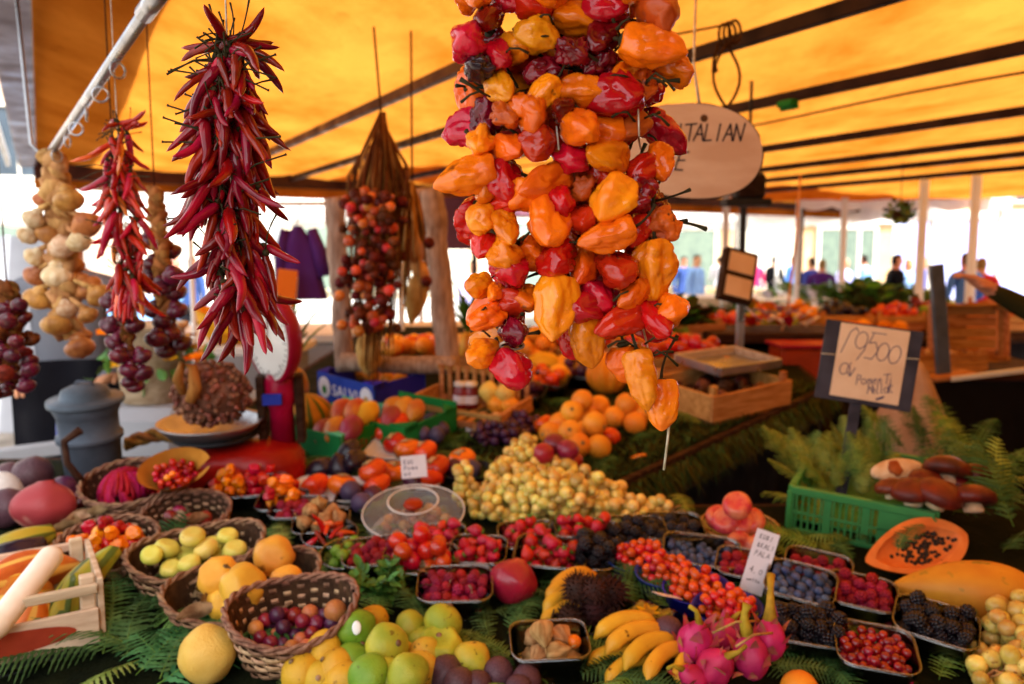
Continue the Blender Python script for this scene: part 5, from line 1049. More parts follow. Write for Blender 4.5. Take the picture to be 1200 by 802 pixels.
bhand('hand of yellow finger bananas at the very front beside the dragon fruit', 733, 778, [(.0, .030, .068, 17, -30, .86), (.012, .006, .060, 24, -34, .9), (.030, -.020, .052, 33, -38, .9), (.052, -.042, .045, 42, -40, .86), (.085, -.055, .04, 55, -45, .72), (-.020, .000, .028, 10, -20, .72), (-.004, -.034, .026, 30, -30, .8)], 4)
bhand('hand of short yellow bananas lying behind the rambutan tray', 662, 716, [(.012, .030, .060, 38, -20, .8), (.004, .010, .056, 36, -25, .85), (-.004, -.012, .045, 38, -28, .85), (-.012, -.036, .03, 36, -30, .78), (.03, .05, .045, 30, -15, .7)], 2)
# wrapped green beans with a flower
gbt = thing('bean_tray', 'film-wrapped pack of green beans with a yellow flower and white sticker', 'vegetable pack', TB(757, 745, 0, 58))
for k in range(12): obj('bean', MB_cache('bean#%d' % (k % 3), MB().tube([(-.055, 0, 0), (-.02, .004 * (k % 3), .004), (.02, 0, .005), (.058, .002, .0)], [.004, .0085, .0085, .003], 7), 'citrus_lime' if k % 3 else 'lettuce'), TR(0, -.036 + .013 * (k % 6), .014 + .016 * (k // 6)) @ Matrix.Rotation(rad(R.uniform(-4, 4)), 4, 'Z'), gbt)
for k in range(6): obj('petal', MB_cache('petal', leafm(.04, .011, 'yellow_flower', .4, 1) and MB().sheet(lambda a, b: ((a - .5) * .02 * math.sin(pi * (b * .9 + .05)), .04 * b, .01 * b + abs(a - .5) * .01), 3, 5), 'yellow_flower'), TR(.005, 0, .042) @ Matrix.Rotation(k * 1.05, 4, 'Z') @ SC(.6), gbt)
obj('film', MB().sheet(lambda a, b: ((a - .5) * .135, (b - .5) * .105, .047 - .035 * max(abs(2 * a - 1) ** 5, abs(2 * b - 1) ** 5) + .002 * math.sin(a * 31) * math.sin(b * 23)), 24, 18).mesh('film', 'film'), None, gbt)
obj('label_card', MB().box((0, 0, 0), (.05, .035, .001)).mesh('label', 'white_card'), TR(.075, -.01, .048) @ Matrix.Rotation(rad(25), 4, 'Y') @ Matrix.Rotation(-.6, 4, 'Z'), gbt)
# blue bowls of cherry tomatoes
for i, (x, y, lab) in enumerate(((746, 674, 'farthest from the buyer, by the dark berries'), (781, 692, 'second in the slanting row'), (814, 711, 'third in the slanting row'), (850, 735, 'nearest the dragon fruit'))):
    M = TP(x, y, .0, 10)
    t = thing('blue_bowl', 'oval blue plastic bowl of cherry tomatoes, ' + lab, 'bowl', M)
    if 'bb' not in _mc: _mc['bb'] = MB().lathe([(0, .001), (.80, .0015), (.84, .004), (1.0, .040), (1.035, .041), (1.03, .043), (.97, .042), (.82, .008), (0, .006)], 40, 0, None, lambda r, z, a: (.066 * r * math.cos(a), .052 * r * math.sin(a), z)).mesh('bowl', 'blue_plastic')
    obj('shell', _mc['bb'], None, t)
    g = ('far blue bowl', 'second blue bowl', 'third blue bowl', 'blue bowl by the dragon fruit')[i]
    fill(M, 46, .056, .044, .0095, CTO, 'cherry_tomato', 'oval cherry tomato in the ' + g, 'tomato', 'cherry tomatoes in the ' + g, 'e', .022, .86, mats=['cherry_tomato', 'cherry_tomato', 'persimmon'], heap=.25)
# dark berry tubs behind
pn(696, 672, 0, .12, .10, .04, 'round clear tub of black mulberries behind the blue bowls', 34, .0125, BLK, 'blackberry', 'black mulberry in the round tub', 'blackberry', 'mulberries in the round tub', rnd=True, cat='tub')
pn(738, 645, 0, .16, .11, .05, 'clear punnet of black berries in front of the white grapes', 34, .0130, BLK, 'blackberry', 'blackberry in the punnet in front of the white grapes', 'blackberry', 'blackberries in front of the grapes', heap=.7)
pn(786, 640, 0, .14, .11, .05, 'clear punnet of black berries behind the blueberries', 34, .0125, BLK, 'blackberry', 'blackberry in the punnet behind the blueberries', 'blackberry', 'blackberries behind the blueberries')
pn(820, 672, -12, .16, .11, .055, 'clear punnet of blueberries behind the row of blue bowls', 62, .0088, BLU, 'blueberry', 'pale blueberry in the punnet behind the blue bowls', 'blueberry', 'blueberries behind the blue bowls', sc=1.1)
pn(872, 686, -20, .12, .10, .05, 'clear punnet of raspberries behind the white card', 44, .0098, RAS, 'raspberry', 'raspberry in the punnet behind the upright white card', 'raspberry', 'raspberries behind the white card')
pn(955, 689, -24, .13, .11, .05, 'clear punnet of raspberries tucked behind the big blueberry punnet', 46, .0098, RAS, 'raspberry', 'raspberry in the punnet tucked behind the blueberries', 'raspberry', 'raspberries tucked behind the blueberries')
pn(934, 714, -26, .125, .115, .06, 'clear punnet of large dusty blueberries stacked on a dark one', 74, .0086, BLU, 'blueberry', 'dusty blueberry in the stacked punnet', 'blueberry', 'blueberries in the stacked punnet', lift=.02, sc=1.12)
pn(1005, 724, -22, .125, .105, .058, 'clear punnet of bright raspberries between blueberries and papaya', 60, .0100, RAS, 'raspberry', 'bright raspberry in the punnet by the papaya', 'raspberry', 'raspberries by the papaya')
pn(942, 762, -14, .14, .10, .05, 'clear punnet of blackberries in shade under the blueberries', 44, .0125, BLK, 'blackberry', 'blackberry in the shaded punnet under the blueberries', 'blackberry', 'blackberries under the blueberries')
pn(1020, 792, -16, .128, .115, .058, 'clear punnet of glossy cranberries at the front', 84, .0078, CRA, 'cranberry', 'glossy dark red cranberry in the front punnet', 'cranberry', 'cranberries in the front punnet', sc=1.12)
pn(1090, 761, -30, .135, .115, .058, 'clear punnet of blackberries between the whole papaya and the cranberries', 44, .0130, BLK, 'blackberry', 'blackberry in the punnet by the whole papaya', 'blackberry', 'blackberries by the whole papaya')
# card on a stick
cw = P(890, 659, 1.50); cdm = Matrix.Translation(cw) @ Matrix.Rotation(rad(-14), 4, 'Z') @ Matrix.Rotation(rad(80), 4, 'X') @ Matrix.Rotation(rad(-15), 4, 'Z')
tg = thing('price_card', 'white upright price card with faint handwriting stuck among the berry punnets', 'price card', cdm)
obj('card', MB().box((0, 0, 0), (.044, .125, .0012), 0, None, .3).mesh('card', 'white_card'), None, tg)
lt = MB()
for k, (tx_, hh) in enumerate((('RUBI', .009), ('&KALI', .009), ('PALA', .010), ('', .01), ('4,0', .012), ('-etto', .007))): write(lt, tx_, -.014, .045 - .017 * k, hh, .75, .0005, .0009)
obj('lettering', lt.mesh('lettering', 'ink_black'), None, tg)
obj('stick', MB().tube([(0, -.06, -.002), (0, -.12, -.002)], .002, 6).mesh('stick', 'clear_rim'), None, tg)
c2 = thing('price_card', 'small tilted white card stuck into the strawberries under the grapes', 'price card', Matrix.Translation(P(600, 636, 1.78)) @ Matrix.Rotation(rad(30), 4, 'Z') @ Matrix.Rotation(rad(78), 4, 'X') @ Matrix.Rotation(rad(-25), 4, 'Z'))
obj('card', MB().box((0, 0, 0), (.020, .07, .0012)).mesh('card', 'white_card'), None, c2)
# dragon fruits
def dragon(seed):
    mb = MB().blob(prof_fn(lambda t: math.sin(pi * min(1, t * 1.03)) ** .6 * (1 - .2 * t), .035, .092, .05, 6, seed, .08), 22, 18)
    rr = random.Random(seed)
    return mb.mesh('dragon_fruit', 'dragon_pink')
DRG = [dragon(1), dragon(2)]
SCL = MB().sheet(lambda a, b: ((a - .5) * .030 * (1 - b) ** .8, .006 + .010 * b * b, .034 * b), 4, 6).mesh('scale', 'dragon_scale')
for (x, y, h, ax, sc, stm, lab) in ((815, 752, .06, (.1, -.2, .9), 1.0, 0, 'pink dragon fruit lying under the nearest blue bowl'), (838, 782, .045, (.35, -.5, .75), 1.0, 0, 'dragon fruit at the front with pale split scales'), (880, 768, .06, (-.1, .25, 1), .95, 1, 'dragon fruit standing up with a yellow stem behind the cranberries'), (902, 748, .075, (.05, .2, 1), .9, 2, 'dragon fruit with the longest curved yellow stem'), (850, 745, .04, (.5, .6, .6), .85, 0, 'dark pink dragon fruit half hidden behind two others'), (812, 797, .03, (-.5, -.2, .6), .8, 0, 'dragon fruit cut off by the picture edge beside the bananas')):
    M = Matrix.Translation(T(x, y, h)) @ aim(ax, roll=R.uniform(0, 6)) @ SC(sc * .95); t = thing('dragon_fruit', lab, 'dragon fruit', M)
    obj('body', DRG[0], None, t)
    for k in range(12):
        f = k * 2.4; zz = -.034 + .080 * k / 12; rr = .034 * max(.3, math.sin(pi * (zz / .092 + .5)) ** .6 * (1 - .2 * (zz / .092 + .5)))
        obj('scale', SCL, Matrix.Rotation(f, 4, 'Z') @ TR(0, rr - .002, zz) @ Matrix.Rotation(R.uniform(-.5, .1), 4, 'X') @ SC(R.uniform(.55, .9)), t)
    if stm: obj('stem', MB().tube([(0, 0, .035), (.004, 0, .06), (.0, .0, .078) if stm == 1 else (-.008, 0, .092), (-.006, 0, .09) if stm == 1 else (-.026, 0, .118)], [.015, .009, .006, .009], 9).mesh('stem', 'dragon_stem'), None, t)
    else: obj('stem', MB().tube([(0, 0, .038), (.01, 0, .06), (.02, .01, .07)], [.008, .004, .004], 7).mesh('stem', 'dragon_stem'), None, t)
for (x0, y0, x1, y1) in ((835, 742, 890, 728), (862, 758, 905, 742)): put('vine_twig', MB().tube([T(x0, y0, .10), T((x0 + x1) / 2, (y0 + y1) / 2 - 6, .115), T(x1, y1, .10)], .0022, 6).mesh('twig', 'stem_straw'), None, 'thin pale vine twig curling over the dragon fruit', 'twig', 'twigs over the dragon fruit')
fruit(ORA[0], 937, 808, .03, 'orange cut off by the picture edge below the dark punnet', 'orange', 'orange', None, .02, None, .8)
# papayas
def papa(t): return (math.sin(pi * t) ** .62) * (.62 + .5 * t) if t < .99 else .04
PL, PRD = .27, .066
pw = fruit(fm('papaya', 'papaya_skin', prof_fn(papa, PRD, PL, .035, 5, 3, .05), 30, 26), 1134, 694, .05, 'whole orange papaya with green mottles beside the cut one', 'papaya', 'papaya', None, .052, aim((.95, -.30, .05)), 1.0)
ph = thing('papaya_half', 'cut papaya half showing orange flesh, black seeds and a fern sprig', 'papaya', Matrix.Translation(T(1075, 642, .062)) @ Matrix.Rotation(rad(26), 4, 'Z') @ Matrix.Rotation(rad(52), 4, 'X') @ Matrix.Rotation(rad(-10), 4, 'Y'))
n = 40; sk = MB().sheet(lambda a, b: (PL * (b - .5), PRD * papa(b) * math.cos(pi * a + pi), PRD * papa(b) * math.sin(pi * a + pi)), 20, 30); obj('skin', sk.mesh('skin', 'papaya_skin'), None, ph)
def hol(b): return max(0, math.sin(pi * min(1, max(0, (b - .12) / .80)))) ** .6 * PRD * .62
obj('flesh', MB().sheet(lambda a, b: (PL * (b - .5), (2 * a - 1) * PRD * papa(b), -.0005 - (math.sqrt(max(0, hol(b) ** 2 - ((2 * a - 1) * PRD * papa(b)) ** 2)) * .8 if hol(b) > 0 else 0)), 36, 40).mesh('flesh', 'papaya_flesh', 'papaya_hollow'), TR(0, 0, .001), ph)
for p_ in ph.children[-1].data.polygons: p_.material_index = 1 if p_.center.z < -.008 else 0
SD = MB().blob(ball(.0042), 8, 6).mesh('seed', 'papaya_seed')
for k in range(110):
    b = R.triangular(.3, .9, .7); y = R.uniform(-.8, .8) * hol(b); z = -math.sqrt(max(0, hol(b) ** 2 - y * y)) * .8; obj('seed', SD, TR(PL * (b - .5), y, z + .002) @ rq(), ph)
put('fern_frond', FR['fern'][1], Matrix.Translation(T(1052, 648, .115)) @ Matrix.Rotation(rad(-38), 4, 'Z') @ Matrix.Rotation(rad(18), 4, 'X') @ SC(.36), 'small fern sprig lying on the cut papaya', 'fern frond')
# white grapes: a bunch is stalk + grapes
def bunch(label, M, n, a, b, hgt, m='grape_white', sc=1.0, seed=1, cat='grape bunch', group=None, droop=None, ang=None):
    rr = random.Random(seed); t = thing('grape_bunch', label, cat, M, group)
    pts = pack(n, a, b, .0125 * sc, 'e', 0, 12, .22, hgt, rr, .86)
    for (x, y, z, ri) in pts: obj('grape', withmat(GRA[0], m), TR(x, y, z) @ rq(rr) @ SC(sc * ri / (.0125 * sc)), t)
    obj('stalk', MB().tube([(-a * .9, 0, .02), (-a * .3, .01, .035), (a * .2, 0, .03), (a * .7, .01, .02)], [.0028, .0022, .0018, .0012], 6).mesh('stalk', 'stem_straw'), None, t)
    tw = MB()
    for k in range(9):
        x = a * rr.uniform(-.9, .7); tw.tube([(x, 0, .03), (x + .02, rr.uniform(-.4, .4) * b, .045), (x + .03, rr.uniform(-.7, .7) * b, .05)], [.0020, .0016, .0012], 5)
    obj('twigs', tw.mesh('twigs', 'stem_straw'), None, t); return t
GB = [(585, 605, 0, 46, .085, .07, 0), (630, 612, 0, 46, .09, .06, 0), (682, 617, 10, 44, .085, .055, 0), (735, 618, -4, 36, .08, .045, 0), (768, 615, -8, 12, .055, .035, 0), (598, 580, 10, 46, .085, .07, .03), (645, 588, 5, 46, .09, .065, .03), (700, 602, 5, 34, .08, .045, .02), (612, 560, 10, 44, .10, .065, .03), (662, 572, -14, 38, .10, .055, .02), (618, 548, 10, 40, .075, .055, .03), (640, 558, 0, 36, .09, .06, .035), (545, 590, 0, 20, .04, .05, 0), (625, 580, 0, 34, .09, .06, .055), (660, 600, 0, 34, .08, .05, .05)]
GLAB = ['bunch of white grapes at the near corner of the heap by the cake dome', 'bunch of white grapes in the near middle of the heap', 'bunch of white grapes above the strawberries', 'thin bunch of white grapes trailing toward the apples', 'last few white grapes at the tip of the trailing heap', 'bunch of white grapes on the near slope of the heap', 'bunch of white grapes in the middle of the heap', 'bunch of white grapes sloping to the trailing end', 'bunch of white grapes high on the heap', 'bunch of white grapes under the red onions', 'bunch of white grapes at the back by the purple ones', 'bunch of white grapes on the crest of the heap', 'small loose bunch of yellow grapes behind the cake dome', 'topmost bunch of white grapes in the big heap', 'bunch of white grapes between crest and strawberries']
for i, (x, y, rz, n, a, b, l) in enumerate(GB): bunch(GLAB[i], TB(x, y, l, rz), int(n * 1.3), a, b, .9, 'grape_white', 1.0, i)
bunch('hanging-edge bunch of white grapes with green tendrils cut off at the corner', TB(1192, 802, .0, 20), 60, .11, .08, .9, 'grape_white', 1.1, 40)
bunch('bunch of yellowish grapes beside the whole papaya', TB(1188, 752, .02, 60), 44, .08, .06, .9, 'grape_white', 1.1, 41)
put('tendril', MB().tube([P(1145, 688, 1.50), P(1162, 692, 1.49), P(1180, 705, 1.47), P(1204, 722, 1.46)], [.0028, .003, .003, .004], 6).mesh('tendril', 'stem_green'), None, 'thick green grape stalk lying over the corner bunch', 'stalk')
put('tendril', MB().tube([P(1150 + 12 * math.cos(f) + 8 * (f - 2), 775 + 14 * math.sin(f), 1.40) for f in [2 + i * .35 for i in range(11)]], .0018, 6).mesh('tendril', 'stem_green'), None, 'thin curled green tendril on the corner grapes', 'stalk')
for i, (x, y, n) in enumerate(((588, 520, 40), (610, 508, 34), (575, 512, 26))): bunch(('bunch of purple grapes behind the white heap', 'bunch of purple grapes nearest the oranges', 'bunch of purple grapes by the slatted crate')[i], TB(x, y, 0, 20 * i), n, .085, .06, .9, 'grape_purple', 1.05, 60 + i)
for (x, y, s, lab) in ((637, 532, .062, 'pink onion resting on the crest of the white grapes'), (650, 522, .07, 'shiny red onion on the grapes nearest the oranges'), (665, 528, .065, 'dark red onion between the grapes and the oranges'), (672, 540, .055, 'small purple onion at the back of the grapes')): fruit(SPH[0], x, y, .03, lab, 'red onion', 'red_onion', 'pomegranate' if s < .065 else 'plum_red', .10 if y < 535 else .07, None, s)
# apples in a bowl behind the card
AB = TB(866, 632, 0, 0); t = thing('fruit_bowl', 'round black wire-rimmed bowl of red apples behind the white card', 'bowl', AB)
obj('shell', MB().lathe([(0, .001), (.05, .002), (.082, .03), (.088, .034), (.083, .032), (.05, .006), (0, .004)], 36).mesh('bowl', 'smoky_plastic'), None, t); obj('rim', MB().tube([(.088 * math.cos(k * pi / 18), .088 * math.sin(k * pi / 18), .035) for k in range(37)], .003, 6, 0, False).mesh('rim', 'stem_straw'), None, t)
for i, (x, y, h, lab) in enumerate(((851, 611, .06, 'pink-red apple at the near side of the bowl'), (880, 611, .06, 'orange-red apple in the bowl showing its stalk hollow'), (864, 593, .11, 'striped red apple on top of the bowl'), (868, 614, .055, 'pale pink apple between two others in the bowl'), (843, 608, .05, 'dark pink apple at the edge of the bowl'))): fruit(RAP[i % 2], x, y, .03, lab, 'apple', 'apple', None, h, aim((R.uniform(-.5, .5), -.6, .7)), .95)
for (x, y, lab) in ((866, 640, 'red apple lying in shade under the bowl, eye outward'), (888, 644, 'dark red apple half hidden behind the white card')): fruit(RAP[0], x, y, .03, lab, 'apple', 'apple', None, .032, aim((.1, -.9, .2)), .95)
# cake dome
D0 = TP(486, 627); t = thing('cake_dome', 'round clear plastic dome with a recessed lid over brown nuts', 'food dome', D0)
def dl(prof, m, nm): obj(nm, MB().lathe(prof, 56).mesh(nm, m), None, t)
dl([(.112, .002), (.113, .006), (.110, .058), (.106, .058), (.108, .006), (.107, .003)], 'dome_plastic', 'wall')
dl([(.118, .058), (.119, .062), (.112, .067), (.09, .078), (.062, .086), (.055, .087), (.050, .080), (.034, .074), (.0, .072)], 'dome_plastic', 'lid')
obj('lid_rim', MB().tube([(.118 * math.cos(k * pi / 24), .118 * math.sin(k * pi / 24), .06) for k in range(49)], .0020, 6, 0, False).mesh('rim', 'white_plastic'), None, t)  # white on the clear lid's rim stands in for its edge highlight
obj('lid_ring', MB().tube([(.058 * math.cos(k * pi / 18), .058 * math.sin(k * pi / 18), .0875) for k in range(37)], .0022, 6, 0, False).mesh('ring', 'white_plastic'), None, t)
obj('knob', MB().lathe([(0, .072), (.021, .073), (.023, .078), (.019, .084), (0, .086)], 24).mesh('knob', 'red_enamel'), None, t); dl([(.0, .001), (.104, .001), (.104, .003), (0, .003)], 'white_plastic', 'base')
fill(D0, 30, .088, .088, .014, [TOMD[0]], 'walnut', 'brown nut under the clear dome', 'nut', 'nuts under the clear dome', 'e', .005, .62, mats=['husk', 'bead_brown', 'gourd_tan'])
# persimmons, plums, trays, tag
def tray(px, py, rz, w, d, label, m='white_plastic', h=.022): return punnet(TP(px, py, 0, rz), w, d, h, label, m, m, False, 'tray', None, 'tray')
tray(386, 583, -3, .19, .12, 'long white tray of two persimmons behind the mixed peppers'); tray(470, 568, 4, .22, .13, 'white tray of persimmons under the price tag'); tray(466, 536, -14, .18, .12, 'white tray of persimmons beside the green mango box'); tray(545, 560, -4, .13, .10, 'black tray of plums beside the white grapes', 'black_plastic'); tray(427, 592, -2, .14, .10, 'shallow clear tray of dusky plums behind the cake dome', 'smoky_plastic')
PLB = [(369, 569, .035, 'persimmon on the long white tray nearest the peppers'), (401, 568, .035, 'persimmon on the long white tray touching the plums'), (437, 551, .07, 'large persimmon resting high beside the dome'), (441, 569, .035, 'persimmon below the highest one by the dome'), (462, 553, .035, 'persimmon beside the white price tag'), (463, 518, .04, 'red persimmon at the back corner of its tray'), (478, 526, .05, 'persimmon on top in the back tray'), (497, 529, .045, 'orange persimmon above the price tag'), (511, 547, .05, 'big red persimmon just beside the price tag'), (541, 538, .05, 'persimmon behind the tray of plums'), (503, 560, .03, 'persimmon hidden behind the price tag')]
for i, (x, y, h, lab) in enumerate(PLB):
    o = fruit(PER[i % 2], x, y, .035, lab, 'persimmon', 'persimmon', 'tomato' if 'red' in lab else None, h, Matrix.Rotation(R.uniform(-.5, .5), 4, 'X') @ Matrix.Rotation(R.uniform(-.6, .2), 4, 'Y'), .95)
    obj('sepal', MB_cache('sepal', MB().lathe([(.020, 0), (.006, .004), (0, .005)], 16, 0, None, lambda r, z, a: (r * (.8 + .35 * math.cos(4 * a)) * math.cos(a), r * (.8 + .35 * math.cos(4 * a)) * math.sin(a), z)), 'sepal'), TR(0, 0, .026), o)
for i, (x, y, h, lab) in enumerate(((411, 576, .035, 'large dusky plum on the shallow tray'), (437, 582, .03, 'purple plum on the shallow tray by the dome'), (424, 590, .025, 'dark plum at the near edge of the shallow tray'), (533, 549, .035, 'bluish plum in the black tray'), (553, 550, .035, 'reddish plum in the black tray by the grapes'), (484, 563, .03, 'plum lying in front of the price tag'))): fruit(SPH[0], x, y, .028, lab, 'plum', 'plum', 'plum_blue' if i % 2 == 0 else 'plum_purple', h, None, .058)
c3 = thing('price_tag', 'small square white tag with blue writing among the persimmons', 'price tag', Matrix.Translation(P(485, 547, 2.02)) @ Matrix.Rotation(rad(6), 4, 'Z') @ Matrix.Rotation(rad(80), 4, 'X') @ Matrix.Rotation(rad(4), 4, 'Z'))
obj('card', MB().box((0, 0, 0), (.066, .058, .0014)).mesh('card', 'white_card'), None, c3); lt = MB()
for k in range(3): write(lt, ('Kak', 'Pome', 'e0')[k], -.026, .008 - .015 * k, .011, .9, .0007, .0011)
obj('lettering', lt.mesh('lettering', 'ink_blue'), None, c3); obj('pick', MB().tube([(0, -.028, 0), (0, -.06, 0)], .0015, 5).mesh('pick', 'clear_rim'), None, c3)
# ---------------------------------------------------------------- oranges, mangoes, boxes on the back of the table
OL = [(682, 470, .10), (670, 483, .085), (702, 476, .06), (656, 497, .045), (668, 507, .07), (697, 497, .085), (678, 522, .04), (702, 524, .035), (734, 474, .085), (720, 489, .045), (744, 496, .04), (752, 485, .05), (690, 490, .04), (686, 506, .04), (645, 508, .035)]
for (x, y, h) in OL: 
    o = fruit(ORA[R.randrange(2)], x, y, .038, 'orange in the heap on the fern at the edge of the back table', 'orange', 'orange', None, h, None if R.random() < .6 else aim((R.uniform(-.4, .4), -.8, .4)), .98, 'oranges in the heap')
    obj('stem_scar', MB_cache('scar', MB(), 'stem_dark'), TR(0, 0, .036), o)
fruit(PER[0], 717, 511, .03, 'small reddish orange apart from the heap, by the table edge', 'orange', 'orange', None, .03, None, .72)
fruit(PER[0], 636, 497, .03, 'orange persimmon between the oranges and the purple grapes', 'persimmon', 'persimmon', None, .035, None, .85)
fruit(CHI[2], 757, 533, .01, 'single orange chilli lying on the moss of the table edge', 'chilli', 'chilli', 'chilli_orange', .012, aim((.9, .3, .1)), 1.0)
mel = fruit(fm('melon', 'melon', prof_fn(lambda t: math.sin(pi * t) ** .55, .075, .145, .03, 10, 2, .03), 40, 20), 362, 487, .07, 'striped green and orange melon behind the red scale', 'melon', 'melon', None, .075, Matrix.Rotation(.25, 4, 'X'), 1.0)
def cbox(M, w, d, h, label, m1, m2, cat='box', th=.006, cut=True, front=True):
    t = thing('fruit_box', label, cat, M)
    for (c, s, m, nm) in (((0, -d / 2, h / 2), (w, th, h), m1, 'front_panel'), ((0, d / 2, h * .6), (w, th, h * 1.2), m2, 'back_panel'), ((-w / 2 + th / 2, 0, h / 2), (th, d - 2 * th, h), m1, 'side_panel'), ((w / 2 - th / 2, 0, h / 2), (th, d - 2 * th, h), m1, 'side_panel'), ((0, 0, .004), (w - 2 * th, d - 2 * th, .006), m1, 'bottom_panel')):
        obj(nm, MB().box(c, s).mesh(nm, m), None, t)
    for sx in (-1, 1):
        for sy in (-1, 1): obj('corner_flap', MB().add([(sx * w / 2, sy * d / 2, h), (sx * (w / 2 - .06), sy * d / 2, h + .005), (sx * w / 2, sy * (d / 2 - .06), h + .005), (sx * (w / 2), sy * d / 2, h - .02), (sx * (w / 2 - .06), sy * d / 2, h - .015), (sx * w / 2, sy * (d / 2 - .06), h - .015)], [(0, 1, 2), (5, 4, 3), (0, 3, 4, 1), (1, 4, 5, 2), (2, 5, 3, 0)], 0, None, False).mesh('flap', m2), TR(0, 0, .002), t)
    return t
g1 = TB(402, 520, 0, -32); t = cbox(g1, .25, .27, .085, 'green cardboard box of mangoes beside the striped melon', 'green_card', 'mint_card')
lt = MB(); write(lt, 'mango', -.09, -.018, .035, .75, .0022, 0); obj('lettering', lt.mesh('lettering', 'print_red'), TR(.1255, 0, .045) @ Matrix.Rotation(pi / 2, 4, 'Z') @ Matrix.Rotation(pi / 2, 4, 'X'), t)
for i, (x, y, h, m, lab) in enumerate(((400, 482, .10, 'mango', 'yellow-orange mango at the back of the first green box'), (416, 482, .105, 'mango', 'orange mango in the middle back of the first green box'), (431, 485, .10, 'melon_yellow', 'yellow mango in the corner of the first green box'), (380, 506, .07, 'mango_red', 'reddish brown mango by the striped melon'), (393, 504, .085, 'mango', 'brownish mango in the near row of the first green box'), (411, 503, .09, 'mango_red', 'crimson mango in the near row of the first green box'))): fruit(MAN[i % 2], x, y, .04, lab, 'mango', 'mango', m, h, Matrix.Rotation(rad(-20), 4, 'Z') @ Matrix.Rotation(-1.0, 4, 'X'), .98)
g2 = TB(472, 512, 0, -32); cbox(g2, .24, .26, .085, 'green cardboard box of mangoes and red fruit by the slatted crate', 'green_card', 'green_card')
for i, (x, y, h, m, lab) in enumerate(((460, 479, .10, 'mango', 'brown-orange mango at the back of the second green box'), (473, 479, .105, 'mango', 'orange mango in the middle of the second green box'), (486, 482, .10, 'mango', 'dull mango in the corner of the second green box'), (458, 490, .09, 'mango_red', 'crimson mango in the second green box'), (450, 502, .06, 'persimmon', 'red-orange fruit at the near corner of the second green box'), (467, 498, .07, 'persimmon', 'red-orange fruit in the middle of the second green box'))): fruit(MAN[i % 2], x, y, .04, lab, 'mango' if m != 'persimmon' else 'fruit', 'mango' if m != 'persimmon' else 'round_fruit', m, h, Matrix.Rotation(rad(-20), 4, 'Z') @ Matrix.Rotation(-1.0, 4, 'X'), .92)
for (x, y, lab) in ((378, 549, 'black avocado lying apart before the melon'), (398, 550, 'black avocado touching the persimmon'), (408, 532, 'upright black avocado leaning on the green box'), (416, 540, 'dark avocado beneath the lettered box side')): fruit(MAN[0], x, y, .03, lab, 'avocado', 'avocado', 'aubergine', .035 if y > 540 else .06, aim((.4, .3, .6)) if y < 540 else None, .9)
for (x, y) in ((490, 497), (500, 502), (510, 498), (518, 504), (505, 492), (496, 508), (512, 510), (522, 497)): fruit(OVO[0], x, y, .025, 'dusky blue plum in the shaded pile behind the persimmons', 'plum', 'plum', 'plum_blue', R.uniform(.02, .05), None, .06, 'plums behind the persimmons')
# blue box with white roundels
bbx = TB(436, 468, .0, -40); BW, BD, BH = .32, .24, .105; t = cbox(bbx, BW, BD, BH, 'blue cardboard fruit box with white roundels and white lettering', 'blue_card', 'blue_card')
lt = MB(); 
fc = bpy.data.curves.new('lettering', 'FONT'); fc.body = 'SALVI'; fc.size = .06; fc.extrude = .0008; fc.align_x = 'CENTER'; fo = bpy.data.objects.new('tmp', fc); COL.objects.link(fo)
bpy.context.view_layer.update(); lm = bpy.data.meshes.new_from_object(fo.evaluated_get(bpy.context.evaluated_depsgraph_get())); bpy.data.objects.remove(fo); lm.materials.clear(); lm.materials.append(MATS['white_card'])
obj('lettering', lm, TR(0, -BD / 2 - .0045, .03) @ Matrix.Rotation(pi / 2, 4, 'X'), t)
for x in (-.118, .118):
    o = obj('roundel', MB().lathe([(0, .0012), (1, .0012), (1, 0)], 30, 0, None, lambda r, z, a: (.034 * r * math.cos(a), .040 * r * math.sin(a), z), False, False).mesh('roundel', 'white_card'), TR(x, -BD / 2 - .0035, .052) @ Matrix.Rotation(pi / 2, 4, 'X'), t)
    obj('emblem', MB().lathe([(0, .0022), (1, .0022), (1, .001)], 14, 0, None, lambda r, z, a: (.012 * r * math.cos(a), .016 * r * math.sin(a) - .008, z), False, False).mesh('emblem', 'mango' if x > 0 else 'green_card'), None, o)
for k in range(10): fruit(ORA[0], 440 + R.uniform(-30, 30), 440 + R.uniform(-6, 8), .04, 'orange inside the blue cardboard box', 'orange', 'orange', None, .06, None, .9, 'oranges in the blue box')
for k in range(26): fruit(ORA[k % 2], R.uniform(456, 512), R.uniform(398, 410), .04, 'orange on the back shelf seen through the twig frame', 'orange', 'orange', 'persimmon' if k % 4 == 0 else None, R.uniform(.05, .12), None, .95, 'oranges seen through the frame')
# slatted crate with lemons and jars
sc_ = TB(548, 492, 0, -26); t = thing('slatted_crate', 'shallow crate of thin upright wooden slats beside the purple grapes', 'crate', sc_)
for k in range(11): obj('slat', MB_cache('uslat', MB().box((0, 0, 0), (.016, .007, .13)), 'crate_wood'), TR(-.17 + .034 * k, .115, .085), t)
for k in range(9): obj('slat', MB_cache('bsl2', MB().box((0, 0, 0), (.022, .24, .007)), 'crate_wood'), TR(-.165 + .041 * k, 0, .018), t)
for (c, s) in (((0, -.122, .03), (.38, .010, .018)), ((0, -.122, .065), (.38, .010, .018)), ((0, .122, .03), (.38, .006, .018)), ((0, .122, .14), (.38, .006, .018))): obj('rail', MB().box(c, s).mesh('rail', 'crate_wood'), None, t)
for sx in (-1, 1): obj('end_board', MB().box((sx * .185, 0, .05), (.012, .23, .055)).mesh('end', 'crate_wood'), None, t)
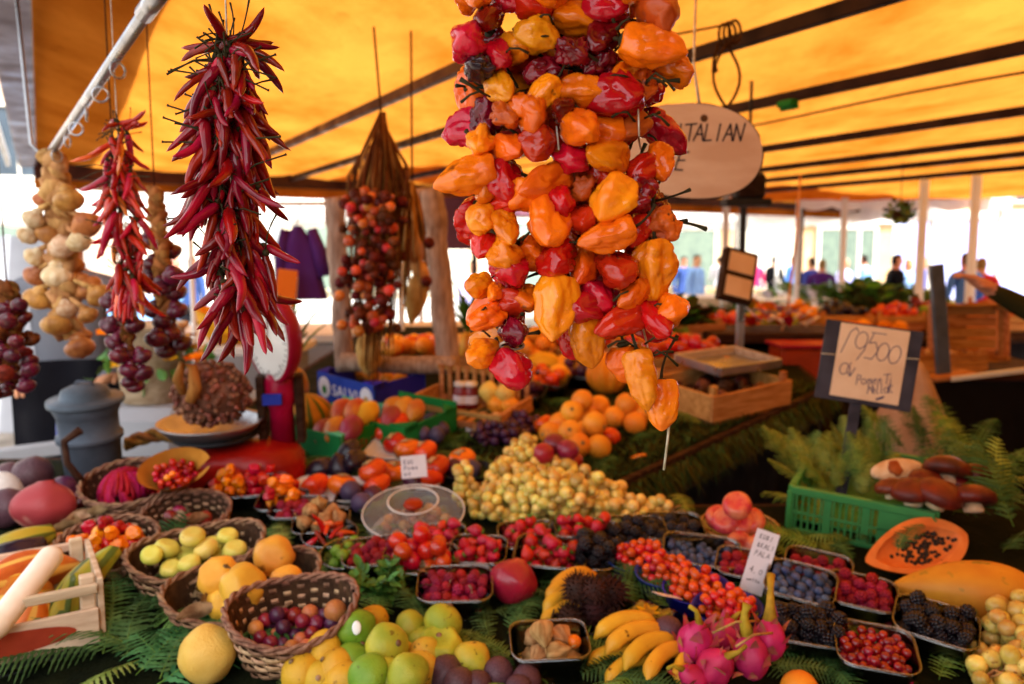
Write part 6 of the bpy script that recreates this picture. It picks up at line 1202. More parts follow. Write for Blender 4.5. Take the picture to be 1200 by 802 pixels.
for (sx, sy) in ((-1, -1), (1, -1), (0, -1)): obj('corner_block', MB().box((sx * .17, sy * .112, .05), (.024, .02, .06)).mesh('block', 'crate_wood'), None, t)
for i, (x, y, lab) in enumerate(((573, 459, 'yellow lemon in the slatted crate'), (592, 461, 'second yellow lemon beside the jar, towards the oranges'), (583, 474, 'yellow-orange pear under the two lemons'), (597, 475, 'yellow-orange pear at the crate end'))): fruit(LEM, x, y, .04, lab, 'lemon' if y < 470 else 'pear', 'lemon' if y < 470 else 'pear', 'orange_skin' if y > 470 else None, .09 if y < 470 else .05, aim((.1, .2, 1)), .72)
for (x, lab) in ((541, 'small dark jar with a white label in the slatted crate'), (552, 'second small dark jar beside the lemons')):
    t = thing('jam_jar', lab, 'jar', TB(x, 478, .022)); obj('glass', MB().lathe([(0, 0), (.026, .002), (.028, .01), (.028, .065), (.022, .075), (.022, .08)], 18).mesh('glass', 'plum_red'), None, t); obj('lid', MB().lathe([(.0, .08), (.025, .08), (.025, .092), (0, .093)], 18).mesh('lid', 'white_plastic'), None, t); obj('label', MB().lathe([(.0286, .02), (.0286, .05)], 18, 0, None, None, False).mesh('label', 'white_card'), None, t)
put('price_tag', MB().box((0, 0, 0), (.05, .04, .002)).mesh('tag', 'white_card'), Matrix.Translation(P(555, 508, 2.55)) @ Matrix.Rotation(rad(15), 4, 'Z') @ Matrix.Rotation(rad(70), 4, 'X'), 'small blank white tag between the slatted crate and the purple grapes', 'price tag')
# rustic twig frame
t = thing('twig_frame', 'square frame of rough barky branches standing on the blue fruit box', 'frame', TR(*P(460, 436, 2.95)))
FD = 2.95; f0 = P(460, 436, FD)
def log(pts, r, seed):
    rr = random.Random(seed); q = [P(x, y, FD + dd) - f0 for (x, y, dd) in pts]; n = 22; pp = []; rs = []
    for k in range(n + 1):
        f = k / n * (len(q) - 1); i = min(int(f), len(q) - 2); pp.append(q[i].lerp(q[i + 1], f - i) + Vector((nz((k * .4, seed, 0), 1, 1), nz((k * .4, seed, 5), 1, 1), 0)) * .007); rs.append(r * (1 + .14 * nz((k * .7, seed, 9), 1, 2)))
    m = MB().tube(pp, rs, 14)
    for i, v in enumerate(m.v):
        d = nz((v[0] * 40, v[1] * 40, v[2] * 14), 1, seed); m.v[i] = (v[0] + .005 * d, v[1] - .004 * d, v[2])
    return m
for (nm, pts, r, s) in (('side_post', [(392, 232, 0), (398, 330, 0), (404, 434, 0)], .036, 1), ('side_post', [(506, 222, 0), (516, 330, .01), (526, 436, 0)], .044, 2), ('bottom_rail', [(398, 424, -.06), (460, 428, -.065), (534, 428, -.06)], .032, 3), ('top_rail', [(388, 240, .05), (450, 232, .055), (512, 228, .055)], .026, 4)): obj(nm, log(pts, r, s).mesh(nm, 'bark'), None, t)
put('garlic_braid', MB().blob(prof_fn(lambda t_: math.sin(pi * t_) ** .5 * (1.0 - .5 * t_), .05, .2, .12, 6, 4, .2), 24, 16).mesh('sack', 'gourd_tan'), Matrix.Translation(P(432, 408, 2.8)), 'tan cloth bag hanging below the dried tomatoes inside the frame', 'bag')
# rest of the back table: melons, pumpkins, punnets
fruit(fm('melon', 'melon_yellow', prof_fn(lambda t_: math.sin(pi * t_) ** .6, .055, .16, .02, 8, 3, .04), 24, 16), 637, 428, .05, 'long yellow melon on the back of the table', 'melon', 'melon', None, .06, aim((1, .1, 0)), 1)
pk = fm('pumpkin', 'pumpkin_ribbed', prof_fn(lambda t_: math.sin(pi * t_) ** .5 * (1.08 - .3 * t_), .07, .15, .09, 10, 3, .03), 50, 16); fruit(pk, 711, 438, .07, 'ribbed orange pumpkin behind the oranges', 'pumpkin', 'pumpkin', None, .08, Matrix.Rotation(-.2, 4, 'X'), 1.1)
for i, (x, y, lab) in enumerate(((662, 428, 'knobbly yellow-orange quince behind the yellow melon'), (676, 432, 'second knobbly quince leaning on the ribbed pumpkin'), (655, 440, 'small orange quince in front of the melon'))): fruit(QUI[i], x, y, .04, lab, 'quince', 'quince', 'orange_skin', .06, None, 1.1)
for (x, y, c, lab, n, cat, grp) in ((620, 452, 'persimmon', 'clear punnet of orange fruit below the yellow melon', 9, 'apricot', 'apricots below the melon'), (640, 462, 'persimmon', 'clear punnet of orange-red fruit nearest the oranges', 9, 'apricot', 'apricots nearest the oranges'), (612, 475, 'plum_purple', 'dark punnet of purple fruit by the slatted crate', 12, 'plum', 'plums by the slatted crate'), (680, 452, 'plum_purple', 'dark punnet of plums before the ribbed pumpkin', 12, 'plum', 'plums before the pumpkin'), (600, 446, 'plum_red', 'punnet of dark red fruit behind the lemons', 12, 'plum', 'plums behind the lemons')):
    pn(x, y, -15, .17, .13, .06, lab, n, .024, SPH, cat, cat + ' in the ' + lab.split(' of ')[0] + ' ' + grp.split(' ', 1)[1], cat, grp, c, wall='smoky_plastic', rim='black_plastic', sc=.046)
for (x, y, lab, m) in ((600, 415, 'shallow crate of yellow fruit on the far side of the table', 'orange_skin'), (660, 408, 'shallow crate of red and yellow fruit behind the melon', 'tomato'), (740, 412, 'shallow wooden crate of tomatoes behind the pumpkin', 'tomato'), (555, 418, 'shallow crate of oranges beside the twig frame', 'orange_skin')):
    M = TB(x, y + 8, 0, -14); t = thing('fruit_crate', lab, 'crate', M)
    for (c, s) in (((0, -.14, .035), (.38, .010, .06)), ((0, .14, .035), (.38, .010, .06)), ((-.185, 0, .035), (.010, .268, .06)), ((.185, 0, .035), (.010, .268, .06)), ((0, 0, .006), (.36, .26, .008))): obj('board', MB().box(c, s).mesh('board', 'crate_wood'), None, t)
    fill(M, 26, .175, .13, .033, ORA, 'round_fruit', 'round fruit in the ' + lab, 'fruit', 'fruit in ' + lab, 'r', .012, .86, .1, .3, [m, m, 'orange_skin'])
# pineapple leaves beside the frame, and a dark leafy plant by the scale
PLF = leafm(.26, .012, 'lettuce', .5, 2)
for (x, y, lab) in ((548, 430, 'pineapple with dark spiky leaves beside the twig frame'), (345, 478, 'pineapple with spiky leaves behind the striped melon')):
    t = thing('pineapple', lab, 'pineapple', TB(x, y)); obj('body', MB().blob(prof_fn(lambda t_: math.sin(pi * t_) ** .45, .055, .15, .03, 9, 3, .05), 24, 14).mesh('body', 'squash_orange'), TR(0, 0, .08), t)
    for k in range(26): obj('leaf', PLF, TR(0, 0, .14) @ Matrix.Rotation(k * 2.4, 4, 'Z') @ Matrix.Rotation(1.35 - k * .028 * 0 - R.uniform(.0, .7), 4, 'X') @ SC(R.uniform(.55, 1.0)), t)

# ---------------------------------------------------------------- red scale, bead bundle, zinc can
SB = TB(296, 566, 0, 8); t = thing('red_scale', 'red enamelled market scale with round dial head and oval metal pan', 'scale', SB); k_ = T(296, 566)
obj('base', MB().lathe([(0, .0), (.98, .0), (1, .02), (.98, .07), (.86, .105), (.5, .12), (0, .122)], 44, 0, None, lambda r, z, a: ((abs(math.cos(a)) ** .7 * math.copysign(1, math.cos(a))) * r * .155, (abs(math.sin(a)) ** .7 * math.copysign(1, math.sin(a))) * r * .105, z)).mesh('base', 'red_enamel'), TR(-.01, 0, 0), t)
obj('column', MB().lathe([(.034, .10), (.032, .2), (.042, .23), (.042, .28), (.03, .30)], 24).mesh('column', 'red_enamel'), TR(.085, .03, 0), t)
obj('name_plate', MB().box((.07, -.018, .24), (.05, .012, .03)).mesh('plate', 'blue_card'), None, t)
for sx in (-1, 1): obj('column_bar', MB().box((.085 + sx * .05, .03, .20), (.022, .05, .19)).mesh('bar', 'timber_dark'), None, t)
DM = TR(.075, .03, .40) @ Matrix.Rotation(rad(-54), 4, 'Z') @ Matrix.Rotation(rad(90), 4, 'X')
obj('dial_case', MB().lathe([(0, -.035), (.10, -.032), (.122, -.012), (.126, .012), (.122, .02), (.116, .02)], 44, 0, None, None, False).mesh('case', 'red_enamel'), DM, t)
dface = obj('dial_face', MB().lathe([(0, .0185), (.116, .0185)], 44, 0, None, None, False).mesh('face', 'white_plastic'), DM, t)
tk = MB()
for k in range(40):
    a = k * 2 * pi / 40; r0 = .098 if k % 5 else .088; tk.bar((r0 * math.cos(a), r0 * math.sin(a), .0192), (.108 * math.cos(a), .108 * math.sin(a), .0192), .0015, .0015)
obj('tick_marks', tk.mesh('ticks', 'ink_black'), None, dface); obj('needle', MB().bar((0, -.02, .021), (.02, .085, .021), .003, .002).mesh('needle', 'print_red'), None, dface)
obj('pan_cradle', MB().lathe([(.03, .118), (.05, .13), (.11, .142), (.115, .15)], 32).mesh('cradle', 'dark_iron'), TR(-.085, 0, 0), t)
pan = obj('pan', MB().lathe([(0, .152), (.80, .154), (.96, .176), (1.0, .182), (1.02, .186), (1.0, .188), (.94, .182), (.78, .160), (0, .158)], 44, 0, None, lambda r, z, a: (r * .135 * math.cos(a), r * .115 * math.sin(a), z)).mesh('pan', 'steel'), TR(-.095, -.01, 0), t)
bd = thing('bead_bundle', 'round brown bundle of threaded rosehip-like beads sitting in the scale pan', 'bead bundle', SB @ TR(-.085, -.01, .185))
obj('core', MB().blob(ball(.088, lambda d, p, t_: .9 + .12 * nz(d, 1.4, 2)), 24, 16).mesh('core', 'fur_brown'), TR(0, 0, .075) @ Matrix.Diagonal((1.12, .9, .98, 1)), bd)
BE = MB().blob(ball(.0078), 8, 6).mesh('bead', 'bead_brown'); rb2 = random.Random(3)
for k in range(298):
    th = math.acos(1 - 2 * (k + .5) / 298); f = k * 2.39996; d = (Vector((math.sin(th) * math.cos(f), math.sin(th) * math.sin(f), math.cos(th))) + Vector((rb2.gauss(0, .09), rb2.gauss(0, .09), rb2.gauss(0, .09)))).normalized() * rb2.uniform(.93, 1.02)
    if d.y > .55: continue
    obj('bead', BE, TR(d.x * .098, d.y * .08, .075 + d.z * .086) @ SC(rb2.uniform(.7, 1.2)), bd)
obj('loop', MB().tube([(-.05, -.075, .10), (-.058, -.09, .14), (-.045, -.08, .18), (-.02, -.085, .17), (-.015, -.1, .12), (-.03, -.1, .085)], [.010, .013, .010, .012, .016, .014], 9).mesh('loop', 'straw'), None, bd)
hp = thing('husk_plait', 'thick tan rope plait lying beside the scale pan', 'plait', Matrix.Translation(T(188, 520, .07)))
for s in range(3): obj('strand', MB().tube([(-.10 + .016 * k, .012 * math.cos(k * .9 + s * 2.1) + .03 * math.sin(k * .3), .012 * math.sin(k * .9 + s * 2.1) + .02 * math.sin(k * .25)) for k in range(14)], .011, 7).mesh('strand', 'straw'), None, hp)
zc = thing('zinc_can', 'blue-grey zinc can with a domed lid standing behind the baskets', 'can', TB(112, 565) @ SC(.88)); q = .094
obj('body', MB().lathe([(0, 0), (.82 * q, 0), (.85 * q, .01), (.90 * q, .140), (.91 * q, .142), (1.0 * q, .144), (1.01 * q, .148), (1.01 * q, .156), (1.0 * q, .160), (.91 * q, .162), (.91 * q, .215), (.93 * q, .225), (1.04 * q, .250), (.97 * q, .258), (0, .257)], 44).mesh('body', 'zinc'), None, zc)
ld = obj('lid', MB().lathe([(1.0 * q, .258), (1.10 * q, .256), (1.15 * q, .258), (1.16 * q, .262), (1.15 * q, .272), (1.12 * q, .274), (.80 * q, .278), (.77 * q, .280), (.72 * q, .296), (.68 * q, .302), (.5 * q, .310), (.25 * q, .316), (0, .318)], 44).mesh('lid', 'zinc'), None, zc)
obj('handle', MB().tube([(.03, 0, .312), (.02, 0, .325), (-.02, 0, .325), (-.03, 0, .312)], .004, 6).mesh('handle', 'zinc'), None, ld)
put('blue_strap', MB().tube([T(78, 530, .0), T(72, 510, .06), T(70, 490, .10)], [.012, .016, .010], 8).mesh('strap', 'blue_plastic'), None, 'bright blue strap hanging behind the zinc can', 'strap')

# ---------------------------------------------------------------- shop fittings behind the stall's back corner
def plain(name, label, cat, parts, M=None, group=None):
    t = thing(name, label, cat, M, group)
    for (nm, c, s, m) in parts: obj(nm, MB().box(c, s).mesh(nm, m), None, t)
    return t
ct = P(330, 405, 4.6)
plain('display_counter', 'white shop counter with a grey front behind the stall', 'counter', [('worktop', (0, 0, 0), (2.6, .8, .05), 'white_paint'), ('front_panel', (0, -.36, -.52), (2.5, .04, .98), 'grey_paint'), ('side_panel', (-1.25, 0, -.52), (.04, .68, .98), 'white_paint'), ('plinth', (0, 0, -1.06), (2.4, .6, .1), 'dark_iron')], TR(ct.x + .15, 4.9, 1.08) @ Matrix.Rotation(rad(12), 4, 'Z'))
cm = P(228, 430, 3.6)
plain('chest_freezer', 'pale grey chest with a white top beside the zinc can', 'freezer', [('body', (0, 0, .42), (.42, .5, .80), 'grey_paint'), ('lid', (0, 0, .85), (.46, .54, .05), 'white_paint'), ('vent', (0, -.255, .2), (.3, .012, .12), 'dark_iron'), ('handle', (0, -.28, .80), (.2, .02, .03), 'white_plastic')], TR(cm.x, 3.7, 0) @ Matrix.Rotation(rad(10), 4, 'Z'))
put('flower_pot', MB().lathe([(0, 0), (.10, 0), (.13, .28), (.14, .28), (.14, .3), (.125, .3), (.12, .26), (0, .26)], 28).mesh('pot', 'pale_wood'), Matrix.Translation(P(178, 470, 3.0)), 'beige pot below the red onion plait', 'pot')
put('pot_stand', MB().box((0, 0, 0), (.35, .35, P(178, 470, 3.0).z)).mesh('stand', 'grey_paint'), TR(P(178, 470, 3.0).x, 3.0, P(178, 470, 3.0).z / 2 - .002), 'plain grey stand under the beige pot', 'stand')
fp = thing('flowering_plant', 'small plant with yellow and orange flowers behind the red onions', 'plant', Matrix.Translation(P(180, 432, 3.0) + Vector((0, 0, -.04)))); rb3 = random.Random(5)
for k in range(90): obj('leaf', LF[k % 2], TR(rb3.gauss(0, .10), rb3.gauss(0, .07), rb3.uniform(0, .14)) @ rq(rb3) @ SC(1.9), fp)
FLW = MB().lathe([(0, 0), (.6, .1), (1, .35)], 12, 0, None, lambda r, z, a: (.028 * r * (1 + .2 * math.cos(6 * a)) * math.cos(a), .028 * r * (1 + .2 * math.cos(6 * a)) * math.sin(a), .028 * z), False).mesh('flower', 'yellow_flower')
for k in range(26): obj('flower', withmat(FLW, rb3.choice(['yellow_flower', 'pepper_orange', 'yellow_flower'])), TR(rb3.gauss(0, .13), rb3.gauss(-.03, .06), rb3.uniform(.05, .19)) @ Matrix.Rotation(rb3.uniform(-.2, 1), 4, 'X'), fp)
yb = P(276, 400, 3.9)
put('yellow_basket', MB().lathe([(0, 0), (.12, 0), (.17, .10), (.18, .16), (.165, .15), (.11, .02), (0, .02)], 30, 0, None, lambda r, z, a: (r * math.cos(a), r * math.sin(a), z + .02 * math.cos(2 * a) * (z > .1))).mesh('basket', 'yellow_flower'), TR(yb.x, 3.9, 1.13), 'bright yellow bowl on a shelf behind the dark chillies', 'bowl')
plain('side_shelf', 'grey shelf carrying the yellow bowl behind the chillies', 'shelf', [('board', (0, 0, 0), (.7, .4, .04), 'white_paint'), ('leg', (-.3, 0, -.55), (.04, .3, 1.04), 'grey_paint'), ('leg', (.3, 0, -.55), (.04, .3, 1.04), 'grey_paint')], TR(yb.x, 3.9, 1.105))
rm = P(8, 505, 2.9); plain('metal_rail', 'pale metal barrier rail slanting behind the zinc can', 'rail', [('bar', (0, 0, 0), (.9, .05, .05), 'grey_paint'), ('post', (-.35, 0, -.42), (.04, .04, .78), 'grey_paint'), ('post', (.35, 0, -.42), (.04, .04, .78), 'grey_paint')], TR(P(20, 510, 2.8).x - .1, 2.75, .84) @ Matrix.Rotation(rad(40), 4, 'Z'))
lp = P(40, 330, 6.0); plain('tarpaulin_screen', 'tall pale grey-blue tarpaulin screen behind the garlic plait', 'screen', [('sheet', (0, 0, .95), (.75, .03, 1.5), 'grey_paint'), ('frame_post', (-.40, 0, .85), (.05, .05, 1.7), 'white_paint'), ('frame_post', (.40, 0, .85), (.05, .05, 1.7), 'white_paint')], TR(lp.x - .05, 6, 0))
# purple coat on a hanger
pcM = P(357, 265, 4.2); t = thing('purple_coat', 'purple coat hanging from a hook beside the dark chillies', 'coat', TR(*pcM) @ SC(.62))
obj('body', MB().sheet(lambda a, b: ((.10 + .13 * b) * math.cos(2 * pi * a) * min(1, .35 + b * 3) + .015 * math.sin(a * 44) * b, (.05 + .03 * b) * math.sin(2 * pi * a) + .012 * math.cos(a * 31) * b, -.62 * b), 48, 12).mesh('body', 'cloth_purple'), TR(-.06, 0, 0), t)
obj('sleeve', MB().tube([(.06, 0, -.03), (.12, -.02, -.2), (.17, -.02, -.42)], [.045, .06, .065], 12).mesh('sleeve', 'cloth_purple'), None, t); obj('sleeve', MB().tube([(-.16, 0, -.03), (-.2, -.02, -.25), (-.2, -.02, -.45)], [.045, .055, .06], 12).mesh('sleeve', 'cloth_purple'), None, t)
obj('hanger', MB().tube([(-.06, 0, -.02), (-.06, 0, .08), (-.03, 0, .15), (-.06, 0, .19)], .007, 6).mesh('hanger', 'steel'), None, t)
hk = thing('coat_rail', 'pale rail on posts carrying the purple coat', 'rail', None); obj('bar', MB().tube([(pcM.x - .6, 4.2, pcM.z + .115), (pcM.x + .5, 4.2, pcM.z + .115)], .012, 8).mesh('bar', 'white_paint'), None, hk)
for dx in (-.6, .5): obj('post', MB().tube([(pcM.x + dx, 4.2, 0), (pcM.x + dx, 4.2, pcM.z + .13)], .015, 8).mesh('post', 'white_paint'), None, hk)
plain('orange_banner', 'narrow orange cloth banner standing behind the dark chillies', 'banner', [('cloth', (0, 0, 0), (.10, .01, .36), 'cloth_orange'), ('pole', (.04, .02, -.55), (.015, .015, 1.4), 'white_paint')], TR(P(334, 365, 4.0).x, 4.0, P(338, 358, 4.0).z) @ Matrix.Rotation(.12, 4, 'Y'))
# ---------------------------------------------------------------- right side: crates, scale display, price board, mushrooms
def wcrate(label, M, w, d, h, m='crate_wood', slats=2, posts=True):
    t = thing('wooden_crate', label, 'crate', M)
    for k in range(slats):
        z = h * (k + .5) / slats * .9 + .01; sh = h / slats * .78
        for sy in (-1, 1): obj('slat', MB().box((0, sy * d / 2, z), (w, .010, sh)).mesh('slat', m), None, t)
        for sx in (-1, 1): obj('slat', MB().box((sx * (w / 2 - .006), 0, z), (.010, d - .012, sh)).mesh('slat', m), None, t)
    for k in range(5): obj('bottom_board', MB().box((0, -d / 2 + d * (k + .5) / 5, .004), (w - .03, d / 5 * .85, .008)).mesh('bottom', m), None, t)
    for sx in (-1, 1):
        for sy in (-1, 1): obj('corner_post', MB().box((sx * (w / 2 - .024), sy * (d / 2 - .018), h * .55 + .01), (.024, .022, h * 1.1)).mesh('post', m), None, t)
    return t
W1 = TB(842, 477, .0, 33); wcrate('pale wooden crate of dark mushrooms at the table edge behind the pepper string', W1, .40, .30, .115, 'crate_wood', 1)
CAP = MB().lathe([(.0, -.018), (.008, -.02), (.010, -.004), (.026, -.002), (.031, .004), (.028, .014), (.016, .022), (0, .025)], 20).mesh('mushroom', 'mushroom_cap')
fill(W1, 40, .18, .13, .026, [CAP], 'mushroom', 'dark brown mushroom in the pale wooden crate', 'mushroom', 'mushrooms in the pale crate', 'r', .02, .9, mats=['mushroom_cap', 'wicker_dark', 'timber_dark'])
tr = thing('steel_tray', 'square steel tray with a wooden rim resting on the pale crate', 'tray', W1 @ TR(.10, .06, .128) @ Matrix.Rotation(rad(-6), 4, 'Z'))
for (c, s, m, nm) in (((0, 0, .004), (.28, .24, .006), 'steel', 'sheet'), ((0, -.123, .02), (.29, .008, .03), 'steel', 'lip'), ((0, .123, .02), (.29, .008, .03), 'pale_wood', 'rim_board'), ((-.144, 0, .02), (.008, .236, .03), 'steel', 'lip'), ((.144, 0, .02), (.008, .236, .03), 'pale_wood', 'rim_board')): obj(nm, MB().box(c, s).mesh(nm, m), None, tr)
W2 = TB(782, 434, 0, 20); wcrate('wooden crate of red tomatoes at the far edge of the table', W2, .42, .30, .10)
for i, (x, y, h) in enumerate(((803, 401, .13), (816, 402, .14), (825, 408, .12), (832, 413, .10), (822, 418, .09), (798, 410, .11), (784, 408, .12), (772, 410, .12), (790, 400, .13), (835, 404, .1), (812, 416, .09), (760, 408, .12), (775, 400, .13))): fruit(PER[i % 2], x, y, .035, 'red tomato heaped on the crate behind the pepper string', 'tomato', 'tomato', 'tomato', h, None, .92, 'tomatoes behind the pepper string')
W3 = TB(765, 398, 0, 20); t = wcrate('wooden crate of dark leaves at the back edge of the table', W3, .6, .35, .10)
# leafy heaps: a thing each, many leaves
LET = leafm(.12, .04, 'lettuce', .3, 3)
def heap(label, M, n, a, b, h, cat='leaf heap', m=('lettuce',), name='leaf_heap', sc=1):
    t = thing(name, label, cat, M); rr = random.Random(n)
    for k in range(n):
        f = rr.uniform(0, 6.28); q = rr.random() ** .5; x, y = a * q * math.cos(f), b * q * math.sin(f)
        obj('leaf', withmat(LET, rr.choice(m)), TR(x, y, h * (1 - q * q) * rr.uniform(.5, 1) + .01) @ Matrix.Rotation(f - pi / 2 + rr.uniform(-.8, .8), 4, 'Z') @ Matrix.Rotation(rr.uniform(-.3, .9), 4, 'X') @ SC(rr.uniform(.6, 1.1) * sc), t)
    return t
heap('heap of brownish salad leaves in the crate behind the tomatoes', W3 @ TR(0, 0, .05), 110, .26, .15, .12, m=('lettuce', 'moss', 'fern_olive', 'wicker_dark'))
# scale with tilted display panel
sp = P(866, 420, 3.3); t = thing('scale_display', 'tilted scale display with two beige panels on a steel post', 'scale', TR(sp.x, 3.3, sp.z - .06))
obj('post', MB().box((0, 0, .16), (.03, .03, .32)).mesh('post', 'steel'), None, t); obj('foot', MB().box((0, 0, .006), (.16, .16, .012)).mesh('foot', 'steel'), None, t)
hd = TR(-.02, 0, .40) @ Matrix.Rotation(rad(12), 4, 'Z') @ Matrix.Rotation(rad(14), 4, 'Y') @ Matrix.Rotation(rad(-12), 4, 'X')
h_ = obj('housing', MB().box((0, 0, 0), (.15, .05, .22)).mesh('housing', 'timber_dark'), hd, t)
for z in (.052, -.05): obj('panel', MB().box((0, -.026, z), (.115, .006, .082)).mesh('panel', 'card_beige'), None, h_)
# far right tables
def trestle(label, x, y, w, d, z, rz, m='timber_dark'):
    t = thing('trestle_table', label, 'table', TR(x, y, 0) @ Matrix.Rotation(rad(rz), 4, 'Z'))
    for k in range(4): obj('plank', MB().box((0, -d / 2 + d * (k + .5) / 4, z - .02), (w, d / 4 * .97, .04)).mesh('plank', m), None, t)
    for sx in (-1, 1):
        for sy in (-1, 1): obj('leg', MB().bar((sx * w * .42, sy * d * .35, 0), (sx * w * .38, sy * d * .3, z - .04), .05, .05, 0, (0, 1, 0)).mesh('leg', m), None, t)
    obj('skirt', MB().sheet(lambda a, b: (w * .49 * (2 * a - 1), -d * .47 - .01 * math.sin(a * 50) * b, z - .045 - (z - .1) * b), 60, 3).mesh('skirt', 'cloth_black'), None, t)
    obj('stretcher', MB().box((0, 0, .3), (w * .76, .03, .06)).mesh('stretcher', m), None, t)
    return t
zz = .96; q = Z(1020, 392, zz); trestle('dark trestle table of greens and pumpkins behind the price board', q.x + .15, q.y + .1, 1.9, .9, zz, 8)
QX, QY = q.x + .15, q.y + .1
def onT(px, py, z=zz): v = Z(px, py, z); return v
fl = lambda px, py, dz=0: Matrix.Translation(onT(px, py, zz + dz))
heap('big heap of dark green lettuce on the far trestle table', fl(1010, 366), 150, .36, .22, .26, m=('lettuce', 'lettuce', 'fern', 'basil'), sc=1.5)
heap('heap of green and yellow leaves beside the lettuce', fl(1072, 366), 110, .28, .2, .2, m=('lettuce', 'fern_olive', 'yellow_flower', 'fern'), sc=1.3)
t = heap('low heap of yellow courgette flowers on the far table', fl(948, 372), 130, .34, .16, .10, m=('yellow_flower', 'yellow_flower', 'citrus_mid', 'fern_olive'), sc=.7)
for i, (x, y) in enumerate(((1012, 384), (1024, 382), (1036, 385), (1046, 382), (1003, 386), (1030, 376), (1018, 377), (992, 386), (1055, 386), (1042, 376))): put('orange_pumpkin', withmat(pk, 'pumpkin_ribbed' if i % 3 else 'orange_skin'), Matrix.Translation(onT(x, y, zz + .06)) @ rq() @ SC(.9), 'small orange pumpkin in front of the lettuce on the far table', 'pumpkin', 'pumpkins before the lettuce')
wcrate('long wooden crate edge with a pale board behind the price board', fl(915, 388) @ Matrix.Rotation(rad(-18), 4, 'Z'), .55, .3, .08)
trestle('long dark trestle table of crates farther back under the canopy', at(1045, 6.3), 6.3, 3.0, .9, .98, 2)
trestle('dark trestle table of crates behind the tilted scale display', at(880, 5.4), 5.4, 1.3, .8, .98, -6)
for k, (px, d, m1, cl) in enumerate(((850, 5.3, 'tomato', 'red'), (905, 5.3, 'citrus_mid', 'yellow-green'), (930, 6.1, 'orange_skin', 'orange'), (985, 6.1, 'aubergine', 'dark purple'), (1045, 6.1, 'tomato', 'tomato red'), (1105, 6.1, 'citrus_lime', 'lime green'), (1165, 6.1, 'mango', 'amber'), (1080, 6.5, 'plum_red', 'plum red'), (1200, 6.5, 'persimmon', 'flame orange'))):
    Mq = TR(at(px, d), d, .982) @ Matrix.Rotation(rad(R.uniform(-8, 8)), 4, 'Z'); wcrate('wooden crate of ' + cl + ' produce on a far dark trestle', Mq, .40, .32, .13, 'crate_wood', 2)
    fill(Mq, 26, .18, .14, .036, [PER[0], ORA[0], QUI[0]], 'round_fruit', cl + ' fruit in a far wooden crate', 'fruit', cl + ' fruit in the far crate', 'r', .06, .95, .12, .4, [m1])
heap('heap of dark greens between the far crates', TR(at(1020, 6.5), 6.5, .982), 90, .3, .2, .28, m=('lettuce', 'fern', 'moss'), sc=1.6)
heap('heap of yellow-green leaves on the dark table behind the scale', TR(at(880, 5.5), 5.6, .982), 90, .34, .2, .22, m=('lettuce', 'fern_olive', 'moss', 'yellow_flower'), sc=1.3)
wcrate('wooden crate standing on end beside the paper bags', TR(Z(1150, 440, .9).x + .05, Z(1150, 440, .9).y + .3, .905) @ TR(0, 0, .2) @ Matrix.Rotation(rad(85), 4, 'X'), .42, .32, .12, 'crate_wood', 2)
q2 = Z(1130, 440, .88); trestle('dark trestle table carrying wooden crates beside the seller', q2.x + .1, q2.y + .35, 1.1, .85, .9, -4)
Mc = TR(Z(1112, 438, .90).x, Z(1112, 438, .90).y + .15, .902) @ Matrix.Rotation(rad(6), 4, 'Z'); wcrate('wooden crate of nuts on the dark table in front of the seller', Mc, .42, .30, .11, 'crate_wood', 3)
fill(Mc, 60, .18, .13, .02, SPH, 'walnut', 'brown walnut in the crate by the seller', 'nut', 'walnuts in the crate by the seller', 'r', .05, .036, mats=['bead_brown', 'husk', 'wicker_pale'], heap=.3)
Mp = TR(Z(1130, 392, 1.0).x, Z(1130, 392, 1.0).y, .905); t = thing('paper_bag', 'open brown paper bags standing by the seller', 'paper bag', Mp)
obj('bag', MB().sheet(lambda a, b: (.17 * math.cos(2 * pi * a) * (1 - .1 * b) + .012 * math.sin(a * 30 + b * 4), .07 * math.sin(2 * pi * a) + .01 * math.cos(a * 25), .30 * b + .02 * math.sin(a * 20) * b), 40, 8).mesh('bag', 'brown_paper'), None, t)
put('paper_bag', withmat(t.children[0].data, 'paper_kraft') if t.children else None, TR(Z(1165, 395, 1.0).x, Z(1165, 395, 1.0).y + .1, .905) @ Matrix.Rotation(.5, 4, 'Z') @ SC(1.15), 'second brown paper bag nearest the dark jacket', 'paper bag')
up_ = P(1100, 395, 3.6); plain('wooden_upright', 'tall narrow grey board leaning beside the paper bags', 'board', [('board', (0, 0, .0), (.06, .03, .50), 'zinc'), ('foot', (.02, -.02, -.26), (.2, .12, .02), 'crate_wood'), ('white_edge', (.16, -.08, -.262), (.34, .02, .022), 'white_paint')], TR(up_.x, 3.6, up_.z + .08) @ Matrix.Rotation(rad(-7), 4, 'Y'))
rbx = P(945, 448, 3.5); wb = plain('red_box', 'red plastic box on a wooden stand beyond the steel tray', 'box', [('body', (0, 0, .08), (.26, .2, .16), 'red_plastic'), ('rim', (0, 0, .165), (.28, .22, .015), 'red_plastic'), ('stand', (0, 0, -.03), (.5, .3, .05), 'timber_dark'), ('leg', (-.2, 0, -.5), (.05, .05, .88), 'timber_dark'), ('leg', (.2, 0, -.5), (.05, .05, .88), 'timber_dark')], TR(rbx.x, 3.55, rbx.z))
heap('heap of orange carrots and peppers beyond the steel tray', Matrix.Translation(P(912, 372, 3.9) + Vector((0, 0, -.06))), 60, .14, .1, .12, 'vegetable heap', ('pepper_orange', 'tomato', 'white_card'), 'vegetable_heap', .7)
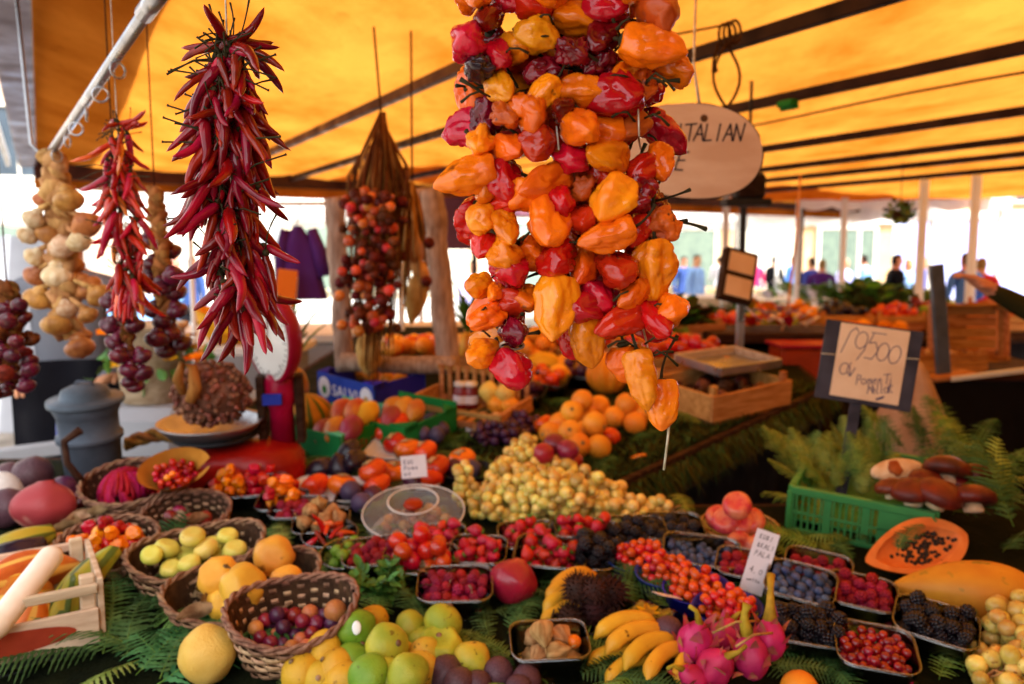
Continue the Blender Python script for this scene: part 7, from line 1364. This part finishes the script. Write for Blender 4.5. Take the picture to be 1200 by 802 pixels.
plain('vegetable_stand', 'dark wooden stand under the carrots beyond the steel tray', 'stand', [('top', (0, 0, 0), (.7, .5, .05), 'timber_dark'), ('leg', (-.3, 0, -.5), (.05, .05, .95), 'timber_dark'), ('leg', (.3, 0, -.5), (.05, .05, .95), 'timber_dark')], TR(P(905, 380, 3.9).x, 3.95, P(912, 372, 3.9).z - .085))
put('loose_cord', MB().tube([P(938, 205, 4.2), P(932, 290, 4.0), P(922, 370, 3.9), P(912, 400, 3.8)], .006, 6).mesh('cord', 'stem_straw'), None, 'thin tan cord hanging from the canopy past the dark post', 'cord')
sk_ = P(1085, 520, 2.5); put('beige_sack', MB().blob(prof_fn(lambda t_: math.sin(pi * t_) ** .5 * (1.2 - .75 * t_), .12, .42, .12, 5, 3, .2), 28, 18).mesh('sack', 'sack_beige'), TR(sk_.x, 2.6, sk_.z + .06), 'beige cloth sack slumped behind the price board', 'sack')
plain('sack_stool', 'dark wooden stool under the beige sack', 'stool', [('seat', (0, 0, 0), (.34, .34, .05), 'timber_dark'), ('leg', (-.13, 0, -.36), (.04, .3, .66), 'timber_dark'), ('leg', (.13, 0, -.36), (.04, .3, .66), 'timber_dark')], TR(sk_.x, 2.6, sk_.z - .155))
plain('blue_bin', 'blue plastic bin standing in shade behind the mushroom crate', 'bin', [('body', (0, 0, .3), (.3, .3, .6), 'blue_plastic'), ('rim', (0, 0, .61), (.33, .33, .03), 'blue_plastic')], TR(P(1030, 500, 2.7).x, 2.75, .12) )
plain('bin_base', 'low dark plinth under the blue plastic bin', 'plinth', [('block', (0, 0, .058), (.4, .4, .116), 'timber_dark'), ('foot', (0, 0, .004), (.44, .44, .006), 'dark_iron')], TR(P(1030, 500, 2.7).x, 2.75, 0))
# black crates in the dark gap
for i, (x, y, w) in enumerate(((.62, 2.35, .5), (.95, 2.55, .5), (1.25, 2.75, .45))):
    t = thing('black_crate', ('black plastic crate on the ground in the gap behind the apples', 'black plastic crate in the gap below the price board', 'black plastic crate deepest in the gap by the table leg')[i], 'crate', TR(x, y, 0) @ Matrix.Rotation(rad(20), 4, 'Z'))
    for k in range(4):
        for sy in (-1, 1): obj('slat', MB().box((0, sy * .15, .05 + .08 * k), (w, .012, .055)).mesh('slat', 'black_plastic'), None, t)
        for sx in (-1, 1): obj('slat', MB().box((sx * w / 2, 0, .05 + .08 * k), (.012, .28, .055)).mesh('slat', 'black_plastic'), None, t)
    obj('deck', MB().box((0, 0, .30), (w - .03, .27, .01)).mesh('deck', 'black_plastic'), None, t)
    if i < 2: fill(t.matrix_basis @ TR(0, 0, .305), 16, w * .44, .12, .03, SPH, 'plum', 'dark plum in shade on a black crate in the gap', 'plum', 'plums in the dark gap', 'r', 0, .056, mats=['plum_red', 'plum_purple'])
# price board
pb = P(1017, 428, 1.95); Mb = Matrix.Translation(pb) @ Matrix.Rotation(rad(-16), 4, 'Z') @ Matrix.Rotation(rad(84), 4, 'X') @ Matrix.Rotation(rad(-7), 4, 'Z')
t = thing('price_board', 'slate board on a post with a handwritten beige price sheet', 'price board', Mb)
obj('board', MB().box((0, 0, 0), (.222, .198, .012)).mesh('board', 'slate'), None, t)
sh = obj('sheet', MB().box((.002, .004, .0075), (.158, .182, .002), 0, None, .2).mesh('sheet', 'card_beige'), TR(0, 0, 0), t)
lt = MB(); write(lt, 'f9500', -.072, .022, .062, .44, .0011, .0086, .05, -.10)
lt2 = MB(); write(lt2, 'av', -.066, -.032, .044, .5, .0011, .0086, .1, -.05); write(lt2, 'PomenTi', -.022, -.052, .024, .52, .0010, .0086, .15, .18); write(lt2, 'MellaR', .008, -.070, .021, .44, .0010, .0086, .15, .2); write(lt2, '-', .03, -.082, .025, .5, .0014, .0086, .1, .25)
obj('lettering', lt.mesh('lettering', 'ink_blue'), None, sh); obj('lettering', lt2.mesh('lettering', 'ink_blue'), None, sh)
obj('cord', MB().tube([(-.112, .012, .007), (-.078, .014, .007)], .0015, 5).tube([(.082, .03, .007), (.112, .032, .007)], .0015, 5).mesh('cord', 'twine'), None, t)
obj('post', MB().box((-.012, -.19, -.006), (.026, .30, .014)).mesh('post', 'slate'), None, t)
# green crate with ferns and mushrooms
GC = TB(1002, 634, .0, -34); gw, gd, gh = .29, .40, .115
GM = TB(924, 622, .0, -30)      # near corner; local x along the front, y back
t = thing('green_crate', 'green plastic lattice crate of ferns and porcini mushrooms', 'crate', GM); L1, L2 = .30, .36
def lattice(w):
    m = MB(); m.box((w / 2, 0, .006), (w, .012, .012)); m.box((w / 2, 0, .106), (w, .016, .018)); m.box((w / 2, 0, .052), (w, .008, .007))
    n = int(w / .0135)
    for k in range(n + 1): m.box((w * k / n, 0, .055), (.0045 if k % 6 else .018, .0075, .092))
    m.box((w * .80, -.001, .055), (w * .34, .006, .09)); return m.mesh('lattice', 'green_plastic')
obj('side_panel', lattice(L1), None, t); obj('side_panel', lattice(L1), TR(0, L2, 0), t); obj('end_panel', lattice(L2), Matrix.Rotation(pi / 2, 4, 'Z'), t); obj('end_panel', lattice(L2), TR(L1, 0, 0) @ Matrix.Rotation(pi / 2, 4, 'Z'), t)
obj('bottom', MB().box((L1 / 2, L2 / 2, .03), (L1 - .012, L2 - .012, .006)).mesh('bottom', 'green_plastic'), None, t)
def gpt(px, py, dz): return T(px, py, .115 + dz)
rg2 = random.Random(77)
for k, (x, y, rz, k_, p_, s, lf) in enumerate([(935, 560, 30, 'fern_olive', 48, .42, 0), (950, 566, 5, 'fern_olive', 55, .40, .0), (965, 560, -10, 'fern_olive', 50, .45, 0), (985, 574, 20, 'fern_pale', 62, .40, 0), (1010, 572, -8, 'fern_olive', 66, .42, 0), (1028, 556, 15, 'fern_pale', 60, .38, 0), (948, 548, 40, 'fern_olive', 40, .4, 0), (1000, 545, 60, 'fern_olive', 35, .4, 0), (1010, 582, -25, 'fern_pale', 40, .35, 0), (970, 575, 45, 'fern_olive', 42, .36, 0),
                                            (1090, 530, 20, 'fern', 40, .6, .0), (1120, 532, -10, 'fern', 35, .6, .0), (1140, 540, -35, 'fern', 30, .6, .0), (1060, 530, 35, 'fern', 40, .5, .0), (1160, 570, -60, 'fern', 15, .6, .0), (1175, 600, -20, 'fern', 35, .6, .0), (1165, 600, -5, 'fern_olive', 60, .6, .0), (1130, 545, -15, 'fern_olive', 30, .6, .02), (1100, 590, -70, 'fern_olive', 20, .5, .02), (1080, 530, 10, 'fern', 50, .5, .0), (1045, 535, 25, 'fern_pale', 55, .42, .0), (1150, 580, -80, 'fern_pale', 15, .5, .0), (1185, 620, 10, 'fern', 40, .8, 0), (1110, 600, -100, 'fern', 10, .6, .01), (1170, 575, 30, 'fern', 35, .6, 0), (1195, 590, 20, 'fern', 35, .6, 0)]):
    put('fern_frond', R.choice(FR[k_]), Matrix.Translation(gpt(x, y, lf - .03)) @ Matrix.Rotation(rad(rz), 4, 'Z') @ Matrix.Rotation(rad(p_), 4, 'X') @ SC(s), 'yellowing fern frond standing in the green crate' if k < 10 else 'fern frond arching behind the porcini mushrooms', 'fern frond', 'ferns standing in the green crate' if k < 10 else 'ferns behind the porcini')
for k in range(16):
    x, y = rg2.uniform(935, 1035), rg2.uniform(548, 586); put('fern_frond', R.choice(FR[rg2.choice(['fern_olive', 'fern_pale', 'fern'])]), Matrix.Translation(gpt(x, y, -.05)) @ Matrix.Rotation(rad(rg2.uniform(-50, 60)), 4, 'Z') @ Matrix.Rotation(rad(rg2.uniform(35, 70)), 4, 'X') @ SC(rg2.uniform(.3, .46)), 'yellowing fern frond standing in the green crate', 'fern frond', 'ferns standing in the green crate')
for k in range(14):
    x, y = rg2.uniform(1050, 1190), rg2.uniform(540, 615); put('fern_frond', R.choice(FR[rg2.choice(['fern_olive', 'fern', 'fern'])]), Matrix.Translation(gpt(x, y, -.06)) @ Matrix.Rotation(rad(rg2.uniform(-80, 60)), 4, 'Z') @ Matrix.Rotation(rad(rg2.uniform(5, 45)), 4, 'X') @ SC(rg2.uniform(.4, .6)), 'fern frond arching behind the porcini mushrooms', 'fern frond', 'ferns behind the porcini')
CAPL = MB().lathe([(.0, .0), (.020, -.006), (.046, -.006), (.054, .004), (.050, .020), (.030, .034), (0, .040)], 26, 0, None, lambda r, z, a: (r * (1 + .08 * math.sin(2 * a)) * math.cos(a), r * (1 + .06 * math.cos(3 * a)) * math.sin(a), z)).mesh('mushroom', 'mushroom_cap')
mt = thing('cut_porcini', 'cut porcini mushroom showing its cream flesh on the ferns', 'mushroom', Matrix.Translation(gpt(1052, 553, .03)) @ Matrix.Rotation(rad(-70), 4, 'X') @ Matrix.Rotation(rad(4), 4, 'Y'))
mt.matrix_local = Matrix.Translation(gpt(1052, 553, .03)) @ Matrix.Rotation(rad(58), 4, 'X') @ Matrix.Rotation(rad(8), 4, 'Z')
obj('flesh', MB().lathe([(0, .004), (.9, .005), (1.0, .0), (.95, -.008), (0, -.010)], 34, 0, None, lambda r, z, a: (.064 * r * math.cos(a) * (1 + .05 * math.sin(3 * a)), .032 * r * math.sin(a) * (1 if math.sin(a) > 0 else .6), z)).mesh('flesh', 'mushroom_flesh'), None, mt); obj('core', MB().blob(ball(.013, lambda d, p, t_: 1 + .3 * nz(d, 2, 4)), 14, 10).mesh('core', 'mushroom_core'), TR(-.006, .008, .006) @ Matrix.Diagonal((1.2, 1.5, .5, 1)), mt)
for i, (x, y, dz, s, lab) in enumerate(((1110, 556, .03, 1.0, 'large reddish-brown porcini cap behind the cut one'), (1142, 560, .02, .8, 'dark porcini cap catching a pale highlight'), (1070, 580, .01, .9, 'reddish porcini cap in front of the cut mushroom'), (1100, 583, .015, .95, 'glossy brown porcini cap above the cut papaya'), (1140, 588, .01, .9, 'orange-brown porcini lying by the outer ferns'), (1045, 575, .005, .7, 'small dark porcini beside the green crate edge'), (1122, 570, .0, .7, 'dark porcini between two larger caps'), (1085, 566, .02, .7, 'brown porcini tucked under the largest cap'))):
    mt = thing('porcini', lab, 'mushroom', Matrix.Translation(gpt(x, y, dz + .01)) @ Matrix.Rotation(rad(-25 + 12 * (i % 4)), 4, 'X') @ Matrix.Rotation(rad(15 - 10 * (i % 3)), 4, 'Y') @ SC(s * 1.05)); obj('cap', CAPL, None, mt)
    obj('stalk', MB_cache('pstalk', MB().lathe([(.0, -.026), (.020, -.025), (.022, -.018), (.018, -.004), (0, -.003)], 18), 'mushroom_flesh'), None, mt)
# ferns under the fruit
for (x, y, rz, k_, l, p_, s) in [(150, 722, -35, 'fern', .03, 10, 1.0), (165, 760, -70, 'fern', .03, 6, 1.05), (175, 700, 15, 'fern', .02, 5, .8), (140, 690, -10, 'fern', .02, 12, .9), (200, 745, -60, 'fern', .035, 0, .9), (160, 795, -20, 'fern', .05, 20, .7), (150, 775, 25, 'fern', .04, 10, .9), (205, 790, 60, 'fern', .03, 10, .8), (188, 800, 5, 'fern', .03, 15, .8), (125, 735, 60, 'fern', .02, 5, .8), (225, 735, -110, 'fern_pale', .02, 0, .7), (180, 812, -40, 'fern', .02, 10, 1),
                                 (575, 752, 20, 'fern', .02, 6, .8), (595, 745, -30, 'fern', .02, 5, .9), (575, 720, -80, 'fern', .01, 6, .8), (600, 775, 40, 'fern_pale', .01, 4, .7), (620, 720, -10, 'fern', .01, 5, .7), (715, 680, -60, 'fern_pale', .02, 8, .6), (735, 700, 10, 'fern', .01, 5, .7), (720, 720, 40, 'fern', .01, 5, .6), (840, 745, -20, 'fern', .01, 4, .7), (975, 790, -20, 'fern', .01, 6, .9), (1060, 795, 20, 'fern', .02, 6, .9), (1100, 800, -35, 'fern_pale', .015, 6, .9), (1070, 770, 70, 'fern', .0, 6, .9), (960, 800, 50, 'fern', .01, 5, .9), (1130, 790, -10, 'fern', .01, 6, 1),
                                 (400, 690, 20, 'fern', .01, 5, .8), (395, 655, -50, 'fern', .01, 5, .9), (430, 625, 80, 'fern', .01, 5, .8), (420, 700, -80, 'fern_pale', .01, 5, .7), (340, 640, 40, 'fern', .01, 5, .7), (355, 580, 30, 'fern', .0, 5, .9), (330, 575, -60, 'fern', .0, 5, .9), (545, 640, 10, 'fern', .0, 5, .8), (590, 660, -80, 'fern', .0, 5, .7), (700, 635, 60, 'fern', .0, 5, .7), (770, 650, 10, 'fern_pale', .01, 5, .6), (930, 655, 40, 'fern_olive', .0, 5, .9), (960, 650, -50, 'fern_olive', .0, 6, .9), (1000, 660, 10, 'fern', .0, 6, .9), (1040, 700, -70, 'fern', .0, 5, .9), (905, 700, 10, 'fern', .0, 5, .8), (1150, 720, 20, 'fern', .0, 5, .9),
                                 (470, 515, 60, 'fern', .0, 8, 1), (520, 520, -60, 'fern', .0, 8, 1), (540, 530, 20, 'fern', .0, 8, 1), (490, 540, 40, 'fern', .0, 8, 1), (350, 540, 0, 'fern', .0, 8, 1), (600, 490, 80, 'fern', .0, 8, 1), (630, 470, -20, 'fern', .0, 8, 1.1), (740, 520, -40, 'fern', .0, 8, 1.0), (760, 500, 20, 'fern_olive', .0, 8, 1.1), (800, 490, -70, 'fern', .0, 6, 1.1), (820, 500, 10, 'fern_olive', .0, 8, 1.1), (720, 540, 50, 'fern_olive', .0, 8, 1), (700, 560, -30, 'fern', .0, 8, 1), (685, 575, 10, 'fern', .0, 8, .9), (850, 485, -20, 'fern', .0, 8, 1.1)]:
    fern(x, y, rz, k_, l, p_, s)

rs_ = random.Random(31)
for k in range(120):                                    # the bed of ferns everything stands on
    x, y = rs_.uniform(110, 1190), rs_.uniform(575, 805)
    fern(x, y, rs_.uniform(0, 360), rs_.choice(['fern', 'fern', 'fern', 'fern_pale', 'fern_olive']), .02, rs_.uniform(-10, 50), rs_.uniform(.55, 1.0), roll=rs_.uniform(-28, 28))
for k in range(40):
    x, y = rs_.uniform(330, 700), rs_.uniform(480, 575); fern(x, y, rs_.uniform(0, 360), 'fern', 0, 2, rs_.uniform(.9, 1.3))
# ---------------------------------------------------------------- people
def body_mesh(key, arms, stride=.10, lean=0.0, hand=False):
    """one skinned figure about 1.74 m tall facing -Y; arms: (elbow, wrist) offsets from the shoulder for each side"""
    if key in _mc: return _mc[key]
    V = []; E = []; Rr = []
    def v(p, r, par=None):
        V.append(Vector(p)); Rr.append(r if isinstance(r, tuple) else (r, r)); i = len(V) - 1
        if par is not None: E.append((par, i))
        return i
    pel = v((0, 0, .96), (.155, .115)); wa = v((0, -lean * .3, 1.12), (.135, .10), pel); ch = v((0, -lean * .7, 1.30), (.165, .115), wa); up_ = v((0, -lean, 1.43), (.12, .085), ch); nk = v((0, -lean, 1.50), (.055, .055), up_); hd0 = v((0, -lean - .015, 1.58), (.078, .09), nk); hd1 = v((0, -lean - .012, 1.68), (.076, .092), hd0); v((0, -lean, 1.735), (.045, .055), hd1)
    for s, st in ((-1, stride), (1, -stride)):
        hp_ = v((s * .095, 0, .90), (.10, .10), pel); kn_ = v((s * .10, -st * .6 - .01, .50), (.062, .062), hp_); an = v((s * .10, st * .2, .09), (.042, .042), kn_); v((s * .105, st * .2 - .13, .035), (.042, .03), an)
    for s, (el, wr) in zip((-1, 1), arms):
        sh = v((s * .185, -lean, 1.41), (.062, .062), up_); e = v((s * .185 + el[0], -lean + el[1], 1.41 + el[2]), (.046, .046), sh); w = v((s * .185 + wr[0], -lean + wr[1], 1.41 + wr[2]), (.031, .031), e)
        d = (V[w] - V[e]).normalized(); sd2 = d.cross(Vector((0, 0, 1))); sd2 = sd2.normalized() if sd2.length > .1 else Vector((1, 0, 0)); pm = v(V[w] + d * .06, (.036, .022), w)
        for f in (range(4) if hand else (1, 2)):
            b0 = v(V[pm] + d * .035 + sd2 * (f - 1.5) * .018, .010, pm); c = v(V[b0] + d * .03 - Vector((0, 0, .008)), .0085, b0); v(V[c] + d * .02 - Vector((0, 0, .018)), .007, c)
        th = v(V[w] + d * .03 - sd2 * .03, .011, w); v(V[th] + d * .035 - sd2 * .012 - Vector((0, 0, .012)), .0085, th)
    me = bpy.data.meshes.new('body'); me.from_pydata(V, E, []); o = bpy.data.objects.new('tmp', me); COL.objects.link(o)
    m = o.modifiers.new('s', 'SKIN'); m.use_smooth_shade = True
    for i, r in enumerate(Rr): me.skin_vertices[0].data[i].radius = r
    me.skin_vertices[0].data[0].use_root = True
    o.modifiers.new('d', 'SUBSURF').levels = 2
    bpy.context.view_layer.update(); nm = bpy.data.meshes.new_from_object(o.evaluated_get(bpy.context.evaluated_depsgraph_get())); bpy.data.objects.remove(o)
    # nose and brow worked into the same surface; clothing regions as materials
    for vv in nm.vertices:
        x, y, z = vv.co; fy = y + lean
        if 1.585 < z < 1.635 and fy < -.06 and abs(x) < .022: vv.co.y -= .022 * (1 - abs(x) / .022)
        if 1.645 < z < 1.662 and fy < -.06 and .015 < abs(x) < .05: vv.co.y += .008
    wr_ = [Vector((s * .185 + a[1][0], -lean + a[1][1], 1.41 + a[1][2])) for s, a in zip((-1, 1), arms)]
    nm.materials.clear()
    for k in ('skin', 'cloth_grey', 'cloth_denim', 'cloth_black', 'hair_dark', 'cloth_white'): nm.materials.append(MATS[k])
    for p in nm.polygons:
        c = p.center; i = 1
        if c.z < .075: i = 3
        elif c.z < .97 and abs(c.x) < .24 and not any((c - w).length < .2 for w in wr_): i = 2
        elif c.z > 1.49:
            i = 0
            if c.z > 1.52 and (c.z > 1.675 + .3 * (c.y + lean + .05) * -1 * 0 or (c.y + lean > .005 and c.z > 1.56)) and not (c.y + lean < -.055 and c.z < 1.70): i = 4
        if any((c - w).dot(w - Vector((0, -lean, 1.3))) > .008 and (c - w).length < .2 for w in wr_) and i != 2: i = 0
        p.material_index = i; p.use_smooth = True
    _mc[key] = nm; return nm
HANG = ((-.05, .02, -.28), (-.04, -.03, -.53)); HANGR = ((.05, .02, -.28), (.04, -.03, -.53)); BENT = ((-.05, -.02, -.28), (.02, -.22, -.32)); BENTR = ((.05, -.02, -.28), (-.02, -.22, -.32))
def person(label, x, y, rz, top, legs, hair='hair_dark', pose='a', h=1.0, group='people in the market', skin='skin'):
    me = {'a': lambda: body_mesh('pa', (HANG, HANGR), .14), 'b': lambda: body_mesh('pb', (BENT, BENTR), .04, .03), 'c': lambda: body_mesh('pc', (HANG, BENTR), .18, .02)}[pose]()
    t = thing('person', label, 'person', TR(x, y, 0) @ Matrix.Rotation(rad(rz), 4, 'Z') @ SC(h), group)
    b = obj('body', me, None, t)
    for i, m in ((1, top), (2, legs), (4, hair)): b.material_slots[i].link = 'OBJECT'; b.material_slots[i].material = MATS[m]
    return t
PEO = [(815, 11, 40, 'cloth_sky', 'cloth_denim', 'hair_dark', 'a', 'person in a light blue shirt near the far white posts'), (868, 12, -30, 'cloth_brown', 'cloth_black', 'hair_dark', 'c', 'person in a brown jacket bending beside the far beige stall'), (884, 14, 10, 'cloth_red', 'cloth_navy', 'hair_fair', 'a', 'person in a crimson top beyond the beige stall'), (905, 13, 120, 'cloth_black', 'cloth_black', 'hair_dark', 'b', 'person in black behind the beige stall counter'),
       (950, 9, 200, 'cloth_navy', 'cloth_navy', 'hair_dark', 'a', 'person in navy walking away past the dark post'), (962, 8.2, 160, 'cloth_purple', 'cloth_denim', 'hair_fair', 'c', 'person in violet beside the one in navy'), (988, 9.5, 30, 'cloth_lilac', 'cloth_sky', 'hair_grey', 'a', 'person in a lilac shirt between two white posts'), (1012, 10, 200, 'cloth_sky', 'cloth_navy', 'hair_dark', 'b', 'person in sky blue bent over the far greens'),
       (1048, 7.5, 90, 'cloth_black', 'cloth_black', 'hair_dark', 'a', 'dark-clothed person walking beside the second canopy post'), (1062, 8.5, 20, 'cloth_sky', 'cloth_denim', 'hair_fair', 'c', 'person in pale blue next to the dark-clothed walker'), (1080, 9, -20, 'cloth_blue', 'cloth_blue', 'hair_dark', 'a', 'person in bright blue in front of the lilac screen'), (1132, 8, 180, 'cloth_blue', 'cloth_denim', 'hair_dark', 'b', 'person in denim blue in front of the lilac tarpaulin'), (1148, 8.3, 150, 'cloth_red', 'cloth_navy', 'hair_fair', 'c', 'person with a red jacket before the lilac tarpaulin'),
       (555, 9, 30, 'cloth_lilac', 'cloth_sand', 'hair_dark', 'a', 'person in a lilac top seen beside the twig frame'), (225, 9, 160, 'cloth_navy', 'cloth_black', 'hair_dark', 'c', 'person in dark blue beyond the red onion plait'), (208, 10, 60, 'cloth_sky', 'cloth_denim', 'hair_grey', 'a', 'person in light blue beyond the red onion plait'), (928, 15, 30, 'cloth_blue', 'cloth_denim', 'hair_dark', 'a', 'person in blue far behind the dark post'), (842, 15, 190, 'cloth_white', 'cloth_navy', 'hair_dark', 'c', 'person in white far off between the posts'), (800, 13, 20, 'cloth_navy', 'cloth_denim', 'hair_dark', 'a', 'person in navy half hidden by the pepper string')]
for (px, d, rz, a, b, c, po, lab) in PEO:
    d *= 1.55 if 940 < px < 1100 else 1.25
    person(lab, at(px, d), d, rz, a, b, c, po, R.uniform(.86, .92))
person('stallholder in a black apron standing behind the garlic plait', at(82, 3.25), 3.25, 20, 'cloth_grey', 'cloth_black', 'hair_dark', 'b', 1.0, None)
# apron of that stallholder
ap = obj('apron', MB().sheet(lambda a, b: (.20 * math.sin((a - .5) * 2.6), -.155 - .06 * math.cos((a - .5) * 2.6) + .012 * math.sin(a * 16), 1.15 - .78 * b), 20, 10).mesh('apron', 'cloth_black'), None, bpy.data.objects[[o.name for o in COL.objects if o.get('label', '').startswith('stallholder in a black')][0]])
# seller at the edge, arm reaching over the crates
sx, sy = at(1290, 2.75), 2.75; tg_ = P(1166, 342, 2.70); s_ = 1.0
sh0 = Vector((sx, sy, 0)); rot = Matrix.Rotation(rad(40), 4, 'Z')
loc = rot.inverted() @ (tg_ - sh0); shl = Vector((-.185, -.05, 1.41)); wv = loc - shl; 
if wv.length > .56: wv *= .56 / wv.length
el = wv * .5 + Vector((0, .02, -.07))
me = body_mesh('seller', ((tuple(el), tuple(wv)), HANGR), .05, .05, True)
t = thing('person', 'seller in a dark olive jacket reaching an arm over the crates', 'person', Matrix.Translation(sh0) @ rot, None); b = obj('body', me, None, t)
for i, m in ((1, 'cloth_olive'), (2, 'cloth_black'), (4, 'hair_dark')): b.material_slots[i].link = 'OBJECT'; b.material_slots[i].material = MATS[m]
obj('jacket_body', MB().sheet(lambda a, b: ((.20 + .03 * b) * math.cos(2 * pi * a) * (1 if b > .12 else .72 + b * 2.3), (.145 + .03 * b) * math.sin(2 * pi * a) - .05 * (1 - b), 1.47 - .72 * b + .008 * math.sin(a * 40 + b * 9)), 40, 16).mesh('jacket', 'cloth_black'), None, t)
# ---------------------------------------------------------------- stalls, poles and screens across the square
# added tarpaulin walls, never in view, that block fill light from right and behind
plain('light_block_side', 'added dark green tarpaulin wall beyond the seller, unseen, cutting side light', 'tarpaulin', [('sheet', (0, 0, 1.2), (.03, 7.6, 2.2), 'tarp_green'), ('post', (0, -3.85, 1.15), (.06, .06, 2.3), 'dark_iron'), ('post', (0, 3.85, 1.15), (.06, .06, 2.3), 'dark_iron')], TR(4.0, .6, 0))
plain('light_block_rear', 'added dark green tarpaulin wall behind the buyer, unseen, cutting fill light', 'tarpaulin', [('sheet', (0, 0, 1.2), (6.6, .03, 2.2), 'tarp_green'), ('post', (-3.35, 0, 1.15), (.06, .06, 2.3), 'dark_iron'), ('post', (3.35, 0, 1.15), (.06, .06, 2.3), 'dark_iron')], TR(2.2, -2.9, 0))
awning('white canvas stall with beige counter skirt beyond the tilted scale display', at(912, 13), 13.5, 4.4, 2.4, 2.35, 4, 'white_canvas')
awning('white canvas stall at the far side behind the pepper string', at(800, 16), 17, 4.0, 2.4, 2.4, -8, 'white_canvas')
awning('cream canvas stall with greens behind the walkers', at(1010, 12), 12.2, 3.2, 2.2, 2.45, 8, 'white_canvas', skirt='white_paint')
awning('white canvas stall seen past the red onion plait', at(240, 14), 15, 4.2, 2.4, 2.4, 10, 'white_canvas', skirt='cloth_white')
awning('white canvas stall behind the garlic plait and screen', at(40, 13), 14, 4.0, 2.4, 2.35, 14, 'white_canvas', skirt='cloth_sky')
awning('white canvas stall seen through the twig frame', at(450, 12.5), 13.2, 3.6, 2.4, 2.35, 6, 'white_canvas', skirt='white_paint')
heap('heap of pale green vegetables on the far stall behind the walkers', Matrix.Translation(Vector((at(1015, 11.6), 11.7, .91))), 90, .9, .3, .22, m=('lettuce', 'citrus_lime', 'fern_pale'), sc=2.0)
heap('heap of pale cabbages on the stall behind the dark post', Matrix.Translation(Vector((at(955, 11), 11.6, .91))), 60, .5, .3, .2, m=('citrus_lime', 'white_card', 'fern_pale'), sc=1.8)
plain('lilac_tarpaulin', 'pale lilac tarpaulin wall of a neighbouring stall behind the seller', 'tarpaulin', [('sheet', (0, 0, 1.1), (4.2, .04, 2.1), 'lilac_white'), ('frame_post', (-2.12, 0, 1.05), (.06, .06, 2.1), 'white_paint'), ('frame_post', (2.12, 0, 1.05), (.06, .06, 2.1), 'white_paint'), ('top_rail', (0, 0, 2.18), (4.3, .07, .06), 'grey_paint')], TR(at(1195, 14), 14, 0) @ Matrix.Rotation(rad(-10), 4, 'Z'))
for (px, d, m, lab) in ((985, 10.5, 'white_paint', 'white stall post nearest the navy walkers'), (1076, 8, 'white_paint', 'thick white post beside the bright blue walker'), (848, 10, 'white_paint', 'white post beyond the oval sign'), (1136, 7.6, 'white_paint', 'white post before the lilac tarpaulin'), (868, 9, 'dark_iron', 'thin dark post beyond the tilted scale display')): put('pole', MB().box((0, 0, 1.15), (.07, .07, 2.3)).mesh('pole', m), TR(at(px, d), d, 0), lab, 'pole')
bq = P(1055, 247, 6.5); hb = thing('hanging_basket', 'small round mossy basket hanging from the canopy beside the dark post', 'hanging basket', TR(*bq) @ SC(.6)); rb4 = random.Random(2)
obj('pot', MB().lathe([(0, -.14), (.08, -.12), (.13, -.03), (.13, 0), (0, 0)], 20).mesh('pot', 'wicker_dark'), None, hb); obj('chain', MB().tube([(0, 0, 0), (0, 0, (CZ - bq.z) / .6)], .006, 6).mesh('chain', 'dark_iron'), None, hb)
for k in range(90):
    d = Vector((rb4.gauss(0, 1), rb4.gauss(0, 1), rb4.gauss(0, 1))).normalized() * .14; obj('leaf', withmat(LF[k % 2], rb4.choice(['basil', 'moss', 'fern_olive'])), Matrix.Translation(d + Vector((0, 0, -.02))) @ rq(rb4) @ SC(3), hb)
lb = P(20, 275, 9); plain('sun_blind', 'mauve shop blind with a pale sign panel beside the twig frame', 'sign', [('panel', (0, 0, 0), (.9, .05, .55), 'mauve_paint'), ('pale_card', (-.28, -.03, .06), (.16, .012, .24), 'white_card'), ('post', (-.47, 0, -.7), (.05, .05, 2.0), 'white_paint'), ('post', (.47, 0, -.7), (.05, .05, 2.0), 'white_paint')], TR(at(545, 8.5), 8.5, P(545, 262, 8.5).z))
